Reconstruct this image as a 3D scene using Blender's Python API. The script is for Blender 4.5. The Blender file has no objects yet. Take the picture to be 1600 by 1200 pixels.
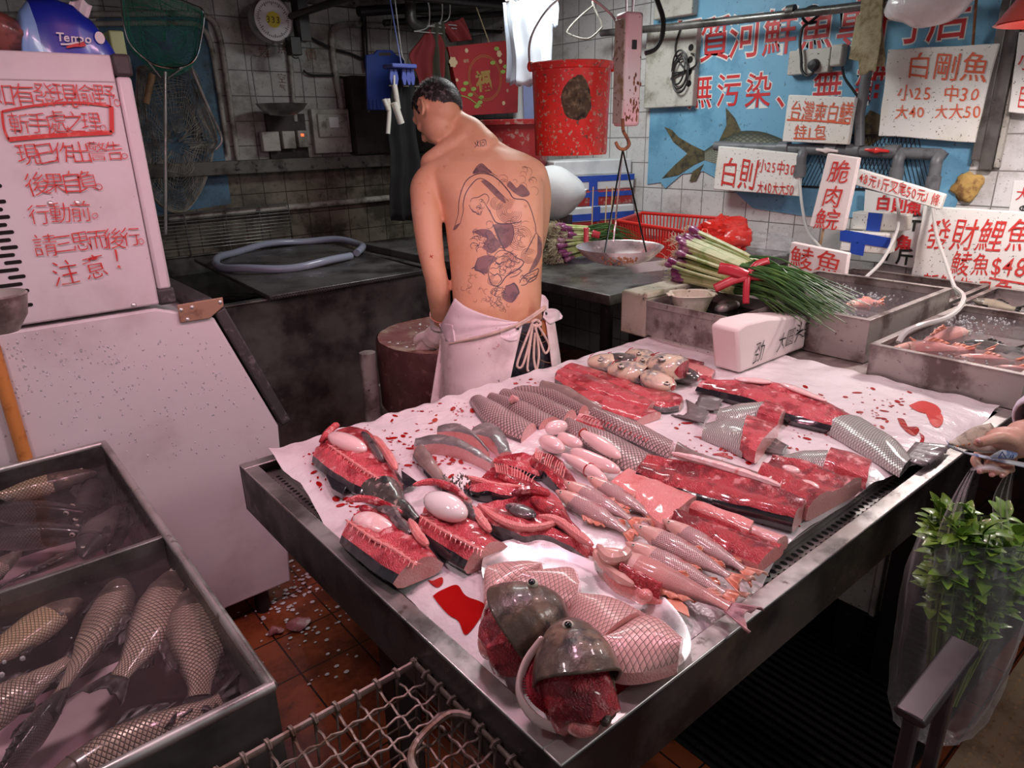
import bpy, bmesh, math, random
from math import sin, cos, pi, radians, sqrt, atan2
from mathutils import Vector, Matrix, noise
from mathutils.bvhtree import BVHTree
V = Vector
rnd = random.Random(7)
sc = bpy.context.scene
COL = sc.collection

# ------------------------------------------------------------------ camera
YAW, PITCH, ROLL, FPX, CAMH = radians(39.5), radians(19.96), radians(1.25), 1084.0, 1.55
_F = V((sin(YAW)*cos(PITCH), cos(YAW)*cos(PITCH), -sin(PITCH)))
_r = V((cos(YAW), -sin(YAW), 0)); _d = _F.cross(_r)
CR = cos(ROLL)*_r + sin(ROLL)*_d
CD = -sin(ROLL)*_r + cos(ROLL)*_d
CAM = V((0, 0, CAMH))
cam = bpy.data.objects.new('camera', bpy.data.cameras.new('camera'))
COL.objects.link(cam)
cam.matrix_world = Matrix(((CR.x, -CD.x, -_F.x, 0), (CR.y, -CD.y, -_F.y, 0), (CR.z, -CD.z, -_F.z, CAMH), (0, 0, 0, 1)))
cam.data.sensor_width = 36
cam.data.lens = FPX*36/1600
cam.data.clip_start = .02
sc.camera = cam
sc.view_settings.view_transform = 'Standard'
sc.view_settings.look = 'None'
sc.view_settings.gamma = 1
sc.view_settings.use_curve_mapping = False
sc.view_settings.exposure = 0.1

def P(ax, val, u, v):
    """the point of the plane x/y/z = val that a line of sight measured on the photograph meets"""
    k = 'xyz'.index(ax)
    q = CR*((u-800)/FPX) + CD*((v-600)/FPX) + _F
    return CAM + q*((val-CAM[k])/q[k])
def D(u, v, t):
    return CAM + (CR*((u-800)/FPX) + CD*((v-600)/FPX) + _F)*t

# ------------------------------------------------------------------ world and lights
wd = bpy.data.worlds.new('world'); sc.world = wd; wd.use_nodes = True
wd.node_tree.nodes['Background'].inputs[0].default_value = (.80, .78, .84, 1)
wd.node_tree.nodes['Background'].inputs[1].default_value = .17

def area(name, loc, to, size, power, col, spread=180):
    l = bpy.data.lights.new(name, 'AREA'); l.shape = 'DISK'; l.size = size; l.energy = power; l.color = col
    l.spread = radians(spread)
    o = bpy.data.objects.new(name, l); COL.objects.link(o); o.location = loc
    o.rotation_euler = (V(to)-V(loc)).to_track_quat('-Z', 'Y').to_euler()
    return o
PINK = (1, .60, .70)
# bulbs of the pendant lamps over the stall, the last one added to brighten the carp tank (their shades are built further down)
LAMPS = [((.72, .95, 2.10), (1, .58, .74), 4.2), ((1.30, 1.12, 2.10), (1, .72, .79), 4.5), ((1.75, .70, 2.10), (1, .76, .81), 3.4), (tuple(D(1650, 34, 2.2)), (1, .90, .88), 13), ((-.12, 1.25, 2.12), (1, .80, .84), 5.6)]
for i, (p, c, w) in enumerate(LAMPS):
    area('lamp_light', (p[0], p[1], p[2]-.03), (p[0], p[1], 0), .16, w, c, 170)
# pink spot lamp aimed over the ice machine and the man's back, cool tubes of the aisle and of the back of the stall
area('spot_light', (.20, .95, 2.15), (1.15, 2.05, 1.15), .14, 2.2, (1, .34, .46), 100)
area('tube_light', (2.55, 2.7, 2.45), (2.7, 2.6, 0), .7, 22, (.95, 1, .98), 180)
area('aisle_tube_light', (1.7, -1.1, 2.4), (1.2, .6, .6), .6, 13, (1, .95, .92), 180)

# ------------------------------------------------------------------ node helpers
class NT:
    def __init__(s, m):
        s.t = m.node_tree; s.n = s.t.nodes; s.l = s.t.links
    def set(s, sock, v):
        if hasattr(v, 'is_linked'): s.l.new(v, sock)
        elif isinstance(v, (tuple, list)) and len(v) == 3 and sock.type == 'RGBA': sock.default_value = (*v, 1)
        else: sock.default_value = v
    def __call__(s, typ, props=None, **ins):
        nd = s.n.new('ShaderNode'+typ)
        for k, v in (props or {}).items(): setattr(nd, k, v)
        for k, v in ins.items():
            k = k.replace('_', ' ')
            s.set(nd.inputs[int(k[1:])] if k[0] == 'i' and k[1:].isdigit() else nd.inputs[k], v)
        return nd
    def math(s, op, a, b=None, c=None, clamp=False):
        nd = s.n.new('ShaderNodeMath'); nd.operation = op; nd.use_clamp = clamp
        for i, v in enumerate((a, b, c)):
            if v is not None: s.set(nd.inputs[i], v)
        return nd.outputs[0]
    def mix(s, f, a, b, blend='MIX'):
        nd = s.n.new('ShaderNodeMix'); nd.data_type = 'RGBA'; nd.blend_type = blend
        s.set(nd.inputs[0], f); s.set(nd.inputs[6], a); s.set(nd.inputs[7], b)
        return nd.outputs[2]
    def ss(s, x, a, b):
        nd = s.n.new('ShaderNodeMapRange'); nd.interpolation_type = 'SMOOTHSTEP'
        s.set(nd.inputs[0], x); nd.inputs[1].default_value = a; nd.inputs[2].default_value = b
        return nd.outputs[0]
    def noise(s, vec, scale, detail=4, rough=.6, out=0):
        nd = s('TexNoise', Scale=scale, Detail=detail, Roughness=rough); s.l.new(vec, nd.inputs['Vector'])
        return nd.outputs[out]
MATS = {}
def newmat(name):
    m = bpy.data.materials.new(name); m.use_nodes = True; MATS[name] = m
    n = NT(m); b = m.node_tree.nodes['Principled BSDF']
    return m, n, b
def mat(name, col, rough=.5, metal=0, layers=(), bump=None, coat=0, coord='Object', rvar=None, spec=None, alpha=None, emit=None, trans=None, ior=None):
    """layers: (colour, noise scale, from, to[, detail]); bump: (scale, strength[, distance])"""
    m, n, b = newmat(name)
    b.inputs['Base Color'].default_value = (*col, 1); b.inputs['Roughness'].default_value = rough; b.inputs['Metallic'].default_value = metal
    co = n('TexCoord').outputs[coord]
    c = col
    for i, L in enumerate(layers):
        off = n('Mapping', Vector=co, Location=(i*3.7, i*1.3, i*7.1)).outputs[0]
        f = n.ss(n.noise(off, L[1], L[4] if len(L) > 4 else 5), L[2], L[3])
        c = n.mix(f, c, L[0])
    if layers: n.set(b.inputs['Base Color'], c)
    if rvar: n.set(b.inputs['Roughness'], n.math('ADD', n.math('MULTIPLY', n.ss(n.noise(co, rvar[0]), .35, .65), rvar[2]-rvar[1]), rvar[1]))
    if bump:
        bn = n('Bump', Strength=bump[1], Distance=bump[2] if len(bump) > 2 else .004, Height=n.noise(co, bump[0], 4))
        n.set(b.inputs['Normal'], bn.outputs[0])
    if coat: b.inputs['Coat Weight'].default_value = coat; b.inputs['Coat Roughness'].default_value = .08
    if spec is not None: b.inputs['Specular IOR Level'].default_value = spec
    if alpha is not None: b.inputs['Alpha'].default_value = alpha
    if trans is not None: b.inputs['Transmission Weight'].default_value = trans
    if ior: b.inputs['IOR'].default_value = ior
    if emit: b.inputs['Emission Color'].default_value = (*emit[0], 1); b.inputs['Emission Strength'].default_value = emit[1]
    return m

def tile_mat(name, axes, size, col, grout, dirt, d0, d1, msize=.012, rough=.35, speck=None, dirt2=None, off=(0, 0)):
    m, n, b = newmat(name)
    co = n('TexCoord').outputs['Object']
    sp = n('SeparateXYZ', Vector=co)
    v = n('CombineXYZ', X=sp.outputs[axes[0]], Y=sp.outputs[axes[1]]).outputs[0]
    v2 = n('Mapping', Vector=v, Location=(*off, 0)).outputs[0]
    br = n('TexBrick', {'offset': 0.0}, Vector=v2, Scale=1.0, Color1=(*col, 1), Color2=tuple(x*.86 for x in col)+(1,), Mortar=(*grout, 1), **{'Mortar_Size': msize*size[0], 'Mortar_Smooth': .3, 'Brick_Width': size[0], 'Row_Height': size[1], 'Bias': -.2})
    c = br.outputs[0]
    f = n.ss(n.noise(v, 3.1, 8, .7), d0, d1)
    c = n.mix(n.math('MULTIPLY', f, .8), c, dirt)
    c = n.mix(n.math('MULTIPLY', n.ss(n.noise(v, 23, 6, .7), .55, .72), .75), c, dirt)
    if dirt2:
        c = n.mix(n.math('MULTIPLY', n.ss(n.noise(v, 1.3, 6, .65), .5, .7), .8), c, dirt2)
    if speck:
        c = n.mix(n.ss(n.noise(v, speck[0], 2, .5), speck[1], speck[1]+.05), c, speck[2])
    n.set(b.inputs['Base Color'], c); b.inputs['Roughness'].default_value = rough
    h = n.math('ADD', n.math('MULTIPLY', br.outputs[1], -1.0), n.math('MULTIPLY', n.noise(v, 40, 3), .25))
    n.set(b.inputs['Normal'], n('Bump', Strength=.6, Distance=.003, Height=h).outputs[0])
    return m

def scale_mat(name, centre, edge, back, belly, nu, nv, rough=.3, metal=.0, bs=.6, blood=None, thick=.2, lowb=.62, back_at=.22):
    """overlapping fish scales; UV u runs head to tail, v from the back (0) round to the belly (1)"""
    m, n, b = newmat(name)
    uv = n('UVMap').outputs[0]
    sp = n('SeparateXYZ', Vector=uv)
    ob = n('TexCoord').outputs['Object']
    wob = n.math('MULTIPLY', n.math('SUBTRACT', n.noise(ob, 30, 2), .5), .35)
    u = n.math('MULTIPLY', sp.outputs[0], nu); v = n.math('MULTIPLY', sp.outputs[1], nv)
    u = n.math('ADD', u, wob)
    # two interleaved rows of rounded scales
    def row(du, dv):
        x = n.math('SUBTRACT', n.math('FRACT', n.math('ADD', u, du)), .5)
        y = n.math('SUBTRACT', n.math('FRACT', n.math('ADD', v, dv)), .5)
        return x, y
    x0, y0 = row(0, 0); x1, y1 = row(.5, .5)
    a0 = n.math('ADD', n.math('ABSOLUTE', x0), n.math('ABSOLUTE', y0))
    # diamond cells: |x|+|y|<.5 belongs to cell 0, otherwise to cell 1
    e = n.math('ABSOLUTE', n.math('SUBTRACT', a0, .5))
    line = n.ss(e, .02, thick)
    inside0 = n.math('LESS_THAN', a0, .5)
    gx = n.math('ADD', n.math('MULTIPLY', inside0, x0), n.math('MULTIPLY', n.math('SUBTRACT', 1.0, inside0), x1))
    grad = n.ss(gx, -.5, .45)
    col = n.mix(n.ss(sp.outputs[1], lowb, 1.0), centre, belly)
    col = n.mix(n.ss(sp.outputs[1], back_at+.12, back_at-.2), col, back)
    col = n.mix(n.math('MULTIPLY', n.math('SUBTRACT', 1.0, grad), .45), col, edge)  # highlight gradient of the overlapping scales, painted into the colour
    lw = n.math('MULTIPLY', n.math('SUBTRACT', 1.0, line), .85)
    col = n.mix(lw, col, edge)
    col = n.mix(n.math('MULTIPLY', n.ss(n.noise(ob, 9, 4), .45, .7), .35), col, back)
    if blood: col = n.mix(n.math('MULTIPLY', n.ss(n.noise(ob, 14, 5), .58, .68), .8), col, blood)
    n.set(b.inputs['Base Color'], col); b.inputs['Roughness'].default_value = rough; b.inputs['Metallic'].default_value = metal
    h = n.math('ADD', n.math('MULTIPLY', line, .5), n.math('MULTIPLY', grad, .5))
    n.set(b.inputs['Normal'], n('Bump', Strength=bs, Distance=.003, Height=h).outputs[0])
    b.inputs['Coat Weight'].default_value = .5; b.inputs['Coat Roughness'].default_value = .12
    return m

# ------------------------------------------------------------------ mesh helpers
class MB:
    def __init__(s): s.v = []; s.f = []; s.m = []; s.uv = {}
    def add(s, vs, fs, mi=0, uvs=None):
        o = len(s.v); s.v += [V(p) for p in vs]
        for k, f in enumerate(fs):
            if uvs is not None: s.uv[len(s.f)] = [uvs[i] for i in f]
            s.f.append(tuple(o+i for i in f)); s.m.append(mi(k) if callable(mi) else mi)
        return s
    def box(s, lo, hi, mi=0, M=None):
        x0, y0, z0 = lo; x1, y1, z1 = hi
        vs = [V(p) for p in ((x0,y0,z0),(x1,y0,z0),(x1,y1,z0),(x0,y1,z0),(x0,y0,z1),(x1,y0,z1),(x1,y1,z1),(x0,y1,z1))]
        if M: vs = [M @ p for p in vs]
        return s.add(vs, [(0,3,2,1),(4,5,6,7),(0,1,5,4),(1,2,6,5),(2,3,7,6),(3,0,4,7)], mi)
    def prism(s, poly, vec, mi=0):
        """closed polygon (list of 3D points) pushed along vec"""
        n = len(poly); vs = [V(p) for p in poly]+[V(p)+V(vec) for p in poly]
        return s.add(vs, [tuple(range(n-1, -1, -1)), tuple(range(n, 2*n))]+[(i, (i+1) % n, n+(i+1) % n, n+i) for i in range(n)], mi)
    def loft(s, rings, mi=0, cap=(True, True), capm=None, uv=None, closed=True):
        n = len(rings[0]); o = len(s.v)
        for r in rings: s.v += [V(p) for p in r]
        R = len(rings); w = n if closed else n-1
        for i in range(R-1):
            for j in range(w):
                j2 = (j+1) % n
                s.f.append((o+i*n+j, o+i*n+j2, o+(i+1)*n+j2, o+(i+1)*n+j)); s.m.append(mi(i, j) if callable(mi) else mi)
                if uv: s.uv[len(s.f)-1] = [uv(i, j), uv(i, j+1), uv(i+1, j+1), uv(i+1, j)]
        for k, e in ((0, cap[0]), (R-1, cap[1])):
            if e:
                idx = [o+k*n+j for j in range(n)]
                s.f.append(tuple(idx[::-1] if k == 0 else idx)); s.m.append(capm if capm is not None else (mi(min(k, R-2), 0) if callable(mi) else mi))
        return s
    def tube(s, pts, r, n=8, mi=0, cap=True, closed=False):
        pts = [V(p) for p in pts]; N = len(pts); rings = []; up = None
        for i, p in enumerate(pts):
            a = pts[(i-1) % N] if (i or closed) else p; b = pts[(i+1) % N] if (i < N-1 or closed) else p
            t = (b-a).normalized() if (b-a).length > 1e-9 else V((0, 0, 1))
            if up is None:
                up = t.orthogonal().normalized()
            up = (up-t*up.dot(t)); up = up.normalized() if up.length > 1e-6 else t.orthogonal().normalized()
            w = t.cross(up); rr = r[i] if isinstance(r, (list, tuple)) else r
            rings.append([p+(up*cos(2*pi*k/n)+w*sin(2*pi*k/n))*rr for k in range(n)])
        if closed: rings.append(rings[0])
        return s.loft(rings, mi, (cap and not closed, cap and not closed))
    def lathe(s, prof, n=32, c=(0, 0, 0), mi=0, M=None, cap=(False, False), sx=1, sy=1):
        rings = [[(M or Matrix()) @ V((c[0]+r*cos(2*pi*k/n)*sx, c[1]+r*sin(2*pi*k/n)*sy, c[2]+z)) for k in range(n)] for r, z in prof]
        return s.loft(rings, mi, cap)
    def grid(s, fn, nu, nv, mi=0, uv=False):
        vs = [fn(i/nu, j/nv) for i in range(nu+1) for j in range(nv+1)]
        fs = [(i*(nv+1)+j, (i+1)*(nv+1)+j, (i+1)*(nv+1)+j+1, i*(nv+1)+j+1) for i in range(nu) for j in range(nv)]
        return s.add(vs, fs, mi, [(i/nu, j/nv) for i in range(nu+1) for j in range(nv+1)] if uv else None)
    def ball(s, c, r, nu=16, nv=10, mi=0, M=None):
        r = (r, r, r) if isinstance(r, (int, float)) else r
        rings = []
        for i in range(nv+1):
            t = -pi/2+pi*min(max(i/nv, .004), .996)
            rings.append([V(c)+(M or Matrix()) @ V((r[0]*cos(t)*cos(2*pi*k/nu), r[1]*cos(t)*sin(2*pi*k/nu), r[2]*sin(t))) for k in range(nu)])
        return s.loft(rings, mi)
    def xform(s, M, a=0):
        for i in range(a, len(s.v)): s.v[i] = M @ s.v[i]
        return s
    def obj(s, name, mats, parent=None, at=None, world=True, smooth=True, bevel=0, angle=40, subsurf=0, recalc=False, **tags):
        me = bpy.data.meshes.new(name)
        inv = None
        if parent is not None:
            Mw = wm(parent)
            if world: inv = Mw.inverted()
        vs = s.v
        if inv: vs = [inv @ p for p in vs]
        elif at is not None and parent is None: vs = [p-V(at) for p in vs] if world else vs
        me.from_pydata([tuple(p) for p in vs], [], s.f)
        if not isinstance(mats, (list, tuple)): mats = [mats]
        for m in mats: me.materials.append(MATS[m] if isinstance(m, str) else m)
        me.polygons.foreach_set('material_index', s.m)
        if s.uv:
            ul = me.uv_layers.new(name='UVMap')
            for fi, p in enumerate(me.polygons):
                if fi in s.uv:
                    for li, c in zip(p.loop_indices, s.uv[fi]): ul.data[li].uv = c
        if recalc:
            bm = bmesh.new(); bm.from_mesh(me); bmesh.ops.recalc_face_normals(bm, faces=bm.faces[:]); bm.to_mesh(me); bm.free()
        if smooth:
            me.polygons.foreach_set('use_smooth', [True]*len(me.polygons))
            me.set_sharp_from_angle(angle=radians(angle))
        o = bpy.data.objects.new(name, me); COL.objects.link(o)
        if parent is not None: o.parent = parent
        elif at is not None: o.location = at
        if bevel:
            b = o.modifiers.new('Bevel', 'BEVEL'); b.width = bevel; b.segments = 2; b.limit_method = 'ANGLE'; b.angle_limit = radians(50)
        if subsurf:
            b = o.modifiers.new('Subd', 'SUBSURF'); b.levels = b.render_levels = subsurf
        for k, v in tags.items(): o[k] = v
        return o
def wm(o):
    M = o.matrix_basis.copy()
    return wm(o.parent) @ M if o.parent else M
def thing(name, label, category, loc, rot=0, group=None, M=None):
    o = bpy.data.objects.new(name, None); COL.objects.link(o)
    o.empty_display_size = .05
    if M is not None: o.matrix_basis = M
    else: o.location = loc; o.rotation_euler = (0, 0, rot)
    o['label'] = label; o['category'] = category
    if group: o['group'] = group
    return o
def dup(root, M, label=None, group=None):
    r = root.copy(); COL.objects.link(r); r.matrix_basis = M
    if label: r['label'] = label
    if group: r['group'] = group
    for ch in list(root.children):
        c = ch.copy(); COL.objects.link(c); c.parent = r
        for g in list(ch.children):
            d = g.copy(); COL.objects.link(d); d.parent = c
    return r
def at(x, y, z, rz=0, rx=0, s=1, ry=0):
    return Matrix.Translation((x, y, z)) @ Matrix.Rotation(rz, 4, 'Z') @ Matrix.Rotation(ry, 4, 'Y') @ Matrix.Rotation(rx, 4, 'X') @ Matrix.Scale(s, 4)
def nz(p, s=1.0, seed=0):
    return noise.noise(V(p)*s+V((seed*3.1, seed*7.7, seed*1.9)))
def lerp(a, b, t): return a+(b-a)*t
def interp(tab, x):
    """smooth interpolation in a table of (x, value)"""
    if x <= tab[0][0]: return tab[0][1]
    for (a, va), (b, vb) in zip(tab, tab[1:]):
        if x <= b:
            t = (x-a)/(b-a)
            return va+(vb-va)*(t*t*(3-2*t)*.5+t*.5)
    return tab[-1][1]
def spline(pts, n=8):
    """Catmull-Rom through the points"""
    pts = [V(p) for p in pts]; out = []
    for i in range(len(pts)-1):
        p0 = pts[max(i-1, 0)]; p1 = pts[i]; p2 = pts[i+1]; p3 = pts[min(i+2, len(pts)-1)]
        for k in range(n):
            t = k/n
            out.append(.5*((2*p1)+(p2-p0)*t+(2*p0-5*p1+4*p2-p3)*t*t+(3*p1-p0-3*p2+p3)*t**3))
    out.append(pts[-1]); return out

# ------------------------------------------------------------------ writing
_glyph = {}
def glyph(ch, off=0.0):
    k = (ch, off)
    if k not in _glyph:
        cu = bpy.data.curves.new('t', 'FONT'); cu.body = ch; cu.size = 1; cu.offset = off; cu.resolution_u = 3
        ob = bpy.data.objects.new('t', cu); COL.objects.link(ob)
        dg = bpy.context.evaluated_depsgraph_get(); dg.update()
        me = bpy.data.meshes.new_from_object(ob.evaluated_get(dg))
        vs = [(v.co.x, v.co.y) for v in me.vertices]; fs = [tuple(p.vertices) for p in me.polygons]
        bpy.data.objects.remove(ob); bpy.data.meshes.remove(me); bpy.data.curves.remove(cu)
        _glyph[k] = (vs, fs)
    return _glyph[k]
def write(mb, text, o, R, U, h, adv=1.0, off=0.0, jit=0.0, lift=.0012, mi=0, sx=1.0, slant=0.0, seed=1, warp=0.0):
    """lay the characters on a surface: o = lower-left start, R right, U up, h character height"""
    R = V(R).normalized(); U = V(U).normalized(); N = R.cross(U); rg = random.Random(seed); x = 0.0
    for ch in text:
        wide = ord(ch) > 0x2000
        if ch != ' ':
            vs, fs = glyph(ch, off)
            ang = rg.uniform(-1, 1)*jit; s = 1+rg.uniform(-1, 1)*jit*.8; dy = rg.uniform(-1, 1)*jit*.35
            out = []
            for a, b in vs:
                a0, b0 = (a-.5)*s*sx, (b-.38)*s
                if warp:
                    a0 += warp*noise.noise(V((a*2.3+x*3, b*2.3, seed))); b0 += warp*noise.noise(V((a*2.3, b*2.3+9+x*3, seed)))
                a1 = a0*cos(ang)-b0*sin(ang)+slant*b0; b1 = a0*sin(ang)+b0*cos(ang)
                out.append(V(o)+R*((x+(.5 if wide else .5)*sx+a1)*h)+U*((b1+.38+dy)*h)+N*lift)
            mb.add(out, fs, mi)
        x += (1.0 if wide else .6)*adv*sx
    return x*h
def stroke(mb, pts, w, N, mi=0):
    """flat pen stroke through 3D points lying on a surface with normal N (a vector, or one per point)"""
    n = len(pts); L = []; Rr = []
    for i in range(n):
        t = (pts[min(i+1, n-1)]-pts[max(i-1, 0)])
        nn = N[i] if isinstance(N, list) else N
        s = t.cross(nn); s = s.normalized() if s.length > 1e-9 else V((1, 0, 0))
        ww = w[i] if isinstance(w, list) else w
        L.append(pts[i]+s*ww/2); Rr.append(pts[i]-s*ww/2)
    mb.add(L+Rr, [(i, i+1, n+i+1, n+i) for i in range(n-1)], mi)
# ------------------------------------------------------------------ materials
tile_mat('wall_tile', (0, 2), (.15, .15), (.50, .49, .46), (.10, .09, .08), (.13, .115, .09), .46, .70, .022, .3, (140, .66, (.03, .03, .025)), (.05, .045, .035))
tile_mat('wall_tile_b', (1, 2), (.15, .15), (.66, .65, .64), (.20, .19, .18), (.30, .28, .25), .50, .74, .022, .3, (130, .67, (.04, .035, .03)), None)
tile_mat('wall_low', (0, 2), (.15, .15), (.25, .22, .17), (.045, .04, .03), (.035, .028, .02), .42, .60, .02, .35, None, (.02, .018, .014))
tile_mat('floor_tile', (0, 1), (.2, .2), (.30, .075, .03), (.025, .015, .012), (.06, .02, .012), .42, .62, .016, .16, None, (.05, .02, .012), (.03, .06))
mat('concrete', (.16, .15, .13), .8, 0, [((.06, .055, .045), 6, .45, .65), ((.02, .02, .018), 30, .55, .7)], (30, .5))
mat('ceiling_dark', (.025, .023, .022), .9, 0, [((.05, .045, .04), 3, .5, .7)])
mat('steel', (.55, .53, .51), .36, .85, [((.32, .29, .27), 5, .45, .7), ((.18, .15, .13), 22, .62, .74)], (60, .1), rvar=(9, .25, .5))
mat('steel_dark', (.19, .182, .172), .38, .6, [((.06, .055, .05), 4, .42, .65), ((.22, .21, .2), 30, .66, .74), ((.2, .15, .08), 5, .66, .78)], (40, .12), rvar=(6, .25, .55))
mat('steel_worn', (.42, .37, .345), .45, .45, [((.15, .11, .10), 7, .45, .65), ((.42, .37, .35), 26, .55, .72), ((.10, .06, .05), 55, .62, .72)], (50, .2))
mat('steel_bright', (.82, .81, .80), .24, .72, [((.5, .48, .47), 8, .5, .7)], rvar=(12, .22, .42))
mat('apron_metal', (.10, .088, .082), .3, .55, [((.16, .14, .13), 25, .66, .74), ((.03, .026, .025), 4, .45, .6)], rvar=(8, .2, .5))
mat('black_metal', (.03, .027, .027), .4, .5, [((.07, .06, .06), 30, .6, .7)])
mat('black_plastic', (.018, .018, .02), .38)
mat('rubber_trim', (.05, .045, .045), .55, 0, [((.16, .14, .14), 30, .55, .72)], (60, .4))
mat('freezer_paint', (.70, .64, .66), .34, 0, [((.55, .47, .48), 3, .5, .75), ((.33, .25, .24), 9, .68, .80, 8), ((.24, .17, .16), 60, .70, .76)], (70, .06))
mat('water_drop', (.9, .88, .9), .05, 0, trans=.6, ior=1.33)
mat('copper_plate', (.42, .25, .17), .5, .35, [((.25, .13, .09), 20, .5, .7)])
mat('black_slot', (.006, .005, .005), .9)
mat('red_marker', (.62, .035, .03), .5, 0, [((.75, .16, .13), 60, .5, .7)])
mat('red_paint', (.62, .03, .035), .45, 0, [((.35, .02, .02), 20, .55, .72)])
mat('orange_marker', (.72, .13, .06), .5)
mat('black_marker', (.02, .02, .02), .5)
mat('white_paint', (.75, .74, .72), .5, 0, [((.35, .33, .3), 60, .66, .72)])
mat('blue_banner', (.17, .40, .58), .55, 0, [((.10, .27, .42), 4, .45, .7), ((.05, .07, .08), 120, .66, .70), ((.07, .16, .22), 40, .62, .7)])
mat('blue_board', (.10, .22, .33), .6, 0, [((.06, .10, .13), 5, .45, .65), ((.03, .03, .03), 90, .62, .68)])
mat('foam', (.80, .78, .74), .75, 0, [((.70, .66, .56), 3, .5, .72), ((.07, .06, .05), 95, .665, .70, 2), ((.22, .19, .16), 45, .68, .72, 3)], (160, .25))
mat('foam_dirty', (.66, .62, .50), .75, 0, [((.36, .29, .17), 6, .45, .70, 7), ((.12, .10, .07), 40, .60, .72)], (120, .3))
mat('foam_pink', (.84, .72, .70), .7, 0, [((.75, .58, .55), 3, .5, .75), ((.35, .10, .08), 14, .72, .78)], (160, .15))
mat('grey_pvc', (.145, .15, .16), .45, 0, [((.08, .08, .085), 18, .5, .7)])
mat('dirty_white', (.52, .50, .45), .5, 0, [((.24, .22, .18), 7, .45, .68), ((.05, .05, .04), 80, .63, .68)])
mat('pipe_white', (.45, .43, .38), .5, 0, [((.18, .16, .13), 10, .45, .65), ((.05, .05, .04), 70, .6, .68)])
mat('cable_black', (.012, .012, .012), .45)
mat('brown_cabinet', (.055, .04, .035), .6, 0, [((.02, .015, .013), 5, .45, .6), ((.30, .29, .26), 7, .69, .705)])
mat('wood_light', (.42, .27, .14), .6, 0, [((.25, .15, .07), 14, .45, .65)])
mat('wood_orange', (.62, .24, .06), .45, 0, [((.40, .13, .03), 20, .5, .7)])
mat('wood_block', (.12, .05, .045), .55, 0, [((.07, .022, .02), 6, .4, .65), ((.22, .11, .095), 35, .58, .72)], (40, .6))
mat('block_top', (.24, .09, .08), .5, 0, [((.46, .34, .26), 8, .48, .68), ((.22, .06, .055), 16, .52, .7), ((.75, .62, .6), 60, .67, .72)], (60, .8))
mat('red_plastic', (.72, .03, .025), .34, 0, [((.55, .02, .02), 5, .5, .7)], coat=.3)
mat('red_bucket', (.80, .03, .022), .35, 0, [((.62, .03, .025), 5, .45, .65), ((.56, .40, .28), 62, .585, .62, 6), ((.16, .09, .06), 70, .605, .635, 6)], coat=.2)
mat('crust', (.11, .085, .05), .9, 0, [((.28, .23, .14), 40, .45, .65), ((.03, .025, .02), 20, .5, .7)], (90, 1.0, .01))
mat('red_tub', (.30, .02, .022), .4, 0, [((.34, .16, .14), 26, .54, .62, 6)])
mat('dark_red_cloth', (.16, .012, .015), .85)
mat('olive_cloth', (.045, .045, .03), .9)
mat('black_cloth', (.010, .010, .012), .9)
mat('white_cloth', (.72, .78, .86), .8, 0, [((.62, .68, .78), 8, .45, .65)])
mat('tan_cloth', (.36, .30, .18), .95, 0, [((.24, .19, .10), 40, .45, .65), ((.48, .42, .28), 6, .5, .7)], (120, .8))
mat('white_glove', (.72, .68, .62), .7, 0, [((.58, .50, .44), 14, .5, .7)], (60, .3))
mat('blue_plastic', (.02, .05, .28), .4, 0, [((.012, .03, .17), 5, .45, .65)])
mat('blue_clip', (.10, .13, .45), .4)
mat('blue_tape', (.02, .07, .42), .4, 0, [((.015, .05, .3), 9, .5, .7)], (40, .3))
mat('bag_red_paper', (.30, .015, .02), .5, 0, [((.22, .01, .015), 4, .45, .65)])
mat('gold_print', (.30, .18, .05), .45)
mat('green_print', (.22, .30, .06), .6)
mat('cream_print', (.50, .36, .22), .6)
mat('sack_white', (.62, .63, .64), .7, 0, [((.48, .50, .53), 5, .45, .7)], (70, .3))
mat('hose_grey', (.36, .39, .50), .25, 0, [((.28, .30, .40), 10, .5, .7)], coat=.4)
mat('tube_clear', (.72, .69, .66), .15, 0, trans=.35, ior=1.3)
mat('white_plastic', (.72, .68, .70), .4, 0, [((.5, .46, .46), 7, .55, .7)])
mat('film_white', (.80, .74, .75), .25, 0, [((.70, .60, .62), 3, .45, .7)], (16, .55, .012), coat=.3)
mat('lamp_shade_red', (.78, .12, .09), .35, 0, coat=.3)
mat('bulb_white', (1, 1, 1), .5, emit=((1, .95, .92), 14))
mat('bulb_pink', (1, .6, .6), .5, emit=((1, .25, .38), 14))
mat('green_net', (.06, .36, .25), .7)
mat('grey_net', (.42, .40, .34), .8, 0, [((.15, .14, .11), 9, .45, .65)])
mat('tissue_blue', (.012, .025, .34), .3, 0, [((.02, .05, .5), 5, .5, .7)], coat=.4)
mat('tissue_light', (.22, .42, .75), .3, coat=.4)
mat('paper_white', (.8, .78, .78), .8)
mat('pack_green', (.35, .55, .22), .4)
mat('clear_red', (.35, .12, .10), .3, 0, [((.10, .05, .05), 14, .45, .65)], coat=.4)
mat('blood', (.42, .008, .008), .08, 0, coat=1)
mat('blood_thin', (.72, .09, .08), .1, 0, coat=.8)
mat('yellow_dial', (.75, .62, .05), .5)
mat('display_red', (.3, .02, .01), .4, emit=((1, .15, .05), 1.5))
mat('chrome', (.8, .8, .8), .12, 1)
mat('rust', (.20, .08, .035), .85, 0, [((.34, .16, .07), 18, .45, .65), ((.07, .03, .02), 40, .55, .7)], (60, .8))
mat('yellow_foam', (.50, .32, .10), .9, 0, [((.22, .11, .04), 24, .45, .65)], (40, 1))
mat('moss_dirt', (.05, .055, .03), .9, 0, [((.02, .02, .012), 20, .45, .65), ((.3, .3, .25), 50, .6, .68)], (60, .8))
mat('debris', (.58, .54, .54), .3, 0, coat=.6)
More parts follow.
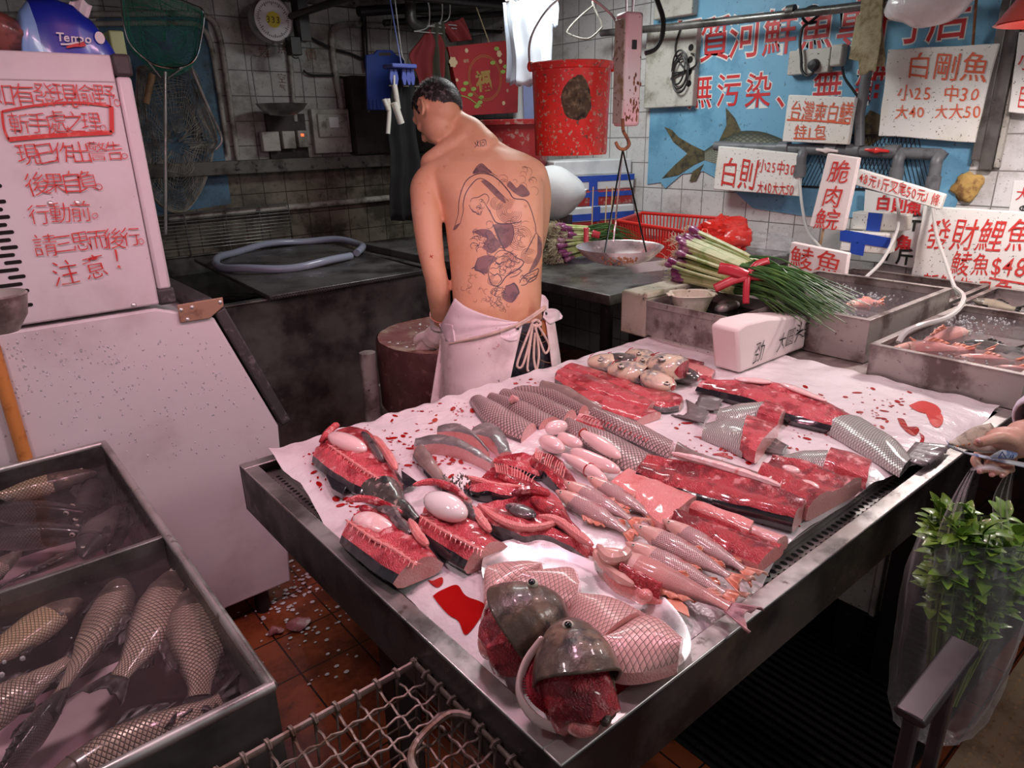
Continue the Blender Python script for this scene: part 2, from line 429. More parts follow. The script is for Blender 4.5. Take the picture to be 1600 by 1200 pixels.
mat('fatty_scrap', (.40, .14, .15), .4, 0, [((.7, .55, .55), 30, .5, .7)])

def water_mat(name, tint, murk, murkamt, bump=.25, bs=14):
    m, n, b = newmat(name)
    out = m.node_tree.nodes['Material Output']
    co = n('TexCoord').outputs['Object']
    bn = n('Bump', Strength=bump, Distance=.01, Height=n.noise(co, bs, 3)).outputs[0]
    tr = n('BsdfTransparent', Color=(*tint, 1)); df = n('BsdfDiffuse', Color=(*murk, 1)); gl = n('BsdfGlossy', Color=(1, 1, 1, 1), Roughness=.06, Normal=bn)
    fr = n('Fresnel', IOR=1.33, Normal=bn)
    a = n('MixShader', i0=murkamt, i1=tr.outputs[0], i2=df.outputs[0])
    fo = n.math('MULTIPLY', fr.outputs[0], .6)
    s = n('MixShader', i0=fo, i1=a.outputs[0], i2=gl.outputs[0])
    n.l.new(s.outputs[0], out.inputs['Surface'])
water_mat('water_murky', (.93, .88, .90), (.42, .33, .35), .03, .4, 16)
water_mat('water_clear', (.72, .68, .70), (.30, .26, .28), .10, .5, 22)
water_mat('water_dark', (.06, .06, .06), (.02, .02, .02), .5)
def film_mat(name, col, op, rough=.15, bs=30):
    m, n, b = newmat(name); out = m.node_tree.nodes['Material Output']
    co = n('TexCoord').outputs['Object']
    bn = n('Bump', Strength=.5, Distance=.01, Height=n.noise(co, bs, 4)).outputs[0]
    tr = n('BsdfTransparent', Color=(1, 1, 1, 1)); b.inputs['Base Color'].default_value = (*col, 1); b.inputs['Roughness'].default_value = rough
    n.l.new(bn, b.inputs['Normal'])
    f = n.math('ADD', n.math('MULTIPLY', n('LayerWeight', Blend=.35).outputs[1], .35), op, clamp=True)
    s = n('MixShader', i0=f, i1=tr.outputs[0], i2=b.outputs[0]); n.l.new(s.outputs[0], out.inputs['Surface'])
film_mat('film_clear', (.85, .82, .83), .22)
film_mat('bag_film', (.80, .78, .80), .05, .2, 18)
film_mat('red_bag_film', (.75, .03, .02), .65, .2, 18)

# ------------------------------------------------------------------ the room
YA, XB = 4.75, 3.60
def structure(name, lo, hi, m, bevel=0):
    return MB().box(lo, hi).obj(name, m, smooth=False, bevel=bevel, kind='structure')
structure('floor', (-2.2, -1.6, -.06), (XB+.1, YA+.1, 0), 'floor_tile')
structure('wall_back', (-2.2, YA, 0), (XB+.1, YA+.1, 2.7), 'wall_tile')
structure('wall_side', (XB, -1.6, 0), (XB+.1, YA, 2.7), 'wall_tile_b')
structure('ceiling', (-2.2, -.2, 2.7), (XB+.1, YA+.1, 2.76), 'ceiling_dark')
structure('trim_1', (-.5, YA-.13, 1.335), (3.3, YA, 1.415), 'concrete', .006)
structure('trim_2', (-.5, YA-.012, .2), (XB, YA, 1.335), 'wall_low')
structure('trim_3', (-.5, YA-.06, 2.36), (XB, YA, 2.44), 'concrete')

# ------------------------------------------------------------------ ice machine with its written warning
yi = 2.069
t = thing('ice_machine', 'white ice machine with a red handwritten warning on its side panel', 'ice machine', (.05, 2.45, 0))
hd = MB().box((-.75, yi, 1.122), (.452, 2.78, 1.746)).obj('head_unit', 'freezer_paint', t, bevel=.006)
MB().box((.455, yi+.002, 1.16), (.490, 2.78, 1.70)).obj('corner_trim', 'freezer_paint', t, bevel=.008)
MB().box((.452, yi-.002, 1.700), (.496, 2.78, 1.752)).obj('corner_cap', 'rubber_trim', t, bevel=.008)
MB().box((.449, yi-.002, 1.118), (.496, 2.10, 1.165)).obj('corner_cap', 'rubber_trim', t, bevel=.008)
MB().box((-.75, yi-.004, 1.685), (.45, yi+.01, 1.748)).obj('top_rail', 'freezer_paint', t, bevel=.004)
g = MB()
pts = [(-.75, .1), (.692, .1), (.728, .677), (.588, 1.06), (.44, 1.112), (-.75, 1.112)]
g.prism([(x, yi, z) for x, z in pts], (0, .71, 0))
g.obj('bin_body', 'freezer_paint', t, bevel=.006)
g = MB()
a, b = V((.590, yi-.006, 1.075)), V((.737, yi-.006, .672)); dd = (b-a).normalized(); nn = V((-dd.z, 0, dd.x))*-1
if nn.x < 0: nn = -nn
g.prism([a, b, b+nn*.034, a+nn*.034], (0, .72, 0))
g.obj('lid_edge', 'rubber_trim', t, bevel=.006)
g = MB(); g.box((.545, yi+.02, 1.082), (.60, 2.78, 1.115)); g.obj('lid_bar', 'rubber_trim', t, bevel=.008)
g = MB()
g.prism([P('y', yi-.004, *q) for q in [(276, 476), (347, 464), (349, 478), (327, 497), (281, 504)]], (0, -.006, 0))
br = g.obj('hinge_plate', 'copper_plate', t, bevel=.002, recalc=True)
g = MB()
for u, v in [(283, 484), (300, 480), (293, 499), (344, 472)]:
    p = P('y', yi-.01, u, v); g.ball(p, (.006, .004, .006), 10, 6)
g.obj('screw', 'steel_bright', br)
g = MB()
for u, v in [(209, 477), (121, 317), (79, 318)]:
    p = P('y', yi, u, v); g.ball(p, (.008, .006, .008), 10, 6)
g.obj('screw', 'steel_bright', t)
# louvre slots
g = MB()
for r in range(22):
    z = 1.545-r*.0178
    for c in range(6):
        x1 = .155-.0-r*.0035*0-c*.082+(.038 if r % 2 else 0)
        xe = .165
        xa, xb = x1-.064, min(x1, xe)
        if xb-xa < .015: continue
        n = 5
        poly = [(xb-.004+.004*cos(-pi/2+pi*k/n), z+.0045*sin(-pi/2+pi*k/n)) for k in range(n+1)]+[(xa+.004+.004*cos(pi/2+pi*k/n), z+.0045*sin(pi/2+pi*k/n)) for k in range(n+1)]
        g.add([(x, yi-.0012, zz) for x, zz in poly], [tuple(range(len(poly)))])
g.obj('vent_slot', 'black_slot', t, smooth=False)
for x in (-.6, .60):
    for y in (2.12, 2.7): MB().tube([(x, y, 0), (x, y, .105)], .025, 10).obj('foot', 'black_metal', t)
# handwriting: start pixel, end pixel, character height
g = MB()
def line_on(ax, val, txt, a, b, hpx, R, jit=.09, off=-.004, seed=1, mb=None, lift=.002, up=None, warp=.05, sx=.9):
    A, B = P(ax, val, *a), P(ax, val, *b)
    n = sum(1.0 if ord(c) > 0x2000 else .6 for c in txt)
    h = (P(ax, val, a[0], a[1]-hpx)-A).length
    adv = (B-A).length/(h*n*sx)
    write(mb, txt, A, B-A, up or V((0, 0, 1)), h, adv, off, jit, lift, seed=seed, warp=warp, sx=sx)
for k, (txt, a, b, hp) in enumerate([('如有發現偷野。', (-14, 162), (206, 164), 40), ('斬手處之理。', (14, 208), (180, 202), 38), ('現已作出警告。', (28, 256), (214, 246), 36),
                                     ('後果自負。', (42, 303), (172, 294), 38), ('行動前。', (46, 350), (172, 338), 36), ('請三思而後行。', (55, 398), (240, 378), 36), ('注意', (84, 446), (176, 428), 44), ('！', (176, 420), (200, 418), 40)]):
    line_on('y', yi-.004, txt, a, b, hp, None, seed=k+3, mb=g, off=-.010)
fr = [P('y', yi-.0065, *q) for q in [(3, 174), (6, 200), (13, 218), (80, 212), (175, 207), (174, 166), (120, 160), (60, 164), (3, 174)]]
stroke(g, spline(fr[2:5], 4), .010, V((0, -1, 0))); stroke(g, spline(fr[4:6], 4), .010, V((0, -1, 0)))
stroke(g, spline(fr[5:], 4), .005, V((0, -1, 0))); stroke(g, spline(fr[:3], 4), .005, V((0, -1, 0)))
g.obj('handwriting', 'red_marker', t, smooth=False)
g = MB(); rg = random.Random(5)
for i in range(420):
    u, v = rg.uniform(0, 420), rg.triangular(490, 760, 560)
    p = P('y', yi, u, v)
    if p.x > .58+(1.07-p.z)*.35 or p.z > 1.1: continue
    s = rg.uniform(.0012, .0032)
    g.ball(p, (s, s*.5, s*rg.uniform(1, 1.8)), 6, 4)
dr = g.obj('water_droplets', 'water_drop', t); dr['kind'] = 'stuff'

# ------------------------------------------------------------------ stainless fish tank at the back with its black cover
t = thing('storage_tank', 'long dark stainless steel tank standing against the tiled wall', 'tank', (1.9, 3.85, 0))
g = MB(); x0, x1, y0, y1, zt = .70, 2.10, 3.10, 4.70, .85
g.box((x0, y0, .04), (x1, y0+.02, zt)).box((x0, y1-.02, .04), (x1, y1, zt)).box((x0, y0+.02, .04), (x0+.02, y1-.02, zt)).box((x1-.02, y0+.02, .04), (x1, y1-.02, zt)).box((x0, y0, .02), (x1, y1, .06))
g.obj('tank_wall', 'steel_dark', t)
g = MB(); g.box((x0-.01, y0-.012, zt), (x1+.01, y0+.03, zt+.012)).box((x0-.01, y1-.03, zt), (x1+.01, y1, zt+.012)).box((x0-.01, y0+.03, zt), (x0+.03, y1-.03, zt+.012)).box((x1-.03, y0+.03, zt), (x1+.01, y1-.03, zt+.012))
g.obj('rim', 'steel_dark', t, bevel=.004)
MB().box((x0+.02, y0+.02, .74), (x1-.02, y1-.02, .742)).obj('water', 'water_dark', t, smooth=False)
for x in (x0+.1, x1-.1):
    for y in (y0+.1, y1-.1): MB().box((x-.03, y-.03, 0), (x+.03, y+.03, .03)).obj('foot', 'black_metal', t)
q = [P('z', .885, 303, 404), P('z', .885, 540, 371), P('z', .885, 665, 421), P('z', .885, 421, 462)]
q[1] = q[0]+(q[2]-q[3])*1.02
g = MB(); g.prism([(p.x, p.y, .863) for p in q], (0, 0, .02))
t = thing('cover_board', 'black perforated cover board lying across the steel tank under the ring hose', 'board', (1.6, 3.8, .863))
g.obj('panel', 'steel_dark', t, bevel=.003, recalc=True)
g = MB()
e0, e1 = q[3], q[2]
for k in range(60):
    for r in range(2):
        p = e0.lerp(e1, (k+.5+r*.5)/61)+V((0, -.0012, 0)); p.z = .868+r*.009
        g.add([p+V((.005*cos(a*pi/3), 0, .003*sin(a*pi/3))) for a in range(6)], [tuple(range(6))])
g.obj('edge_hole', 'black_slot', t, smooth=False)
g = MB()
c = P('z', .904, 458, 396); rx = (P('z', .90, 560, 396)-P('z', .90, 355, 396)).length/2-.02; 
e1 = (P('z', .90, 560, 396)-P('z', .90, 355, 396)).normalized(); e2 = V((-e1.y, e1.x, 0)); ry = (P('z', .9, 458, 375)-P('z', .9, 458, 418)).length/2-.02
g.tube([c+e1*rx*cos(a*2*pi/72)+e2*ry*sin(a*2*pi/72)+V((0, 0, .003+.006*sin(a*.5))) for a in range(71)], .021, 14)
g.obj('ring_hose', 'hose_grey', at=(c.x, c.y, .88), label='grey plastic hose bent into a ring on the black cover board', category='hose')

# wire rack behind the cover
t = thing('wire_rack', 'thin wire rack leaning on the grimy tiles behind the ring hose', 'rack', (1.55, 4.6, .86))
g = MB(); yr = 4.66
f = [(1.02, .86), (1.02, 1.115), (1.92, 1.13), (1.92, .86)]
g.tube([(x, yr, z) for x, z in f], .007, 8)
g.obj('frame', 'steel_dark', t)
for x in (1.25, 1.5, 1.72): MB().tube([(x, yr, .86), (x, yr, 1.12)], .006, 8).obj('upright', 'steel_dark', t)
g = MB()
for k in range(10): g.tube([(1.02, yr-.006, .90+k*.021), (1.92, yr-.006, .90+k*.0215)], .0022, 5)
g.obj('wire', 'steel_dark', t)

# ------------------------------------------------------------------ display table
TZ = .80
t = thing('display_table', 'stainless steel display table with raised rim spread with cut fish', 'table', (1.32, 1.04, 0))
X0, X1, Y0, Y1 = .456, 2.182, .473, 1.610
g = MB(); w = .034
for lo, hi in [((X0, Y0), (X1, Y0+w)), ((X0, Y1-w), (X1, Y1)), ((X0, Y0+w), (X0+w, Y1-w)), ((X1-w, Y0+w), (X1, Y1-w))]:
    g.box((*lo, TZ-.004), (*hi, TZ))
g.obj('rim', 'steel', t, bevel=.002)
g = MB()
g.box((X0, Y0, TZ-.125), (X1, Y0+.006, TZ-.0042)).box((X0, Y1-.006, TZ-.125), (X1, Y1, TZ-.0042)).box((X0, Y0+.006, TZ-.125), (X0+.006, Y1-.006, TZ-.0042)).box((X1-.006, Y0+.006, TZ-.125), (X1, Y1-.006, TZ-.0042))
g.obj('apron', 'apron_metal', t, bevel=.002)
g = MB(); g.box((X0+.006, Y0+.006, TZ-.045), (X1-.006, Y1-.006, TZ-.035)); g.box((X0+.085, Y0+.085, TZ-.035), (X1-.04, Y1-.04, TZ-.016))
g.obj('deck', 'steel', t, bevel=.003)
g = MB()
def holes(A, B, n, side, r):
    e = (B-A).normalized(); s = e.cross(V((0, 0, 1)))*side
    for k in range(n):
        p = A.lerp(B, k/(n-1))
        g.add([p+e*(r*cos(a*pi/5))+s*(r*1.3*sin(a*pi/5)) for a in range(10)], [tuple(range(10))])
for dy in (.052, .070): holes(V((X0+.1, Y0+dy, TZ-.0345)), V((X1-.1, Y0+dy, TZ-.0345)), 78, 1, .0058)
for dx in (.052, .070): holes(V((X0+dx, Y0+.1, TZ-.0345)), V((X0+dx, Y1-.06, TZ-.0345)), 60, 1, .0045)
g.obj('drain_hole', 'black_slot', t, smooth=False)
for x, y in ((X0+.10, Y0+.60), (X1-.31, Y0+.10), (X0+.40, Y1-.10), (X1-.10, Y1-.08)):
    MB().box((x-.03, y-.03, 0), (x+.03, y+.03, TZ-.05)).obj('leg', 'black_metal', t, bevel=.004)

# plastic sheet over the table
def sheet_z(x, y):
    e = min(x-X0-.04, y-Y0-.04)
    z = TZ+.004+.0022*nz((x*9, y*9, 0))+.0015*nz((x*30, y*30, 3))
    ed = max(0, 1-e/.10)
    z += ed*.004*nz((x*22, y*22, 5))-ed*ed*.016*min(1, max(0, (Y1-.04-y)/.06))*min(1, max(0, (X1-.04-x)/.06))
    b = max(0, 1-(Y1-.02-y)/.10); z += b*.008*(1+nz((x*20, y*10, 1)))
    r = max(0, 1-(X1-.02-x)/.30); z += r*.012*abs(nz((x*6, y*9, 8)))
    return z
g = MB()
sx0, sx1, sy0, sy1 = X0+.040, X1-.004, Y0+.040, Y1+.010
def sheet(s, q):
    x = lerp(sx0, sx1, s); y = lerp(sy0, sy1, q)
    x += (1-s)**6*(.006*nz((0, y*7, 2))+.034*min(1, max(0, (y-1.22)/.2)))
    y += (1-q)**6*(.006*nz((x*7, 0, 2))+.036*min(1, max(0, (x-.98)/.12))*min(1, max(0, (1.75-x)/.25)))
    y -= (.035*max(0, 1-s*7) if q > .999 else 0)
    z = sheet_z(x, y)
    if y > Y1: z -= (y-Y1)*.9
    return V((x, y, z))
g.grid(sheet, 150, 100)
f0 = [P('z', TZ+.02, *q) for q in [(400, 710), (428, 700)]]
so = g.obj('plastic_sheet', 'film_white', at=(1.3, 1.05, .8), label='white wrinkled plastic sheet spread over the steel display table', category='plastic sheet')
# ------------------------------------------------------------------ the side wall: painted banner, signs, pipes
xw = XB
RW, UW, NW = V((0, -1, 0)), V((0, 0, 1)), V((-1, 0, 0))
t = thing('shop_banner', 'blue shop banner with red Chinese characters and printed fish on the tiled wall', 'banner', (xw, 2.0, 1.2))
g = MB()
bn = [(2.975, 2.62), (2.965, 1.22), (2.86, 1.235), (2.82, 1.20), (2.70, 1.29), (2.55, 1.31), (2.40, 1.25), (2.2, 1.12), (1.9, 1.10), (1.42, 1.12), (1.19, 1.17), (1.14, 1.5), (1.13, 2.62)]
g.prism([(xw-.001, y, z) for y, z in bn], (-.005, 0, 0))
g.obj('panel', 'blue_banner', t, smooth=False, recalc=True)
xb = xw-.0062
gw, gr = MB(), MB()
def big(ch, u, v, hp, sx=1.0):
    p = P('x', xb, u, v+hp/2); h = (P('x', xb, u, v-hp/2)-p).length*1.12
    o = p-RW*(h*sx*.5)
    write(gw, ch, o, RW, UW, h, 1, .038, 0, .0006, sx=sx); write(gr, ch, o, RW, UW, h, 1, .006, 0, .0016, sx=sx)
for ch, u, v, hp in [('優', 1070, 60, 66), ('質', 1116, 56, 66), ('河', 1162, 51, 66), ('鮮', 1216, 45, 68), ('魚', 1273, 40, 68), ('專', 1334, 33, 70), ('門', 1402, 27, 72), ('店', 1480, 20, 72),
                     ('無', 1093, 138, 52), ('污', 1137, 137, 50), ('染', 1183, 137, 52), ('、', 1232, 138, 52), ('無', 1290, 132, 56), ('雜', 1358, 128, 58)]:
    big(ch, u, v, hp, .86)
gw.obj('lettering_outline', 'white_paint', t, smooth=False); gr.obj('lettering', 'red_paint', t, smooth=False)
mat('print_fish', (.10, .115, .09), .5, 0, [((.26, .27, .20), 30, .5, .7), ((.04, .05, .04), 8, .5, .7)])
mat('print_fin', (.12, .10, .05), .5, 0, [((.04, .04, .03), 26, .45, .65)])
scale_mat('print_scales', (.36, .37, .28), (.04, .05, .04), (.06, .07, .05), (.40, .38, .30), 16, 9, .6, 0, 0)
def wallpoly(mb, pts, lift, mi=0):
    mb.add([P('x', xb-lift, u, v) for u, v in pts], [tuple(range(len(pts)))], mi)
g = MB()
top = [(1100, 236), (1125, 219), (1150, 206), (1185, 205), (1215, 214), (1240, 226)]; bot = [(1100, 250), (1125, 258), (1150, 262), (1185, 260), (1215, 256), (1240, 250)]
T_, B_ = spline([P('x', xb-.001, *q) for q in top], 4), spline([P('x', xb-.001, *q) for q in bot], 4)
n = len(T_)
g.grid(lambda s, q: T_[min(int(s*(n-1)+.5), n-1)].lerp(B_[min(int(s*(n-1)+.5), n-1)], q), n-1, 6, uv=True)
g.obj('printed_fish', 'print_scales', t, smooth=False)
g = MB()
wallpoly(g, [(1101, 236), (1080, 226), (1060, 214), (1050, 203), (1038, 198), (1052, 222), (1074, 240), (1054, 258), (1034, 279), (1060, 274), (1084, 258), (1101, 250)], .0014)
wallpoly(g, [(1124, 219), (1135, 196), (1134, 168), (1148, 184), (1158, 205)], .0014)
wallpoly(g, [(1100, 256), (1087, 282), (1077, 284), (1082, 268)], .0014)
wallpoly(g, [(1336, 226), (1345, 190), (1360, 172), (1376, 180), (1378, 215), (1360, 228)], .0014)
g.obj('printed_fin', 'print_fin', t, smooth=False)

# socket panel with coiled cable
t = thing('socket_board', 'grey socket panel beside the banner hung with a coiled black cable', 'socket panel', (xw, 2.8, 1.67))
MB().box((xw-.05, 2.625, 1.668), (xw-.001, 2.985, 2.10)).obj('housing', 'dirty_white', t, bevel=.006)
g = MB()
for k in range(4): g.lathe([(.001, 0), (.017, 0), (.019, .003)], 14, (0, 0, 0), 0, Matrix.Translation((xw-.052, 2.658, 1.79+k*.062)) @ Matrix.Rotation(pi/2, 4, 'Y'))
g.obj('socket', 'black_slot', t)
g = MB(); c = P('x', xw-.07, 1062, 112)
pts = [P('x', xw-.06, *q) for q in [(1063, 45), (1055, 72), (1058, 92), (1070, 110)]]
for k in range(60):
    a = k*2*pi*3/60; r = .065+.02*sin(k*.21)
    pts.append(c+V((-.004*sin(k*.4), .75*r*cos(a)+.012*sin(k*.13), 1.35*r*sin(a))))
pts += [P('x', xw-.06, *q) for q in [(1078, 108), (1088, 100), (1086, 86), (1080, 84)]]
g.tube(spline(pts, 3), .005, 6); g.obj('cable_coil', 'cable_black', t)
t = thing('junction_box', 'small white box above the grey socket panel', 'junction box', (xw, 2.85, 2.14))
MB().box((xw-.06, 2.66, 2.145), (xw-.001, 2.93, 2.34)).obj('housing', 'dirty_white', t, bevel=.006)

t = thing('mains_socket', 'white double wall socket with a black plug and hanging cable', 'socket', (xw, 2.2, 1.9))
y0, y1 = P('x', xw, 1305, 90).y, P('x', xw, 1241, 90).y
z0, z1 = P('x', xw, 1270, 116).z, P('x', xw, 1270, 78).z
MB().box((xw-.055, y0, z0), (xw-.006, y1, z1)).obj('box', 'dirty_white', t, bevel=.005)
g = MB(); p = P('x', xw-.058, 1272, 102); g.lathe([(.0, .028), (.022, .026), (.03, .0)], 14, (0, 0, 0), 0, Matrix.Translation(p) @ Matrix.Rotation(-pi/2, 4, 'Y')); g.obj('plug', 'black_plastic', t)
g = MB(); g.tube(spline([P('x', xw-.075, *q) for q in [(1271, 113), (1262, 119), (1253, 110), (1252, 90), (1250, 66), (1254, 44), (1268, 33), (1282, 20), (1274, 10), (1260, 14), (1254, 26), (1262, 36), (1276, 34)]], 5), .007, 7)
g.obj('cable', 'cable_black', t)
t = thing('plug_adapter', 'white plug adapter on the wall beside the hanging tan cloth', 'plug', (xw, 2.0, 1.9))
g = MB(); g.box((xw-.06, P('x', xw, 1325, 90).y, P('x', xw, 1315, 104).z), (xw-.006, P('x', xw, 1306, 90).y, P('x', xw, 1315, 70).z)); g.obj('body', 'dirty_white', t, bevel=.01)
g = MB(); g.tube(spline([P('x', xw-.05, *q) for q in [(1316, 104), (1320, 122), (1334, 142), (1342, 156), (1340, 175)]], 5), .006, 7); g.obj('cord', 'cable_black', t)

# poles and conduits
g = MB(); g.tube([P('x', xw-.16, 940, 52), P('x', xw-.16, 1050, 42), P('x', xw-.16, 1310, 14), P('x', xw-.16, 1520, -12)], .020, 12)
g.tube([P('x', xw-.16, 1236, 16)+V((0, .02, 0)), P('x', xw-.16, 1236, 16)-V((0, .02, 0))], .024, 12)
g.tube([V((xw, 2.95, 2.103)), V((xw-.16, 2.95, 2.103))], .010, 8); g.tube([V((xw, 1.35, 2.03)), V((xw-.16, 1.35, 2.03))], .010, 8)
g.obj('horizontal_pole', 'steel_dark', at=(xw-.16, 2, 2.1), label='dark metal pole crossing in front of the blue banner characters', category='pole')
t = thing('cable_trunking', 'dark vertical cable trunking running down beside the largest price sign', 'trunking', (xw, 1.1, 1.35))
for k, (a, b, wd_, m) in enumerate([((1572, 0), (1537, 250), .035, 'steel_dark'), ((1588, 0), (1551, 265), .05, 'steel_dark'), ((1600, 30), (1566, 262), .022, 'pipe_white')]):
    p, q = P('x', xw, *a), P('x', xw, *b); yy = (p.y+q.y)/2
    MB().box((xw-.05+.012*k, yy-wd_/2, q.z), (xw-.001, yy+wd_/2, 2.55)).obj('trunk', m, t, bevel=.004)
g = MB(); a, b = P('x', xw-.10, 1527, -20), P('x', xw-.03, 1520, 70)
g.tube([a, b], .006, 8); g.obj('hanging_rod', 'rust', at=a, label='thin rusty rod hanging down to the top of the largest price sign', category='rod')

# grey plastic water pipe with valves
t = thing('water_pipe', 'grey plastic water pipe with two valve handles running under the banner', 'pipe', (xw, 1.8, 1.4))
xp = xw-.05
g = MB(); r = .026
zl = 1.452
yl, yr_, yv = P('x', xp, 1118, 225).y, P('x', xp, 1476, 240).y, P('x', xp, 1343, 232).y
g.tube([(xp, yl, zl), (xp, yr_+.02, zl-.035), (xp, yr_, zl-.05)], r, 14)
g.tube([(xp-.005, yv, zl), P('x', xp, 1343, 180)*1, P('x', xp, 1356, 105), P('x', xp, 1362, -10)], r*.9, 14)
ds = []
for u, vb in ((1258, 276), (1410, 282), (1470, 297)):
    p = P('x', xp, u, 240); zz = zl-.03*((yl-p.y)/(yl-yr_)); e = P('x', xp, u, vb); ds.append(V((xp-.03, p.y, e.z)))
    g.tube(spline([(xp, p.y, zz), (xp-.03, p.y, zz-.03), (xp-.03, p.y, zz-.07), (xp-.03, p.y, e.z)], 4), r*.95, 14)
    g.tube([(xp-.03, p.y, e.z+.06), (xp-.03, p.y, e.z)], r*1.2, 14)
    g.tube([(xp-.03, p.y, e.z+.01), (xp-.03, p.y, e.z-.02)], r*.4, 8)
for u in (1225, 1300, 1335, 1395): 
    p = P('x', xp, u, 232); zz = zl-.03*((yl-p.y)/(yl-yr_)); g.tube([(xp, p.y+.03, zz), (xp, p.y-.03, zz)], r*1.25, 14)
g.obj('pipe_run', 'grey_pvc', t)
g = MB()
for y in (yv, (yl+yv)/2):
    g.tube([(xp, y, zl), (xw-.008, y, zl)], .012, 8)
g.obj('pipe_clip', 'steel', t)
for u, m in ((1370, 'red_plastic'), (1292, 'foam_pink')):
    p = P('x', xp-.04, u, 235); g = MB(); g.tube([p+V((0, .055, .004)), p+V((0, .02, 0)), p+V((-.01, 0, 0)), p-V((0, .02, 0)), p-V((0, .055, .004))], [.006, .008, .014, .008, .006], 8)
    g.tube([p, p+V((.04, 0, 0))], .008, 8); g.obj('valve_handle', m, t)
for k, (p, pts) in enumerate([(ds[0], [(1253, 320), (1262, 360), (1283, 388), (1310, 418)]), (ds[1], [(1404, 340), (1398, 370), (1378, 408), (1352, 434)]), (ds[2], [(1462, 360), (1478, 410), (1490, 445), (1498, 462)])]):
    g = MB(); n_ = len(pts)
    path = [p]+[P('x', lerp(xw-.09, 3.05, (i+1)/n_), *q) for i, q in enumerate(pts)]
    g.tube(spline(path, 6), .0075, 8)
    g.obj('air_tube', 'tube_clear', at=p, label=['clear water tube hanging from the pipe beside the speckled bundle sign', 'clear water tube curving down in front of the blue taped foam', 'clear water tube hanging in front of the widest price sign'][k], category='tube', group='water tubes')
g = MB(); path = [(1490, 448), (1505, 462), (1500, 480), (1478, 497), (1440, 508), (1415, 520), (1404, 535)]
g.tube(spline([P('z', .915+.05*sin(pi*i/6), *q) for i, q in enumerate(path)], 6), .009, 8)
g.obj('air_tube', 'tube_clear', at=(2.6, .9, .92), label='clear tube draped over the tray rims into the tray of pink fish', category='tube', group='water tubes')

# dark mesh and grimy patches behind the pipes
t = thing('mesh_screen', 'dark fine mesh panel behind the grey water pipe', 'mesh panel', (xw, 1.7, 1.2))
g = MB(); ya, yb = P('x', xw-.01, 1265, 260).y, P('x', xw-.01, 1425, 260).y
n_ = 26
for k in range(n_+1):
    for sg in (-1, 1):
        y = lerp(ya, yb, k/n_); g.tube([(xw-.008, y, 1.50), (xw-.008, y+sg*.10, 1.25)], .0016, 4)
g.obj('wire', 'black_metal', t)
g = MB(); g.box((xw-.012, yb-.1, 1.245), (xw-.004, ya+.1, 1.255)).box((xw-.012, yb-.1, 1.495), (xw-.004, ya+.1, 1.505)); g.obj('frame', 'black_metal', t)
g = MB(); c = P('x', xw-.008, 1511, 291)
g.ball(c, (.03, .058, .066), 20, 14)
for i, p in enumerate(g.v): g.v[i] = c+(p-c)*(1+.5*nz(p, 22, 3))
g.obj('sealant_lump', 'yellow_foam', at=c, label='lump of yellow brown sealant foam on the tiles above the widest sign', category='sealant foam')

# foam price signs
def sign(label, ax, val, tl, tr, br_, bl, thick, m, lines, ink='red_marker', group=None, stick=None, shape_noise=.004, name='price_sign'):
    """tl.. are the corners seen on the photograph; lines: (text, start, end, char height in px)"""
    pts = [P(ax, val, *q) for q in (tl, tr, br_, bl)]
    c = sum(pts, V())/4
    n = V((-1, 0, 0)) if ax == 'x' else V((0, -1, 0))
    t = thing(name, label, 'sign', (c.x, c.y, min(p.z for p in pts)), group=group)
    ring = []
    for i in range(4):
        a, b = pts[i], pts[(i+1) % 4]
        for k in range(6):
            p = a.lerp(b, k/6); q = p+V((0, 1, 1))*0; p = p+(c-p)*shape_noise*6*nz(p, 9, 2); ring.append(p)
    g = MB(); g.prism([p-n*thick for p in ring], n*thick); g.obj('foam_board', m, t, bevel=.004, recalc=True, angle=30)
    g = MB()
    for k, L in enumerate(lines):
        if isinstance(L[0], str):
            A, B = P(ax, val, *L[1])+n*.001, P(ax, val, *L[2])+n*.001
            up = (pts[0]-pts[3]).normalized() if len(L) < 5 else V((0, 0, 1))
            h = (P(ax, val, L[1][0], L[1][1]-L[3])-P(ax, val, *L[1])).length
            nn = sum(1.0 if ord(ch) > 0x2000 else .6 for ch in L[0]); sx = (B-A).length/(nn*h)
            write(g, L[0], A, B-A, up, h, 1, .002, .08, .002, seed=k+7, warp=.05, sx=sx)
        else:
            stroke(g, spline([P(ax, val, *q)+n*.003 for q in L], 4), .008, n)
    g.obj('handwriting', ink, t, smooth=False)
    if stick:
        g = MB(); g.tube([P(ax, val+.01, *q) for q in stick], .006, 8); g.obj('stick', 'wood_light' if len(stick) == 2 else 'black_metal', t)
    return t
sign('speckled foam sign with two underlined orange lines above the grey pipe', 'x', xw-.10, (1232, 148), (1337, 152), (1324, 226), (1222, 221), .03, 'foam', [('台灣爽白鱔', (1233, 186), (1330, 190), 34), ('特1包', (1240, 214), (1290, 214), 22), [(1230, 187), (1280, 189), (1326, 193)], [(1240, 216), (1290, 217)]], 'orange_marker')
sign('largest speckled foam lid sign with three lines of prices', 'x', xw-.06, (1387, 77), (1560, 69), (1523, 223), (1373, 212), .03, 'foam', [('白剛魚', (1415, 120), (1545, 122), 44), ('小25 中30', (1402, 154), (1532, 158), 26), ('大40 大大50', (1398, 184), (1534, 184), 24)], 'orange_marker')
sign('speckled foam sign hanging beside the elbow pipe below the printed fish', 'x', xw-.10, (1122, 228), (1252, 240), (1247, 307), (1114, 296), .03, 'foam', [('白則', (1124, 288), (1182, 292), 50), ('小25中30', (1184, 266), (1242, 274), 22), ('大40大大50', (1182, 300), (1240, 305), 22)])
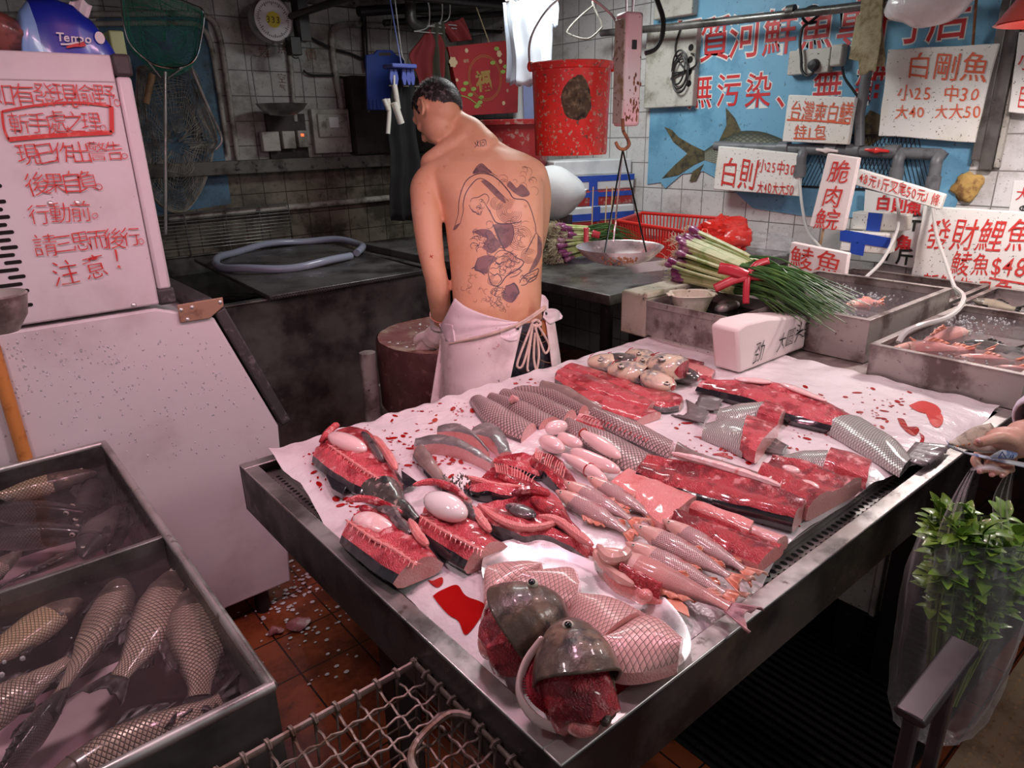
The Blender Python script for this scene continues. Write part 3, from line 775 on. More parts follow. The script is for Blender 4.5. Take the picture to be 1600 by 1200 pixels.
sign('narrow pinkish upright foam sign with three large red characters', 'x', 3.20, (1293, 240), (1342, 246), (1317, 362), (1264, 354), .03, 'foam_pink', [('脆', (1291, 282), (1326, 284), 38), ('肉', (1284, 318), (1313, 320), 34), ('鯇', (1270, 354), (1310, 357), 36)], stick=[(1288, 350), (1280, 392)])
sign('slanting narrow foam strip sign hung below the pipe', 'x', 3.30, (1342, 264), (1476, 304), (1468, 328), (1335, 289), .03, 'foam', [('48元1斤叉尾50元/條', (1342, 284), (1468, 321), 20, 1)])
sign('small pinkish foam sign standing behind the spring onion tips', 'x', 3.02, (1236, 378), (1326, 396), (1316, 456), (1228, 438), .03, 'foam_pink', [('鯪魚', (1232, 414), (1314, 430), 38), ('$48', (1268, 448), (1312, 456), 22)])
sign('widest foam sign with lines of fish prices leaning behind the trays', 'x', 3.50, (1444, 322), (1612, 332), (1612, 470), (1422, 432), .03, 'foam', [('發財鯉魚', (1444, 386), (1612, 388), 52), ('鯪魚$48', (1484, 424), (1604, 432), 38), ('新鮮生日魚', (1438, 450), (1580, 468), 30), [(1546, 434), (1604, 444)]])
sign('speckled foam sign beyond the dark trunking cut off by the frame edge', 'x', xw-.07, (1592, 50), (1690, 50), (1670, 186), (1575, 175), .03, 'foam', [('小白', (1588, 108), (1660, 110), 36), ('巨中', (1588, 165), (1640, 167), 36)])
t = sign('plain white notice with a red character above a dollar sign', 'x', xw-.008, (1584, 282), (1680, 286), (1670, 334), (1576, 330), .004, 'white_paint', [('大', (1586, 312), (1608, 313), 24)], 'red_paint', name='notice')
g = MB(); write(g, '$', P('x', xw-.012, 1590, 334), RW, UW, .05, off=.02); g.obj('lettering', 'black_marker', t, smooth=False)
# printed notice partly covered by taped foam
t = thing('printed_notice', 'white notice with red and black characters behind the blue taped foam', 'notice', (xw, 1.7, .9))
xn = xw-.05
g = MB(); g.prism([P('x', xn, *q) for q in [(1352, 296), (1446, 318), (1432, 420), (1345, 405)]], (.006, 0, 0)); g.obj('board', 'white_paint', t, recalc=True, smooth=False)
g1, g2 = MB(), MB()
for mb, ch, u, v, hp in [(g1, '白', 1379, 326, 22), (g1, '則', 1404, 330, 22), (g1, '魚', 1427, 334, 22), (g2, '斤', 1424, 358, 26), (g1, '魚', 1411, 390, 24), (g2, '/', 1396, 408, 22), (g2, '斤', 1412, 411, 24)]:
    p = P('x', xn-.002, u, v); h = (P('x', xn-.002, u, v-hp)-p).length*1.1; write(mb, ch, p-RW*h*.5, RW, UW, h, 1, .03)
g1.obj('lettering', 'red_paint', t, smooth=False); g2.obj('price_lettering', 'black_marker', t, smooth=False)
for k, (a, b, tp) in enumerate([(((1331, 331), (1416, 336)), ((1412, 362), (1331, 358)), [((1357, 332), (1379, 334), (1374, 362), (1353, 360))]), (((1316, 362), (1392, 366)), ((1386, 398), (1311, 392)), [((1313, 358), (1392, 372), (1388, 388), (1312, 376)), ((1330, 376), (1352, 380), (1348, 400), (1328, 396))])]):
    x_ = 3.42-.06*k
    t = thing('foam_block', ['upper white foam block bound with blue tape behind the hanging tubes', 'lower white foam block crossed by wide blue tape behind the trays'][k], 'foam block', P('x', x_, *b[1]))
    g = MB(); pts = [P('x', x_, *q) for q in (*a, *b)]; g.prism(pts, (.08, 0, 0)); g.obj('foam', 'foam', t, bevel=.006, recalc=True)
    for q in tp:
        g = MB(); g.prism([P('x', x_-.003, *w) for w in q], (.004, 0, 0)); g.obj('tape', 'blue_tape', t, recalc=True)

# tan cloth, pink plastic bag over the pole
t = thing('hanging_cloth', 'tan ragged cloth strip hung over the dark pole in front of the banner', 'cloth', (xw-.16, 1.75, 1.75))
for k, (q, dx) in enumerate([([(1346, -6), (1380, -10), (1377, 60), (1368, 112), (1358, 110), (1352, 116), (1342, 118), (1340, 60)], .0), ([(1338, 24), (1352, 20), (1358, 90), (1350, 98), (1326, 92)], .018), ([(1376, 20), (1380, 60), (1383, 92), (1380, 104), (1370, 104), (1366, 50)], .018)]):
    g = MB(); g.prism([P('x', xw-.19+dx, *p) for p in q], (.008, 0, 0)); g.obj('cloth_strip', 'tan_cloth', t, recalc=True, bevel=.002)
g = MB(); c = P('x', 3.2, 1450, 4)
g.ball(c, (.10, .16, .085), 28, 18)
for i, p in enumerate(g.v): g.v[i] = c+(p-c)*(1+.22*nz(p, 11, 4))+V((0, 0, .3*max(0, p.z-c.z-.02)))
g.tube([c+V((0, 0, .1)), c+V((.2, 0, .25)), V((3.4, c.y, 2.7))], .006, 6)
g.obj('plastic_bag', 'film_white', at=c, label='pinkish plastic bag hanging above the largest price sign', category='bag')

# ------------------------------------------------------------------ the back wall: conduits, scale, sockets, nets
ya_ = YA
def pipe(label, pts, r, m, name='conduit', cat='pipe', y=YA-.03, n=10, grp=None):
    g = MB(); pp = spline([P('y', y, *q) for q in pts], 6) if len(pts) > 2 else [P('y', y, *q) for q in pts]
    g.tube(pp, r, n); o = g.obj(name, m, at=pp[0], label=label, category=cat)
    if grp: o['group'] = grp
pipe('cream conduit bending down along the blue board edge', [(0, 24), (60, 23), (180, 22), (250, 21), (300, 22), (330, 30), (344, 60), (355, 130), (372, 250)], .017, 'pipe_white')
pipe('second cream conduit running just under the upper one', [(0, 40), (90, 38), (240, 36), (298, 37), (318, 46), (330, 72), (340, 130), (357, 240)], .015, 'pipe_white')
pipe('white water pipe running low along the grimy tiles', [(262, 342), (640, 306)], .022, 'pipe_white', 'water_pipe', y=YA-.05)
pipe('cream conduit arching beside the brown cabinet', [(535, 172), (524, 110), (519, 60), (526, 42), (550, 38), (600, 40), (700, 44)], .020, 'pipe_white')
pipe('cream conduit dropping behind the dial scale', [(450, 60), (455, 110), (462, 190)], .014, 'pipe_white')
pipe('thin black cable sagging along the tiles to the blue board', [(487, 60), (520, 76), (548, 84), (570, 94)], .008, 'cable_black', 'cable', 'cable')
pipe('thin black cable sagging above the grey fuse box', [(474, 110), (486, 117), (520, 118), (545, 123)], .007, 'cable_black', 'cable', 'cable')
pipe('dark vertical pipe beside the hanging blue board', [(566, -10), (571, 90), (574, 110)], .02, 'black_metal', y=YA-.04)
g = MB(); g.box((-.2, YA-.1, 2.44), (3.3, YA, 2.54)); g.obj('wooden_batten', 'wood_light', at=(1.5, YA-.05, 2.44), label='weathered wooden batten along the top of the tiled wall', category='batten')
t = thing('blue_backboard', 'faded blue board on the tiled wall behind the fishing nets', 'board', (1.3, YA, 1.1))
g = MB(); g.prism([P('y', YA-.002, *q) for q in [(150, 30), (322, 24), (360, 318), (245, 336)]], (0, -.012, 0)); g.obj('panel', 'blue_board', t, recalc=True, smooth=False)
# dial scale
ys = 4.5
t = thing('dial_scale', 'round white dial scale hanging over the steel tank with its pan', 'scale', P('y', ys, 430, 180))
c = P('y', ys, 426, 31); r = (P('y', ys, 456, 31)-c).length
g = MB(); MR = Matrix.Translation(c) @ Matrix.Rotation(pi/2, 4, 'X')
g.lathe([(r*.05, -.09), (r*.9, -.09), (r, -.07), (r*1.02, .01), (r*.97, .02), (r*.93, .008)], 40, mi=0, M=MR, cap=(True, False)); g.obj('case', 'steel', t)
g = MB(); g.lathe([(.0005, .009), (r*.94, .009)], 40, M=MR); g.obj('dial_face', 'white_plastic', t)
g = MB(); g.lathe([(.0005, .0115), (r*.36, .0115)], 28, M=MR); g.obj('dial_centre', 'yellow_dial', t)
g = MB()
for k in range(48):
    a = k*2*pi/48; d = V((cos(a), 0, sin(a))); l = .72 if k % 4 else .64
    stroke(g, [c+d*r*l+V((0, -.012, 0)), c+d*r*.8+V((0, -.012, 0))], .004, V((0, -1, 0)))
write(g, '333', c+V((-.045, -.0125, -.018)), V((1, 0, 0)), V((0, 0, 1)), .05)
g.obj('dial_marks', 'black_marker', t, smooth=False)
pb = P('y', ys, 440, 171); pr = (P('y', ys, 477, 163)-P('y', ys, 403, 163)).length/2
g = MB(); pc = P('y', ys, 440, 163)
g.lathe([(.001, -.068), (pr*.5, -.062), (pr*.85, -.03), (pr, .0), (pr*1.03, .003), (pr*.97, -.003), (pr*.8, -.03), (pr*.45, -.055), (.001, -.06)], 36, pc); g.obj('pan', 'steel', t)
for s in (-1, 1):
    g = MB(); g.tube(spline([c+V((s*.01, 0, -r)), c+V((s*pr*.7, 0, -r-.08)), pc+V((s*pr*1.0, 0, .25)), pc+V((s*pr, 0, 0))], 6), .004, 6); g.obj('hanging_wire', 'steel_dark', t)
g = MB(); g.tube([c+V((0, .03, r*.9)), c+V((0, .03, .6))], .008, 8); g.obj('hook_rod', 'steel_dark', t)
t = thing('black_bracket', 'black box bracket beside the round dial scale', 'bracket', P('y', 4.4, 475, 80))
a, b = P('y', 4.4, 463, -15), P('y', 4.4, 487, 64); MB().box((a.x, 4.4, b.z), (b.x, 4.5, 2.7)).obj('post', 'black_metal', t)
a, b = P('y', 4.4, 454, 56), P('y', 4.4, 474, 86); MB().box((a.x, 4.41, b.z), (b.x, 4.49, a.z)).obj('block', 'black_metal', t, bevel=.004)
# sockets on boards
t = thing('socket_strip', 'white double socket box on a brown board under the dial scale pan', 'socket box', P('y', YA, 445, 235))
a, b = P('y', YA, 412, 178), P('y', YA, 480, 243); MB().box((a.x, YA-.03, b.z-.02), (b.x, YA, a.z)).obj('back_board', 'brown_cabinet', t)
for k, (u0, u1, v0, v1) in enumerate([(406, 438, 206, 236), (438, 462, 205, 232), (462, 484, 204, 230)]):
    a, b = P('y', YA-.05, u0, v0), P('y', YA-.05, u1, v1); g = MB().box((a.x, YA-.08, b.z), (b.x-.004, YA-.03, a.z)); g.obj('box', 'dirty_white', t, bevel=.006)
g = MB(); a, b = P('y', YA-.081, 470, 209), P('y', YA-.081, 475, 213); g.box((a.x, YA-.083, b.z), (b.x, YA-.079, a.z)); g.obj('switch_light', 'display_red', t)
t = thing('fuse_box', 'grey fuse box with a square lid beside the white socket strip', 'fuse box', P('y', YA, 520, 240))
a, b = P('y', YA-.05, 486, 170), P('y', YA-.05, 551, 238); MB().box((a.x, YA-.05, b.z), (b.x, YA, a.z)).obj('housing', 'dirty_white', t, bevel=.006)
a, b = P('y', YA-.06, 495, 178), P('y', YA-.06, 545, 214); MB().box((a.x, YA-.07, b.z), (b.x, YA-.05, a.z)).obj('lid', 'pipe_white', t, bevel=.008)
g = MB(); a, b = P('y', YA-.072, 514, 183), P('y', YA-.072, 530, 199); g.box((a.x, YA-.072, b.z), (b.x, YA-.0705, a.z)); g.obj('paper_label', 'paper_white', t)
t = thing('cupboard', 'dark brown flaking cabinet behind the hanging blue board', 'cabinet', P('y', YA, 590, 236))
a, b = P('y', YA-.1, 546, 118), P('y', YA-.1, 690, 236); MB().box((a.x, YA-.12, b.z), (b.x+.05, YA, a.z)).obj('body', 'brown_cabinet', t, bevel=.004)
g = MB()
for k, (txt, u, v, h) in enumerate([('鯉', 404, 88, 20), ('魚', 434, 82, 20), ('價', 478, 92, 20), ('空', 434, 128, 16), ('气', 436, 142, 13), ('下', 450, 196, 14)]):
    A = P('y', YA-.002, u, v); write(g, txt, A, V((1, 0, 0)), V((0, 0, 1)), (P('y', YA-.002, u, v-h)-A).length, jit=.1, off=-.012, warp=.06, seed=k, lift=.002)
o = g.obj('tile_writing', 'rust', smooth=False, at=(2.0, YA, 1.9)); o['label'] = 'faint reddish handwriting on the tiles around the dial scale'; o['category'] = 'writing'

# fishing nets
t = thing('green_dip_net', 'green dip net with a wire hoop and long steel handle', 'net', P('y', 4.45, 257, 365))
yn = 4.42
hoop = [P('y', yn, *q) for q in [(187, -22), (194, 40), (206, 72), (236, 98), (262, 106), (288, 104), (306, 90), (314, 60), (318, 20), (302, 8), (256, -8), (220, -20), (187, -22)]]
hp = spline(hoop, 8)
MB().tube(hp, .0055, 7).obj('hoop', 'chrome', t)
MB().tube([P('y', yn, 258, 112), P('y', yn, 259, 366)], .010, 10).obj('handle', 'steel', t)
for a, b in (((206, 72), (252, 122)), ((300, 96), (262, 122))):
    pass
g = MB()
for a, b in (((232, 97), (252, 122)), ((288, 104), (262, 122))): g.tube([P('y', yn, *a), P('y', yn, *b)], .005, 6)
g.obj('brace', 'steel', t)
c = sum(hp, V())/len(hp)
def netbag(hoop, c, depth, mat_, name, parent, th, n1, nr=16, lean=V((0, 0, 0)), rag=.02, seed=1):
    N = n1; m = len(hoop)-1
    g = MB()
    def f(s, q):
        p = hoop[int(s*m) % m].lerp(hoop[(int(s*m)+1) % m], s*m-int(s*m))
        k = q; rr = sqrt(max(0, 1-k*k*.97))
        return c+(p-c)*rr+V((0, depth, 0))*k+lean*k+V((nz(p+V((k, 0, 0)), 6, seed), nz(p+V((0, k, 0)), 6, seed+1), nz(p+V((0, 0, k)), 6, seed+2)))*rag*(.2+k)
    g.grid(f, N, nr)
    o = g.obj(name, mat_, parent, smooth=False)
    w = o.modifiers.new('Wire', 'WIREFRAME'); w.thickness = th; w.use_even_offset = False
    return o
netbag(hp, c, .12, 'green_net', 'net', t, .0024, 64, 26, V((.02, 0, -.06)), .03, 3)
netbag(hp, c, .10, 'green_net', 'net_lining', t, .0028, 46, 18, V((.02, 0, -.10)), .05, 8)
t = thing('grey_dip_net', 'grey dip net with a bent steel frame hanging below the green net', 'net', P('y', 4.5, 280, 330))
hoop2 = [P('y', 4.65, *q) for q in [(214, 105), (212, 160), (214, 230), (228, 290), (258, 326), (290, 330), (318, 290), (334, 232), (340, 215), (322, 165), (302, 108), (260, 98), (214, 105)]]
hp2 = spline(hoop2, 6); c2 = sum(hp2, V())/len(hp2)
netbag(hp2, c2, -.03, 'grey_net', 'net', t, .0042, 66, 24, V((0, 0, -.04)), .03, 5)
netbag(hp2, c2, .04, 'grey_net', 'net_lining', t, .0042, 52, 22, V((0, 0, -.05)), .04, 9)
MB().tube(spline([P('y', 4.60, *q) for q in [(298, 100), (306, 122), (330, 178), (344, 208), (346, 222), (337, 234)]], 6), .0085, 8).obj('frame_rod', 'steel', t)
g = MB(); g.tube([P('y', 4.40, 238, 116), P('y', 4.40, 228, 162)], .018, 10); g.obj('grip', 'wood_light', t)
# ------------------------------------------------------------------ things at the back of the stall
g = MB(); g.tube([(1.9, 3.9, 2.30), (XB, 3.9, 2.32)], .022, 12); g.obj('hanging_rail', 'black_metal', at=(2.8, 3.9, 2.3), label='dark rail under the ceiling carrying the clothes and the red gift bag', category='rail')
g = MB(); g.tube([(2.02, .7, 2.24), (2.02, YA, 2.24)], .02, 12); g.obj('hanging_rail', 'black_metal', at=(2.02, 2.7, 2.24), label='dark rail above the display table carrying the bucket and the hook scale', category='rail')
for k, (a, b, r) in enumerate([((560, 18), (790, 4), .03), ((600, 36), (800, 20), .02), ((690, 46), (840, 52), .012)]):
    p, q = P('y', 4.2+.1*k, *a), P('y', 4.2+.1*k, *b); g = MB(); g.tube([p, q, V((XB, q.y, q.z+.02))], r, 10)
    g.obj('overhead_pipe', 'black_metal', at=p, label=['thick dark overhead pipe in the gloom behind the clothes', 'thinner dark overhead pipe under the thick one', 'thin dark overhead pipe crossing above the red gift bag'][k], category='pipe')
g = MB(); p = P('y', 4.1, 641, 0); g.tube(spline([p+V((0, 0, .4)), p, P('y', 4.1, 642, 30), P('y', 4.1, 654, 42), P('y', 4.1, 668, 40)], 6), .035, 12)
g.obj('drain_pipe', 'steel_dark', at=p, label='grey bent drain pipe end hanging above the red garment', category='pipe')

def cloth(name, mat_, parent, left, right, ax, val, amp=.02, nf=4, nu=22, nv=24, thick=.004, seed=1, lift=0):
    L = spline([P(ax, val, *q) for q in left], 8); R = spline([P(ax, val, *q) for q in right], 8)
    nrm = V((0, -1, 0)) if ax == 'y' else V((-1, 0, 0))
    def f(s, q):
        a = L[int(s*(len(L)-1))].lerp(R[int(s*(len(R)-1))], q)
        return a+nrm*(amp*sin(q*nf*2*pi+2*nz(a, 3, seed)+seed)*(.35+.65*s)+.6*amp*nz(a, 9, seed)+lift)
    g = MB().grid(f, nu, nv); o = g.obj(name, mat_, parent)
    m = o.modifiers.new('Solid', 'SOLIDIFY'); m.thickness = thick; return o
yc = 3.9
for nm, m, lab, left, right, hk in [('hanging_shirt', 'dark_red_cloth', 'dark red garment hanging behind the bowed head of the man', [(664, 52), (644, 76), (637, 92), (650, 122), (655, 150)], [(676, 42), (690, 60), (694, 90), (690, 125), (690, 160)], (668, 42)),
                                   ('hanging_shirt', 'olive_cloth', 'olive garment hanging between the red garment and the red gift bag', [(676, 36), (674, 70), (676, 110), (682, 165)], [(694, 34), (700, 66), (704, 110), (708, 170)], (688, 34)),
                                   ('hanging_shirt', 'dark_red_cloth', 'crimson garment on steel hangers above the red gift bag', [(690, 38), (698, 52), (706, 66)], [(726, 28), (736, 46), (742, 62)], (700, 30)),
                                   ('hanging_trousers', 'black_cloth', 'black trousers hanging beside the white gloves over the steel tank', [(612, 125), (610, 200), (608, 270), (612, 345)], [(648, 125), (652, 200), (656, 270), (660, 345)], (630, 126))]:
    y_ = yc-.02 if 'trousers' in nm else yc
    p = P('y', y_, *hk); t = thing(nm, lab, 'clothes', (p.x, y_, p.z-.4))
    cloth('fabric', m, t, left, right, 'y', y_, .03, 2, seed=len(lab) % 7)
    g = MB(); g.tube(spline([p+V((-.10, 0, -.03)), p, p+V((.02, 0, .10)), p+V((0, 0, .16)), V((p.x-.01, yc, 2.33))], 6), .004, 6); g.tube([p+V((-.10, 0, -.03)), p+V((.12, 0, -.03))], .004, 6)
    g.obj('hanger', 'steel', t)
# red gift bag
yg = 3.86
t = thing('gift_bag', 'flat red paper gift bag printed with a gold fortune character and blossoms', 'bag', P('y', yg, 755, 180))
q = [P('y', yg, *p) for p in [(700, 73), (812, 61), (809, 176), (724, 181)]]
g = MB(); g.prism(q, (0, .05, 0)); g.obj('bag_body', 'bag_red_paper', t, recalc=True, bevel=.002)
ex = (q[1]-q[0]).normalized(); ez = V((-ex.z, 0, ex.x)); ny = V((0, -1, 0))
g = MB(); p = P('y', yg-.001, 745, 141); write(g, '福', p, ex, ez, .13, off=.03, slant=0); 
c = P('y', yg-.001, 758, 122)
for r in (.135, .125):
    stroke(g, [c+(ex*cos(a*2*pi/40)+ez*sin(a*2*pi/40))*r+ny*.001 for a in range(41)], .0025, ny)
g.obj('gold_character', 'gold_print', t, smooth=False)
g = MB(); g2 = MB(); rg = random.Random(3)
for (u, v, s) in [(708, 97, .03), (729, 79, .013), (714, 125, .010), (787, 161, .013), (780, 84, .02), (782, 96, .014)]:
    p = P('y', yg-.002, u, v); g.add([p+(ex*cos(a*pi/8)+ez*sin(a*pi/8))*s*(1+.15*cos(a*2.5)) for a in range(16)], [tuple(range(16))])
for (u, v) in [(735, 148), (724, 140), (750, 160), (740, 139), (776, 76), (790, 104), (770, 98), (786, 112), (728, 130), (752, 152), (745, 166)]:
    p = P('y', yg-.002, u, v); w = rg.uniform(0, 3)
    g2.add([p+(ex*cos(a*pi/5+w)*.022+ez*sin(a*pi/5+w)*.012) for a in range(10)], [tuple(range(10))])
stroke(g2, spline([P('y', yg-.002, *q_) for q_ in [(714, 148), (730, 152), (742, 160), (752, 166)]], 4), .006, ny)
for txt, u, v in (('福到', 724, 98), ('春', 791, 144)): write(g, txt, P('y', yg-.001, u, v), ex, ez, .022)
g.obj('cream_blossom', 'cream_print', t, smooth=False); g2.obj('green_leaf', 'green_print', t, smooth=False)
g = MB(); g.tube([P('y', yg+.02, 764, 66), V((P('y', yg+.02, 744, -6).x, yc, 2.32))], .004, 6); g.obj('cord', 'tan_cloth', t)
# blue chopping board and clip hanger
yb = 4.25
t = thing('chopping_board', 'blue plastic board with a handle slot hanging in front of the brown cabinet', 'board', P('y', yb, 600, 172))
g = MB(); out = [(572, 86), (585, 84), (590, 78), (612, 78), (620, 86), (632, 92), (630, 172), (575, 172)]
o_ = [P('y', yb, *q) for q in out]; hole = [P('y', yb, *q) for q in [(592, 87), (592, 82), (610, 82), (611, 87)]]
g.prism(o_, (0, .02, 0)); g.obj('board', 'blue_plastic', t, recalc=True, bevel=.004)
g = MB(); g.prism([p+V((0, -.001, 0)) for p in hole], (0, .002, 0)); g.obj('handle_slot', 'brown_cabinet', t, recalc=True)
g = MB()
for k in range(5): a = P('y', yb-.002, 576+k*6, 156); g.box((a.x, yb-.006, a.z-.055), (a.x+.012, yb, a.z))
g.obj('rib', 'blue_plastic', t)
g = MB(); g.tube([P('y', yb+.01, 610, 82), P('y', yb+.01, 611, 40), V((P('y', yb, 611, 40).x, 4.2, 2.34))], .003, 6); g.obj('wire', 'steel_dark', t)
t = thing('clip_hanger', 'blue plastic clip hanger with pegs hung beside the blue board', 'clip hanger', P('y', yc-.08, 630, 130))
a, b = P('y', yc-.1, 608, 106), P('y', yc-.1, 646, 101); MB().box((a.x, yc-.14, a.z), (b.x, yc-.02, b.z)).obj('frame', 'blue_clip', t, bevel=.006)
for u in (612, 618, 631, 638, 644):
    p = P('y', yc-.1, u, 108); g = MB(); g.prism([p+V((-.009, 0, 0)), p+V((.009, 0, 0)), p+V((.016, 0, -.05)), p+V((.006, 0, -.085)), p+V((-.006, 0, -.085)), p+V((-.016, 0, -.05))], (0, .012, 0)); g.obj('peg', 'blue_clip', t, recalc=True)
g = MB(); p = P('y', yc-.08, 627, 101); g.tube([p, V((p.x, yc, 2.31))], .004, 6); g.obj('hook', 'blue_clip', t)
for k, pts in enumerate([[(616, 132), (619, 150), (622, 170)], [(606, 154), (608, 175), (606, 209)], [(600, 155), (604, 165), (607, 172)], [(616, 160), (622, 178), (627, 193)]]):
    r = [.016, .013, .013, .02][k]
    if k == 0: tg = thing('work_glove', 'white cotton gloves clipped to hang from the blue pegs', 'glove', P('y', yc-.12, 614, 210))
    g = MB(); g.tube(spline([P('y', yc-.12-.01*k, *q) for q in pts], 5), r, 10)
    if k == 0: g.tube([P('y', yc-.12, 616, 134), P('y', yc-.1, 616, 118)], .006, 6)
    g.obj('finger' if k else 'cuff', 'white_glove', tg)

# white shirts on a hanger
t = thing('hanging_shirt', 'stack of white sleeveless shirts hanging above the red tub', 'shirt', D(828, 130, 3.25))
xs = D(828, 70, 3.25)
def clothD(name, m, par, left, right, tt, **k):
    L = spline([D(*q, tt) for q in left], 8); R = spline([D(*q, tt) for q in right], 8)
    amp = k.get('amp', .015); nf = k.get('nf', 3); sd = k.get('seed', 1)
    def f(s, q):
        a = L[int(s*(len(L)-1))].lerp(R[int(s*(len(R)-1))], q)
        return a-_F*(amp*sin(q*nf*2*pi+2*nz(a, 3, sd)+sd)*(.35+.65*s)+.6*amp*nz(a, 12, sd))
    g = MB().grid(f, 22, 24); o = g.obj(name, m, par); md = o.modifiers.new('Solid', 'SOLIDIFY'); md.thickness = .004
    return o
clothD('shirt_layer', 'white_cloth', t, [(786, 4), (788, 34), (792, 80), (791, 128)], [(866, -4), (864, 40), (862, 90), (862, 112)], 3.30, nf=2, seed=3)
clothD('shirt_layer', 'white_cloth', t, [(790, -6), (793, 30), (800, 90), (796, 132)], [(832, 14), (836, 50), (834, 100), (832, 134)], 3.26, nf=2.5, seed=5)
clothD('shirt_layer', 'white_cloth', t, [(803, 12), (800, 40), (806, 90), (806, 133)], [(828, 12), (842, 50), (846, 90), (848, 128)], 3.22, nf=1.5, seed=8, amp=.01)
clothD('sleeve', 'white_cloth', t, [(852, -6), (862, 14), (864, 40)], [(866, -6), (873, 10), (871, 42)], 3.28, nf=1, seed=2)
g = MB(); p = D(828, -4, 3.26); g.tube(spline([D(790, 2, 3.26), p, D(866, 0, 3.26)], 6), .005, 6); g.tube([p, V((2.02, p.y, 2.24))], .004, 6); g.obj('hanger', 'steel', t)
t = thing('wire_hanger', 'empty thin wire hanger beside the bucket handle', 'hanger', D(910, 60, 3.2))
g = MB(); g.tube(spline([D(*q, 3.2) for q in [(928, 8), (906, 26), (888, 46), (890, 54), (918, 61), (938, 46), (940, 38), (930, 16), (926, 4), (930, -8)]], 5), .0045, 6); p = D(930, -8, 3.2); g.tube([p, V((2.02, p.y, 2.24))], .003, 5); g.obj('wire', 'pipe_white', t)

# red bucket
bt = 2.7; bc = D(893, 100, bt); br0 = 64*bt/FPX; bh = .335
t = thing('bucket', 'worn red plastic bucket with a crusted hole patch hanging by its wire handle', 'bucket', (bc.x, bc.y, bc.z-bh))
g = MB(); g.lathe([(.002, -bh), (br0*.89, -bh), (br0*.905, -bh+.01), (br0*.93, -bh*.5), (br0*.965, -.025), (br0*1.0, -.022), (br0*1.03, 0), (br0*1.0, .004), (br0*.95, -.005), (br0*.9, -bh*.6), (br0*.87, -bh+.01), (.002, -bh+.01)], 56, bc)
g.obj('bucket_body', 'red_bucket', t)
vd = (CAM-bc); vd.z = 0; vd.normalize(); sd_ = V((-vd.y, vd.x, 0)); 
if sd_.dot(CR) < 0: sd_ = -sd_
g = MB()
def patch(s, q):
    a = q*2*pi; r = s
    an = .15+.40*r*cos(a)*(1+.15*nz((cos(a), sin(a), 0), 2, 2)); zz = -.125+.085*r*sin(a)*(1+.2*nz((cos(a)*2, sin(a)*2, 1), 1, 5))
    rad = br0*(.95+.0*zz)-.003+.016*(1-r*r)+.006*nz((an*20, zz*60, 0), 1, 3)*(1-r)
    return bc+vd*rad*cos(an)+sd_*rad*sin(an)+V((0, 0, zz))
g.grid(patch, 14, 40); g.obj('crust_patch', 'crust', t)
g = MB(); k_ = [D(*q, bt) for q in [(828, 104), (827, 72), (836, 44), (856, 14), (880, -6)]]; k2 = [D(*q, bt) for q in [(924, -2), (944, 12), (962, 34), (962, 70), (957, 104)]]
g.tube(spline(k_+[D(900, -14, bt)]+k2, 6), .0045, 8); tp = D(900, -14, bt); g.tube([tp, V((2.02, tp.y, 2.24))], .005, 8); g.obj('handle', 'steel_bright', t)
for u in (829, 957):
    p = D(u, 104, bt); g = MB(); g.ball(p, (.014, .014, .02), 12, 8); g.obj('handle_lug', 'red_bucket', t)

# hook scale with its hanging pan
st = 2.4; c0 = D(984, 20, st); sh = 168*st/FPX*.99; ax_ = Matrix.Rotation(-YAW+radians(24), 4, 'Z')
t = thing('hook_scale', 'rusty white and pink box scale hanging on a rail with a steel pan', 'scale', (c0.x, c0.y, c0.z-sh))
mat('scale_case', (.72, .70, .68), .4, 0, [((.80, .50, .52), 1.2, .44, .5, 1), ((.33, .14, .05), 9, .62, .72, 7), ((.08, .05, .04), 60, .66, .7)])
mat('scale_side', (.55, .54, .46), .5, 0, [((.30, .24, .12), 14, .45, .65), ((.12, .10, .08), 60, .58, .68)])
Mx = Matrix.Translation(c0) @ ax_
g = MB(); g.box((-.036, -.035, -sh), (.036, .035, 0), M=Mx); g.obj('case', 'scale_case', t, bevel=.010)
g = MB(); g.box((-.038, -.030, -sh+.01), (-.034, .034, -.02), M=Mx); g.obj('side_plate', 'scale_side', t, bevel=.002)
g = MB(); g.box((-.010, -.0375, -.118), (.010, -.034, -.088), M=Mx); g.obj('display_window', 'black_plastic', t, bevel=.002)
g = MB()
for s in range(46):
    a, r = rnd.uniform(-.03, .033), rnd.uniform(0, 1)**1.5
    p = Mx @ V((a, -.0352, -sh+.02+r*.15)); w = rnd.uniform(.002, .007)
    g.add([p+(ax_ @ V((w*cos(i*pi/3)*.7, 0, w*sin(i*pi/3)*(1+rnd.random()))) ) for i in range(6)], [tuple(range(6))])
g.obj('rust_stain', 'rust', t, smooth=False)
g = MB(); g.tube(spline([Mx @ V(q) for q in [(-.012, 0, -.01), (-.014, 0, .07), (0, 0, .10), (.014, 0, .07), (.012, 0, -.01)]], 5), .005, 8); tp = Mx @ V((0, 0, .10)); g.tube([tp, V((2.02, tp.y, 2.24))], .007, 8); g.obj('hanging_loop', 'steel_bright', t)
g = MB(); hk = [D(*q, st) for q in [(973, 186), (974, 204), (980, 216), (983, 226), (976, 233), (967, 231), (962, 222)]]
g.tube(spline(hk, 6), [.006]*37, 8); g.obj('hook', 'rust', t)
pt_ = 2.43; pc = D(968, 386, pt_); pr = 67*pt_/FPX
g = MB(); g.lathe([(.001, -.062), (pr*.4, -.058), (pr*.75, -.038), (pr*.95, -.01), (pr, 0), (pr*1.02, .003), (pr*.97, .0), (pr*.9, -.012), (pr*.7, -.036), (pr*.38, -.053), (.001, -.056)], 48, pc); pan = g.obj('pan', 'steel_bright', t)
g = MB()
hkp = D(973, 232, st)
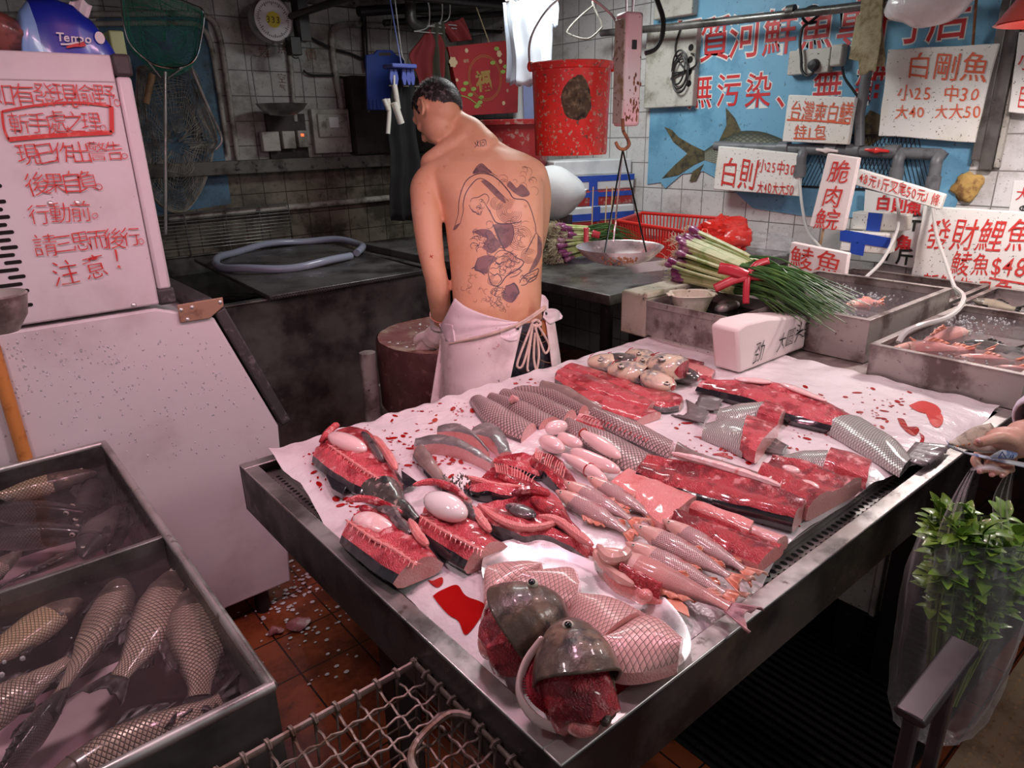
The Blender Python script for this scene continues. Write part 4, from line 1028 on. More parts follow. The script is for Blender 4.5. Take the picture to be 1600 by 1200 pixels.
for a in (-.5, .5, pi):
    p = pc+V((cos(-YAW-pi/2+a+1.57*0)*pr*.97, sin(-YAW-pi/2+a)*pr*.97, -.002)); g.tube([hkp+V((0, 0, -.004)), p], .0032, 6)
g.obj('pan_rod', 'chrome', t)
g = MB(); p = D(964, 399, pt_-.14)
for k in range(26):
    a = rnd.uniform(-1.5, 1.5)*1.0; l = rnd.uniform(.3, 1)
    q = pc+(-vd*0)+V((0, 0, 0)); b0 = (CAM-pc); b0.z = 0; b0.normalize(); an = atan2(b0.y, b0.x)+a*.28; rr = pr*(.99-.10*l); w = rnd.uniform(.003, .006)
    cpt = pc+V((cos(an)*rr*1.012, sin(an)*rr*1.012, -.004-.032*l)); tx = V((-sin(an), cos(an), 0))
    g.add([cpt+tx*w*cos(i*pi/3)+V((0, 0, w*sin(i*pi/3))) for i in range(6)], [tuple(range(6))])
g.obj('rust_stain', 'rust', t, smooth=False)
g = MB(); g.tube(spline([D(*q, st+.05) for q in [(1008, 83), (1024, 76), (1034, 58), (1036, 30), (1028, 4), (1020, -20)]], 6), .009, 8); g.obj('power_cord', 'cable_black', t)

# ------------------------------------------------------------------ second steel table and what stands on it
T2 = .90
t = thing('side_table', 'dark steel side table behind the man carrying onions and a red basket', 'table', (2.8, 2.8, 0))
xa, yaa = 2.13, 1.93
MB().box((xa, yaa, T2-.045), (XB-.01, 4.1, T2)).obj('tabletop', 'steel_dark', t, bevel=.004)
for x, y in ((xa+.05, yaa+.06), (XB-.08, yaa+.06), (xa+.05, 4.0), (XB-.08, 4.0)): MB().tube([(x, y, 0), (x, y, T2-.045)], .028, 14).obj('leg', 'black_metal', t)
# storage box under / behind
t = thing('storage_cabinet', 'tall dark cabinet behind the side table holding up the red tub', 'cabinet', (2.75, 4.35, 0))
MB().box((2.99, 4.12, 0), (3.56, 4.7, 1.375)).obj('body', 'black_metal', t, bevel=.005)
MB().box((3.0, 4.108, .05), (3.27, 4.12, 1.33)).obj('door', 'black_metal', t, bevel=.004)
MB().box((3.28, 4.108, .05), (3.55, 4.12, 1.33)).obj('door', 'black_metal', t, bevel=.004)
FHZ = V((_F.x, _F.y, 0)).normalized()
# red tub on a crate tower
tt = 4.25; tc = D(803, 188, tt); tr = 67*tt/FPX
t = thing('tub', 'wide dark red plastic tub mottled with dried scales behind the bucket', 'tub', (tc.x, tc.y, tc.z-.29))
g = MB(); g.lathe([(.002, -.29), (tr*.72, -.29), (tr*.80, -.2), (tr*.9, -.03), (tr*.98, -.025), (tr*1.0, 0), (tr*.95, .003), (tr*.88, -.02), (tr*.7, -.27), (.002, -.27)], 48, tc); g.obj('tub_body', 'red_tub', t)
b0 = tc.z-.292
t = thing('crate', 'dark crate on the side table under the red tub', 'crate', (tc.x, tc.y, T2))
MB().box((tc.x-.24, tc.y-.2, T2), (tc.x+.24, tc.y+.2, b0)).obj('crate_body', 'brown_cabinet', t, bevel=.006)
MB().box((tc.x-.25, tc.y-.21, b0-.04), (tc.x+.25, tc.y+.21, b0-.001)).obj('crate_rim', 'brown_cabinet', t, bevel=.004)
g = MB(); p = D(822, 150, 4.1)
t = thing('plastic_board', 'navy blue plastic board standing behind the white shirts', 'board', D(824, 182, 4.3))
g = MB(); q_ = [D(*q, 4.7) for q in [(817, 128), (836, 126), (838, 260), (824, 260)]]; q_[2].z = q_[3].z = T2+.001; g.prism(q_, FHZ*.03); g.obj('board', 'blue_plastic', t, recalc=True)
t = thing('white_board', 'narrow white board standing between the gift bag and the navy board', 'board', D(812, 182, 4.4))
g = MB(); q_ = [D(*q, 4.75) for q in [(800, 126), (818, 126), (822, 260), (806, 260)]]; q_[2].z = q_[3].z = T2+.001; g.prism(q_, FHZ*.03); g.obj('panel', 'sack_white', t, recalc=True)

# foam boxes bound with blue tape
fu = V((1, -.55, 0)).normalized(); fb = V((.55, 1, 0)).normalized()
stk = [((866, 252), (988, 233), 24, 'sack_white', None), ((872, 276), (992, 254), 20, 'sack_white', (0, 9)), ((876, 300), (990, 276), 22, 'red_tub', (2, 9)), ((880, 322), (992, 296), 20, 'sack_white', (10, 20))]
labs = ['topmost white foam box lid of the stack behind the hook scale', 'second white foam box of the stack with wide blue tape', 'third foam box of the stack smeared red', 'lowest foam box of the stack with blue tape along its foot']
zprev = None
for k, (a, b, h, m, tp) in enumerate(stk):
    A, B = D(a[0], a[1], 4.25), D(b[0], b[1], 4.42); A.z = B.z = (A.z+B.z)/2
    hh = h*3.7/FPX*.99
    A.z = B.z = 1.375-k*.0915; hh = .090
    t = thing('foam_box', labs[k], 'foam box', A, group=None)
    bk = V((-(B-A).y, (B-A).x, 0)).normalized()*.30
    if bk.y < 0: bk = -bk
    g = MB(); g.prism([A, B, B-V((0, 0, hh)), A-V((0, 0, hh))], bk); g.obj('box_body', m, t, recalc=True, bevel=.008)
    if tp:
        g = MB(); off = -bk.normalized()*.002; z0, z1 = -hh*tp[0]/22, -hh*tp[1]/22
        g.prism([A+V((0, 0, z0))+off, B+V((0, 0, z0))+off, B+V((0, 0, z1))+off, A+V((0, 0, z1))+off], bk*.02); g.obj('tape', 'blue_tape', t, recalc=True)
        g = MB(); m_ = A.lerp(B, .45); d_ = (B-A).normalized()*.03; g.prism([m_-d_+off*1.5, m_+d_+off*1.5, m_+d_+off*1.5-V((0, 0, hh)), m_-d_+off*1.5-V((0, 0, hh))], bk*.02); g.obj('tape', 'blue_tape', t, recalc=True)
AB = (A, B, bk, A.z-hh)
t = thing('crate', 'dark red crate on the side table under the blue taped foam boxes', 'crate', (A.x, A.y, T2))
g = MB(); z1 = A.z-hh-.002; g.prism([V((A.x, A.y, T2)), V((B.x, B.y, T2)), V((B.x, B.y, z1)), V((A.x, A.y, z1))], bk); g.obj('crate_body', 'red_tub', t, recalc=True, bevel=.005)
for k, u in enumerate((927, 948, 957)):
    a = D(u, 292, 4.0); b = D(u-2, 346, 3.98); b2 = a+(b-a)*((T2-a.z)/(b.z-a.z))
    g = MB(); g.tube([a, b2], .0035, 8); g.obj('bamboo_stick', 'wood_light', at=b2, label=['pale bamboo stick leaning nearest the white sack', 'bamboo stick leaning on the red crate behind the pan rods', 'second bamboo stick beside the pan rods'][k], category='stick')
# sack
sc_ = D(862, 302, 4.0)
t = thing('sack', 'white woven sack lying beside the man in front of the foam boxes', 'sack', (sc_.x, sc_.y, sc_.z-.14))
g = MB(); Rz = Matrix.Rotation(-YAW-.25, 4, 'Z')
g.ball((0, 0, 0), 1, 36, 20)
for i, p in enumerate(g.v):
    q = V((math.copysign(abs(p.x)**.75, p.x)*.20, math.copysign(abs(p.y)**.8, p.y)*.14, math.copysign(abs(p.z)**.9, p.z)*.150))
    q.z *= 1-.55*max(0, q.x/.20)**2; q += V((nz(q, 9, 1), nz(q, 9, 2), nz(q, 9, 3)))*.012
    g.v[i] = sc_+Rz @ q
g.obj('sack_body', 'sack_white', t)
g = MB(); g.tube(spline([sc_+Rz @ V(q) for q in [(-.18, -.09, -.01), (-.08, -.128, -.015), (.05, -.12, -.02), (.14, -.08, -.01), (.20, .0, .02)]], 6), .006, 6); g.obj('seam', 'white_cloth', t)
t = thing('crate', 'brown crate on the side table hidden under the white sack', 'crate', (sc_.x, sc_.y, T2))
g = MB(); g.box((-.16, -.02, T2-sc_.z), (.10, .14, -.135), M=Matrix.Translation(sc_) @ Rz); g.obj('crate_body', 'brown_cabinet', t, bevel=.004)

# onions: bundle builder (bulbs with roots at the near end, green leaves at the far end)
mat('onion_purple', (.26, .05, .17), .35, 0, [((.55, .35, .40), 16, .5, .72)], coat=.3)
mat('onion_white', (.56, .62, .30), .4, 0, [((.30, .42, .10), 12, .48, .66)])
mat('onion_green', (.045, .12, .03), .38, 0, [((.10, .20, .05), 14, .45, .65), ((.02, .06, .02), 9, .5, .7)])
mat('root_hair', (.62, .54, .38), .85)
mat('ribbon_red', (.55, .03, .05), .35, 0, [((.40, .02, .03), 12, .5, .7)], coat=.3)
def bundle(t, A, tie, B, n, r0, rt, r1, rg, fan=1.0, roots=14, leaf_r=.0042):
    """A bulb end centre, tie point, B leaf tip centre"""
    ax = (B-A).normalized(); s1 = ax.cross(V((0, 0, 1))).normalized(); s2 = s1.cross(ax)
    gb, gs, gl, gr = MB(), MB(), MB(), MB()
    for i in range(n):
        a = rg.uniform(0, 2*pi); q = sqrt(rg.random())
        o = V((cos(a)*q, sin(a)*q, 0))
        p0 = A+(s1*o.x*r0+s2*o.y*r0*.95)+ax*rg.uniform(-.035, .035)
        pt = tie+(s1*o.x*rt+s2*o.y*rt)
        d0 = (p0-pt); mid = p0.lerp(pt, .5)+s2*rg.uniform(-.004, .006)
        rb = rg.uniform(.012, .018); dirb = (p0-mid).normalized()
        gb.tube([p0+dirb*rb*.9, p0+dirb*rb*.6, p0, p0-dirb*rb*1.0, p0-dirb*rb*2.2, p0-dirb*rb*3.4], [rb*.25, rb*.8, rb, rb*.85, rb*.55, rb*.42], 9)
        gs.tube(spline([p0-dirb*rb*2.6, mid, pt], 4), [rb*.52]*8+[.006], 6)
        for k in range(roots):
            rd = (dirb+V((rg.uniform(-1, 1), rg.uniform(-1, 1), rg.uniform(-1, .8)))*.9).normalized(); L = rg.uniform(.02, .05); pp = [p0+dirb*rb*.9]
            for j in range(3): pp.append(pp[-1]+(rd+V((rg.uniform(-1, 1), rg.uniform(-1, 1), rg.uniform(-1.2, .6)))*.6)*L/3)
            gr.tube(pp, .0009, 3, cap=False)
        for k in range(2):
            e = B+(s1*(o.x+rg.uniform(-.4, .4))*r1*fan+s2*(o.y+rg.uniform(-.3, .3))*r1*.5)+ax*rg.uniform(-.16, .05)
            m1 = pt.lerp(e, .45)+s2*rg.uniform(0, .02)*1+V((0, 0, .012)); 
            gl.tube(spline([pt, m1, e+V((0, 0, -abs(rg.gauss(0, .012))))], 5), [leaf_r*lerp(1, .25, j/10) for j in range(11)], 5)
    gb.obj('bulb', 'onion_purple', t); gs.obj('stalk', 'onion_white', t); o = gl.obj('leaf', 'onion_green', t); r = gr.obj('root', 'root_hair', t)
    r['kind'] = 'stuff'
    return ax, s1, s2
def ribbon(t, pts, w, nrm):
    g = MB(); pp = spline(pts, 6); L = []; 
    for i, p in enumerate(pp):
        tn = (pp[min(i+1, len(pp)-1)]-pp[max(i-1, 0)]); s = tn.cross(nrm).normalized()*w/2
        L.append([p+s, p+s*.3+nrm*.003, p-s*.3+nrm*.001, p-s])
    g.loft(L, closed=False, cap=(False, False)); o = g.obj('ribbon', 'ribbon_red', t); m = o.modifiers.new('S', 'SOLIDIFY'); m.thickness = .002
rg = random.Random(11)
A, Tt, B = P('z', 1.06, 1084, 402), P('z', 1.045, 1168, 432), P('z', .965, 1312, 482)
t = thing('onion_bundle', 'large bundle of purple spring onions tied with red ribbon on the worn steel tray', 'onions', (A.x, A.y, .96))
ax, s1, s2 = bundle(t, A, Tt, B, 96, .125, .080, .125, rg, leaf_r=.0048)
vn = (CAM-Tt).normalized()
o_ = Tt+vn*.085
ribbon(t, [o_+CR*-.115-CD*-.042, o_+CR*-.05-CD*-.012, o_], .030, vn); ribbon(t, [o_, o_+CR*.03-CD*.04, o_+CR*.075-CD*.055], .024, vn)
ribbon(t, [o_, o_+CR*-.05-CD*.02+vn*.012, o_+CR*-.10-CD*.03], .038, vn); ribbon(t, [o_, o_+CR*.05-CD*-.004, o_+CR*.09-CD*-.006], .022, vn)
ribbon(t, [o_, o_+CR*-.004-CD*-.04, o_+CR*-.006-CD*-.095-vn*.01], .022, vn)
A, Tt, B = P('z', 1.005, 872, 378), P('z', 1.01, 916, 374), P('z', .985, 990, 372)
t = thing('onion_bundle', 'bundle of spring onions with shaggy roots lying beside the man', 'onions', (A.x, A.y, T2))
ax, s1, s2 = bundle(t, A, Tt, B, 52, .10, .07, .08, rg, roots=40)
vn = (CAM-Tt).normalized(); o_ = Tt+vn*.085
ribbon(t, [o_-CD*.06, o_, o_-CD*-.05, o_+CR*-.02-CD*-.08], .025, vn); ribbon(t, [o_+CR*.03-CD*.03, o_+CR*.07-CD*.02], .035, vn)
# red basket
t = thing('basket', 'red slotted plastic basket on the side table behind the steel pan', 'basket', (3.2, 2.55, T2))
q = [V((3.05, 2.72, 0)), V((3.45, 2.88, 0)), V((3.53, 2.30, 0)), V((2.93, 2.16, 0))]; cq = sum(q, V())/4
gr_, gw = MB(), MB()
top = [p+V((0, 0, 1.06)) for p in q]; bot = [cq+(p-cq)*.88+V((0, 0, T2+.004)) for p in q]
gr_.tube(top+[top[0]], .010, 8); gr_.tube(bot+[bot[0]], .006, 6); mid = [a.lerp(b, .55) for a, b in zip(top, bot)]; gr_.tube(mid+[mid[0]], .004, 6)
gr_.obj('rim', 'red_plastic', t)
for i in range(4):
    for k in range(24):
        f = (k+.5)/24; gw.tube([top[i].lerp(top[(i+1) % 4], f), bot[i].lerp(bot[(i+1) % 4], f)], .0042, 4)
for k in range(14): gw.tube([bot[0].lerp(bot[1], k/13), bot[3].lerp(bot[2], k/13)], .004, 4)
gw.obj('slat', 'red_plastic', t)
def bag_blob(name, c, r, m, lab, seed=1, rough=.25):
    g = MB(); g.ball(c, r, 40, 26)
    for i, p in enumerate(g.v):
        d = p-V(c); g.v[i] = V(c)+d*(1+rough*nz(p, 9, seed)+rough*abs(nz(p, 22, seed))-.5*rough*abs(nz(p, 45, seed+1)))
        g.v[i].z = max(g.v[i].z, T2+.005)
    return g.obj(name, m, at=c, label=lab, category='bag')
c = P('z', 1.02, 1128, 366); bag_blob('plastic_bag', (c.x, c.y, 1.01), (.13, .15, .085), 'red_bag_film', 'red plastic bag lying behind the purple spring onion bulbs', 4, .4)
c = P('z', .97, 1195, 380); bag_blob('plastic_bag', (c.x, c.y, .96), (.14, .16, .06), 'bag_film', 'clear plastic bag lying between the spring onions and the tiled wall', 6, .4)

# ------------------------------------------------------------------ steel counter, trays and boxes at the end of the table
t = thing('counter', 'long dark steel counter against the wall carrying the fish trays', 'counter', (2.9, .7, 0))
MB().box((2.195, -.9, .745), (XB-.012, 1.90, .797)).obj('top', 'steel_worn', t, bevel=.003)
MB().box((2.20, -.88, .60), (2.23, 1.88, .745)).obj('apron', 'black_metal', t)
for x, y in ((2.26, -.8), (2.26, 1.8), (3.5, -.8), (3.5, 1.8)): MB().box((x-.03, y-.03, 0), (x+.03, y+.03, .745)).obj('leg', 'black_metal', t)
def tray(label, lo, hi, z0, z1, zw, m='steel_worn', water='water_clear', rim=.018):
    t = thing('steel_tray', label, 'tray', ((lo[0]+hi[0])/2, (lo[1]+hi[1])/2, z0))
    (x0, y0), (x1, y1) = lo, hi; w = .006
    g = MB(); g.box((x0, y0, z0), (x1, y1, z0+w)).box((x0, y0, z0+w), (x0+w, y1, z1)).box((x1-w, y0, z0+w), (x1, y1, z1)).box((x0+w, y0, z0+w), (x1-w, y0+w, z1)).box((x0+w, y1-w, z0+w), (x1-w, y1, z1))
    g.obj('tray_wall', m, t)
    g = MB(); r = rim
    g.box((x0-.003, y0-.003, z1), (x0+r, y1+.003, z1+.004)).box((x1-r, y0-.003, z1), (x1+.003, y1+.003, z1+.004)).box((x0+r, y0-.003, z1), (x1-r, y0+r, z1+.004)).box((x0+r, y1-r, z1), (x1-r, y1+.003, z1+.004))
    g.obj('rim', m, t, bevel=.0015)
    if water:
        g = MB(); g.grid(lambda s, q: V((lerp(x0+w, x1-w, s), lerp(y0+w, y1-w, q), zw+.002*nz((s*9, q*9, z0), 1, 3))), 30, 30); g.obj('water', water, t)
    return t
tray('steel tray of pink fish in water at the end of the display table', (2.192, .474), (2.95, .886), .80, .90, .878)
tray('deep steel tray of dark water beside the tray of pink fish', (2.30, .945), (2.99, 1.49), .80, .945, .915, water='water_clear')
tray('shallow steel tray against the wall behind the dark water tray', (3.01, .955), (3.47, 1.55), .80, .885, .865)
tray('shallow steel tray against the wall under the widest price sign', (3.01, .40), (3.47, .935), .80, .88, .862)
mat('bubble', (.85, .85, .86), .1, 0, trans=.7, ior=1.2)
def bubbles(n, lo, hi, z, seed, clump, lab):
    g = MB(); r_ = random.Random(seed); cs = [(r_.uniform(lo[0], hi[0]), r_.uniform(lo[1], hi[1])) for _ in range(clump)]
    for i in range(n):
        c = r_.choice(cs); p = V((c[0]+r_.gauss(0, .05), c[1]+r_.gauss(0, .04), z))
        if lo[0] < p.x < hi[0] and lo[1] < p.y < hi[1]: g.ball(p, r_.uniform(.0015, .005), 6, 4)
    o = g.obj('water_bubbles', 'bubble', at=((lo[0]+hi[0])/2, (lo[1]+hi[1])/2, z), label=lab, category='bubbles', kind='stuff')
bubbles(260, (2.35, 1.0), (2.95, 1.45), .918, 2, 4, 'bubbles on the water of the deep dark tray')
bubbles(260, (2.25, .5), (2.92, .86), .881, 5, 5, 'bubbles on the water over the pink fish')
bubbles(200, (3.04, .44), (3.45, .92), .865, 8, 4, 'bubbles on the water of the tray under the widest sign')
# worn tray with onions and its foam panels
t = thing('steel_tray', 'worn purplish steel tray under the spring onion bundle', 'tray', (2.3, 1.44, .825))
x0, y0, x1, y1, z0, z1 = 1.985, 1.258, 2.292, 1.615, .826, .955
g = MB(); w = .005; g.box((x0, y0, z0), (x1, y1, z0+w)).box((x0, y0, z0+w), (x0+w, y1, z1)).box((x1-w, y0, z0+w), (x1, y1, z1)).box((x0+w, y0, z0+w), (x1-w, y0+w, z1)).box((x0+w, y1-w, z0+w), (x1-w, y1, z1)); g.obj('tray_wall', 'steel_worn', t)
g = MB(); g.box((x0-.004, y0-.004, z1-.022), (x0, y1, z1+.002)).box((x0, y0-.004, z1-.022), (x1, y0, z1+.002)); g.obj('rim', 'steel_worn', t, bevel=.001)
MB().box((x0+w, y0+w, z0+.085), (x1-w, y1-w, z0+.088)).obj('water', 'water_dark', t, smooth=False)
MB().box((2.0, 1.262, .8045), (2.29, 1.60, .825)).obj('foam_slab', 'foam', at=(2.3, 1.4, .80), label='thin white foam slab under the worn steel tray', category='foam slab')
t = thing('foam_cover', 'pinkish foam lid with black handwriting standing against the worn steel tray', 'foam lid', (2.15, 1.2, .80))
g = MB(); g.prism([V((P('y', 1.15, 1158, 560).x, 1.15, .809)), V((2.294, 1.15, .809)), V((2.294, 1.15, .925)), P('y', 1.15, 1200, 497), P('y', 1.15, 1166, 505), P('y', 1.15, 1152, 516)], (0, .098, 0)); g.obj('foam_board', 'foam_pink', t, recalc=True, bevel=.010)
g = MB(); yl_ = 1.148
for txt, a, b, h in (('劲', (1174, 570), (1200, 558), 38), ('大圆头豆', (1212, 550), (1264, 530), 30)):
    A, B = P('y', yl_, *a), P('y', yl_, *b); hh = (P('y', yl_, a[0], a[1]-h)-A).length
    write(g, txt, A, V((1, 0, .12)), V((.15, 0, 1)), hh, (B-A).length/(hh*len(txt)*.8), -.006, .12, .0015, warp=.08, sx=.8, seed=4)
for u in (1262, 1267):
    p = P('y', yl_-.001, u, 540); g.add([p+V((.003*cos(a*pi/3), 0, .003*sin(a*pi/3))) for a in range(6)], [tuple(range(6))])
g.obj('handwriting', 'black_marker', t, smooth=False)
t = thing('foam_box', 'dirty yellowed foam box end standing beside the worn steel tray', 'foam box', (2.2, 1.68, .80))
MB().box((1.995, 1.622, .806), (2.50, 1.75, .972)).obj('box_body', 'foam_dirty', t, bevel=.008)
MB().box((1.99, 1.617, .958), (2.505, 1.64, .98)).obj('box_rim', 'foam_dirty', t, bevel=.006)
# small green-white plastic basket on the tray
c = P('z', .958, 1080, 470)
t = thing('plastic_bowl', 'small grimy white plastic basket sitting on the edge of the worn steel tray', 'bowl', (c.x, c.y, .92))
g = MB()
def bowlring(w, d, z, n=32): return [V((math.copysign(abs(cos(a))**.6, cos(a))*w, math.copysign(abs(sin(a))**.6, sin(a))*d, z)) for a in [2*pi*k/n for k in range(n)]]
M_ = at(c.x, c.y, .9165, -YAW)
R_ = [bowlring(*q) for q in [(.045, .038, .0), (.052, .045, .004), (.066, .056, .045), (.074, .064, .066), (.080, .069, .068), (.078, .067, .071), (.070, .060, .067), (.062, .052, .045), (.048, .040, .008)]]
g.loft([[M_ @ p for p in r] for r in R_], cap=(True, True)); g.obj('bowl_body', 'foam_dirty', t)
for s in (-1, 1):
    g = MB(); g.box((s*.078-.012, -.02, .064), (s*.078+.012, .02, .070), M=M_); g.obj('handle', 'foam_dirty', t, bevel=.003)
c = P('z', .93, 1020, 438); t = thing('scoop', 'pale translucent plastic scoop lying behind the small grimy basket', 'scoop', (c.x, c.y, .93))
g = MB(); M_ = at(c.x+.06, c.y+.05, .985, -.3, -.25); g.loft([[M_ @ p for p in bowlring(*q)] for q in [(.10, .03, -.03), (.13, .045, .0), (.14, .05, .012), (.12, .04, .0), (.09, .025, -.02)]], cap=(True, True)); g.obj('scoop_body', 'white_plastic', t)
c = P('z', .915, 1135, 483); g = MB(); g.ball((c.x, c.y, .925), (.06, .035, .02), 24, 12)
for i, p in enumerate(g.v): g.v[i] = p+V((nz(p, 20, 1), nz(p, 20, 2), nz(p, 20, 3)))*.010
g.obj('sponge', 'steel_worn', at=(c.x, c.y, .91), label='flat grey sponge lying in the worn steel tray', category='sponge')

# ------------------------------------------------------------------ chopping block and its stand
bc = P('z', .78, 704, 520); br_ = .30
t = thing('chopping_block', 'thick round wooden chopping block stained red beside the man', 'chopping block', (bc.x, bc.y, .48))
g = MB(); g.lathe([(.002, -.29), (br_*.96, -.29), (br_, -.27), (br_*1.01, -.15), (br_, -.015), (br_*.985, 0)], 64, (bc.x, bc.y, .78)); 
for i, p in enumerate(g.v): g.v[i] = p+V((nz(p, 7, 1), nz(p, 7, 2), 0))*.008
g.obj('side', 'wood_block', t)
g = MB(); g.grid(lambda s, q: V((bc.x+br_*.985*s*cos(q*2*pi), bc.y+br_*.985*s*sin(q*2*pi), .78-.016*(1-s*s)+.003*nz((s*cos(q*2*pi)*8, s*sin(q*2*pi)*8, 0), 1, 4))), 24, 64); g.obj('cutting_face', 'block_top', t)
t = thing('block_stand', 'dark pipe stand carrying the chopping block', 'stand', (bc.x, bc.y, 0))
for p in (P('z', .755, 590, 548), V((bc.x+.33, bc.y+.12, .7)), V((bc.x-.12, bc.y+.29, .7)), V((bc.x+.14, bc.y+.3, .7))):
    g = MB(); d = V((p.x-bc.x, p.y-bc.y, 0)).normalized(); q = V((bc.x, bc.y, 0))+d*(br_+.06)
    if p.z > .72: q = V((bc.x, bc.y, 0))+d*max(br_+.055, (V((p.x, p.y, 0))-V((bc.x, bc.y, 0))).length)
    g.tube([(q.x, q.y, 0), (q.x, q.y, .755 if p.z > .72 else .5)], .032, 16); g.obj('post', 'steel_worn', t)
    g = MB(); g.tube([V((bc.x, bc.y, .462)), V((q.x, q.y, .462))], .018, 10); g.obj('brace', 'steel_worn', t)
g = MB(); g.tube([V((bc.x+.2*cos(a*pi/16), bc.y+.2*sin(a*pi/16), .465)) for a in range(33)], .018, 10); g.obj('ring', 'steel_worn', t)
g = MB()
for i in range(60):
    a, r = rnd.uniform(0, 2*pi), br_*sqrt(rnd.random())*.95; p = V((bc.x+r*cos(a), bc.y+r*sin(a), .769+.010*(r/br_)**2)); s = rnd.uniform(.003, .009); g.ball(p, (s, s*.7, s*.35), 8, 5)
g.obj('fish_scraps', 'debris', at=(bc.x, bc.y, .77), label='pale fish scraps scattered on the chopping block', category='scraps', kind='stuff')

# ------------------------------------------------------------------ live fish tank in front
t = thing('fish_tank', 'two section stainless tank of live carp in murky water', 'tank', (-.2, 1.44, 0))
x0, x1, y0, y1, zt, zb = -.75, .242, .866, 2.032, .78, .52
g = MB(); w = .010
g.box((x0, y0, zb), (x1, y1, zb+.01)).box((x1-w, y0, zb+.01), (x1, y1, zt)).box((x0, y0, zb+.01), (x0+w, y1, zt)).box((x0+w, y0, zb+.01), (x1-w, y0+w, zt)).box((x0+w, y1-w, zb+.01), (x1-w, y1, zt))
g.obj('tank_wall', 'steel_dark', t)
g = MB(); 
for a, b in (((x1-.004, y0), (x1-.004, y1)), ((x0, y0+.002), (x1, y0+.002)), ((x0, y1-.002), (x1, y1-.002))): g.tube([(*a, zt), (*b, zt)], .009, 10)
g.obj('rim', 'steel', t)
yd = 1.431
MB().box((x0+w, yd-.006, zb+.01), (x1-w, yd+.006, zt-.002)).obj('divider', 'steel_dark', t, bevel=.003)
mat('tank_floor', (.78, .60, .62), .6, 0, [((.55, .40, .42), 3, .4, .7)])
MB().box((x0+w, y0+w, zb+.01), (x1-w, y1-w, zb+.014)).obj('floor_panel', 'tank_floor', t)
for a, b in ((y0+w, yd-.006), (yd+.006, y1-w)):
    g = MB(); g.grid(lambda s, q: V((lerp(x0+w, x1-w, s), lerp(a, b, q), zt-.030+.0016*nz((s*12, q*12, a), 1, 2))), 40, 30); g.obj('water', 'water_murky', t)
for x in (x0+.05, x1-.12):
    for y in (y0+.10, y1-.06): MB().box((x-.025, y-.025, 0), (x+.025, y+.025, zb)).obj('leg', 'black_metal', t)

# ------------------------------------------------------------------ wire basket on a stool
t = thing('wire_basket', 'rusty crimped wire mesh basket with loop handles beside the display table', 'basket', (.10, .68, .45))
bx0, bx1, by0, by1, bz, bb = -.32, .448, .28, .808, .74, .50
cor = [(bx0, by0), (bx1, by0), (bx1, by1), (bx0, by1)]
mat('wire_rusty', (.30, .23, .20), .5, .5, [((.16, .09, .06), 30, .45, .65), ((.45, .38, .34), 40, .6, .7)])
g = MB(); g.tube([(x, y, bz) for x, y in cor]+[(bx0, by0, bz)], .0062, 8); 
ib = .03
g.tube([(x+(ib if x < 0 else -ib), y+(ib if y < .5 else -ib), bb) for x, y in cor]+[(bx0+ib, by0+ib, bb)], .005, 8); g.obj('rim', 'wire_rusty', t)
g = MB()
def crimp(a, b, n, ph=0, amp=.0032):
    a, b = V(a), V(b); pts = []
    d = (b-a); up = V((0, 0, 1)) if abs(d.normalized().z) < .8 else V((d.y, -d.x, 0)).normalized()
    if up.length < .5: up = V((1, 0, 0))
    for k in range(n*4+1): pts.append(a+d*k/(n*4)+up*amp*sin(k*pi/2+ph))
    return pts
nx_, ny_ = 22, 15
for k in range(nx_+1):
    x = lerp(bx0+ib, bx1-ib, k/nx_); xt = lerp(bx0, bx1, k/nx_)
    g.tube([(xt, by1, bz)]+[(lerp(xt, x, .5), by1-ib*.5, (bz+bb)/2)]+crimp((x, by1-ib, bb), (x, by0+ib, bb), ny_, k*pi)+[(xt, by0, bz)], .0021, 5)
for k in range(ny_+1):
    y = lerp(by0+ib, by1-ib, k/ny_); yt = lerp(by0, by1, k/ny_)
    g.tube([(bx1, yt, bz)]+[(bx1-ib*.5, lerp(yt, y, .5), (bz+bb)/2)]+crimp((bx1-ib, y, bb), (bx0+ib, y, bb), nx_, k*pi+pi)+[(bx0, yt, bz)], .0021, 5)
for f in (.2, .4, .6, .8):
    z = lerp(bz, bb, f); i_ = ib*f; g.tube([(bx0+i_, by0+i_, z), (bx1-i_, by0+i_, z), (bx1-i_, by1-i_, z), (bx0+i_, by1-i_, z), (bx0+i_, by0+i_, z)], .0019, 5)
# coils where the wires wrap the rim
for k in range(nx_+1):
    xt = lerp(bx0, bx1, k/nx_)
    for y in (by1, by0): g.tube([(xt+.006*(j/12-.5), y+.0085*cos(j*pi/3), bz+.0085*sin(j*pi/3)) for j in range(13)], .002, 4)
for k in range(ny_+1):
    yt = lerp(by0, by1, k/ny_); g.tube([(bx1+.0085*cos(j*pi/3), yt+.006*(j/12-.5), bz+.0085*sin(j*pi/3)) for j in range(13)], .002, 4)
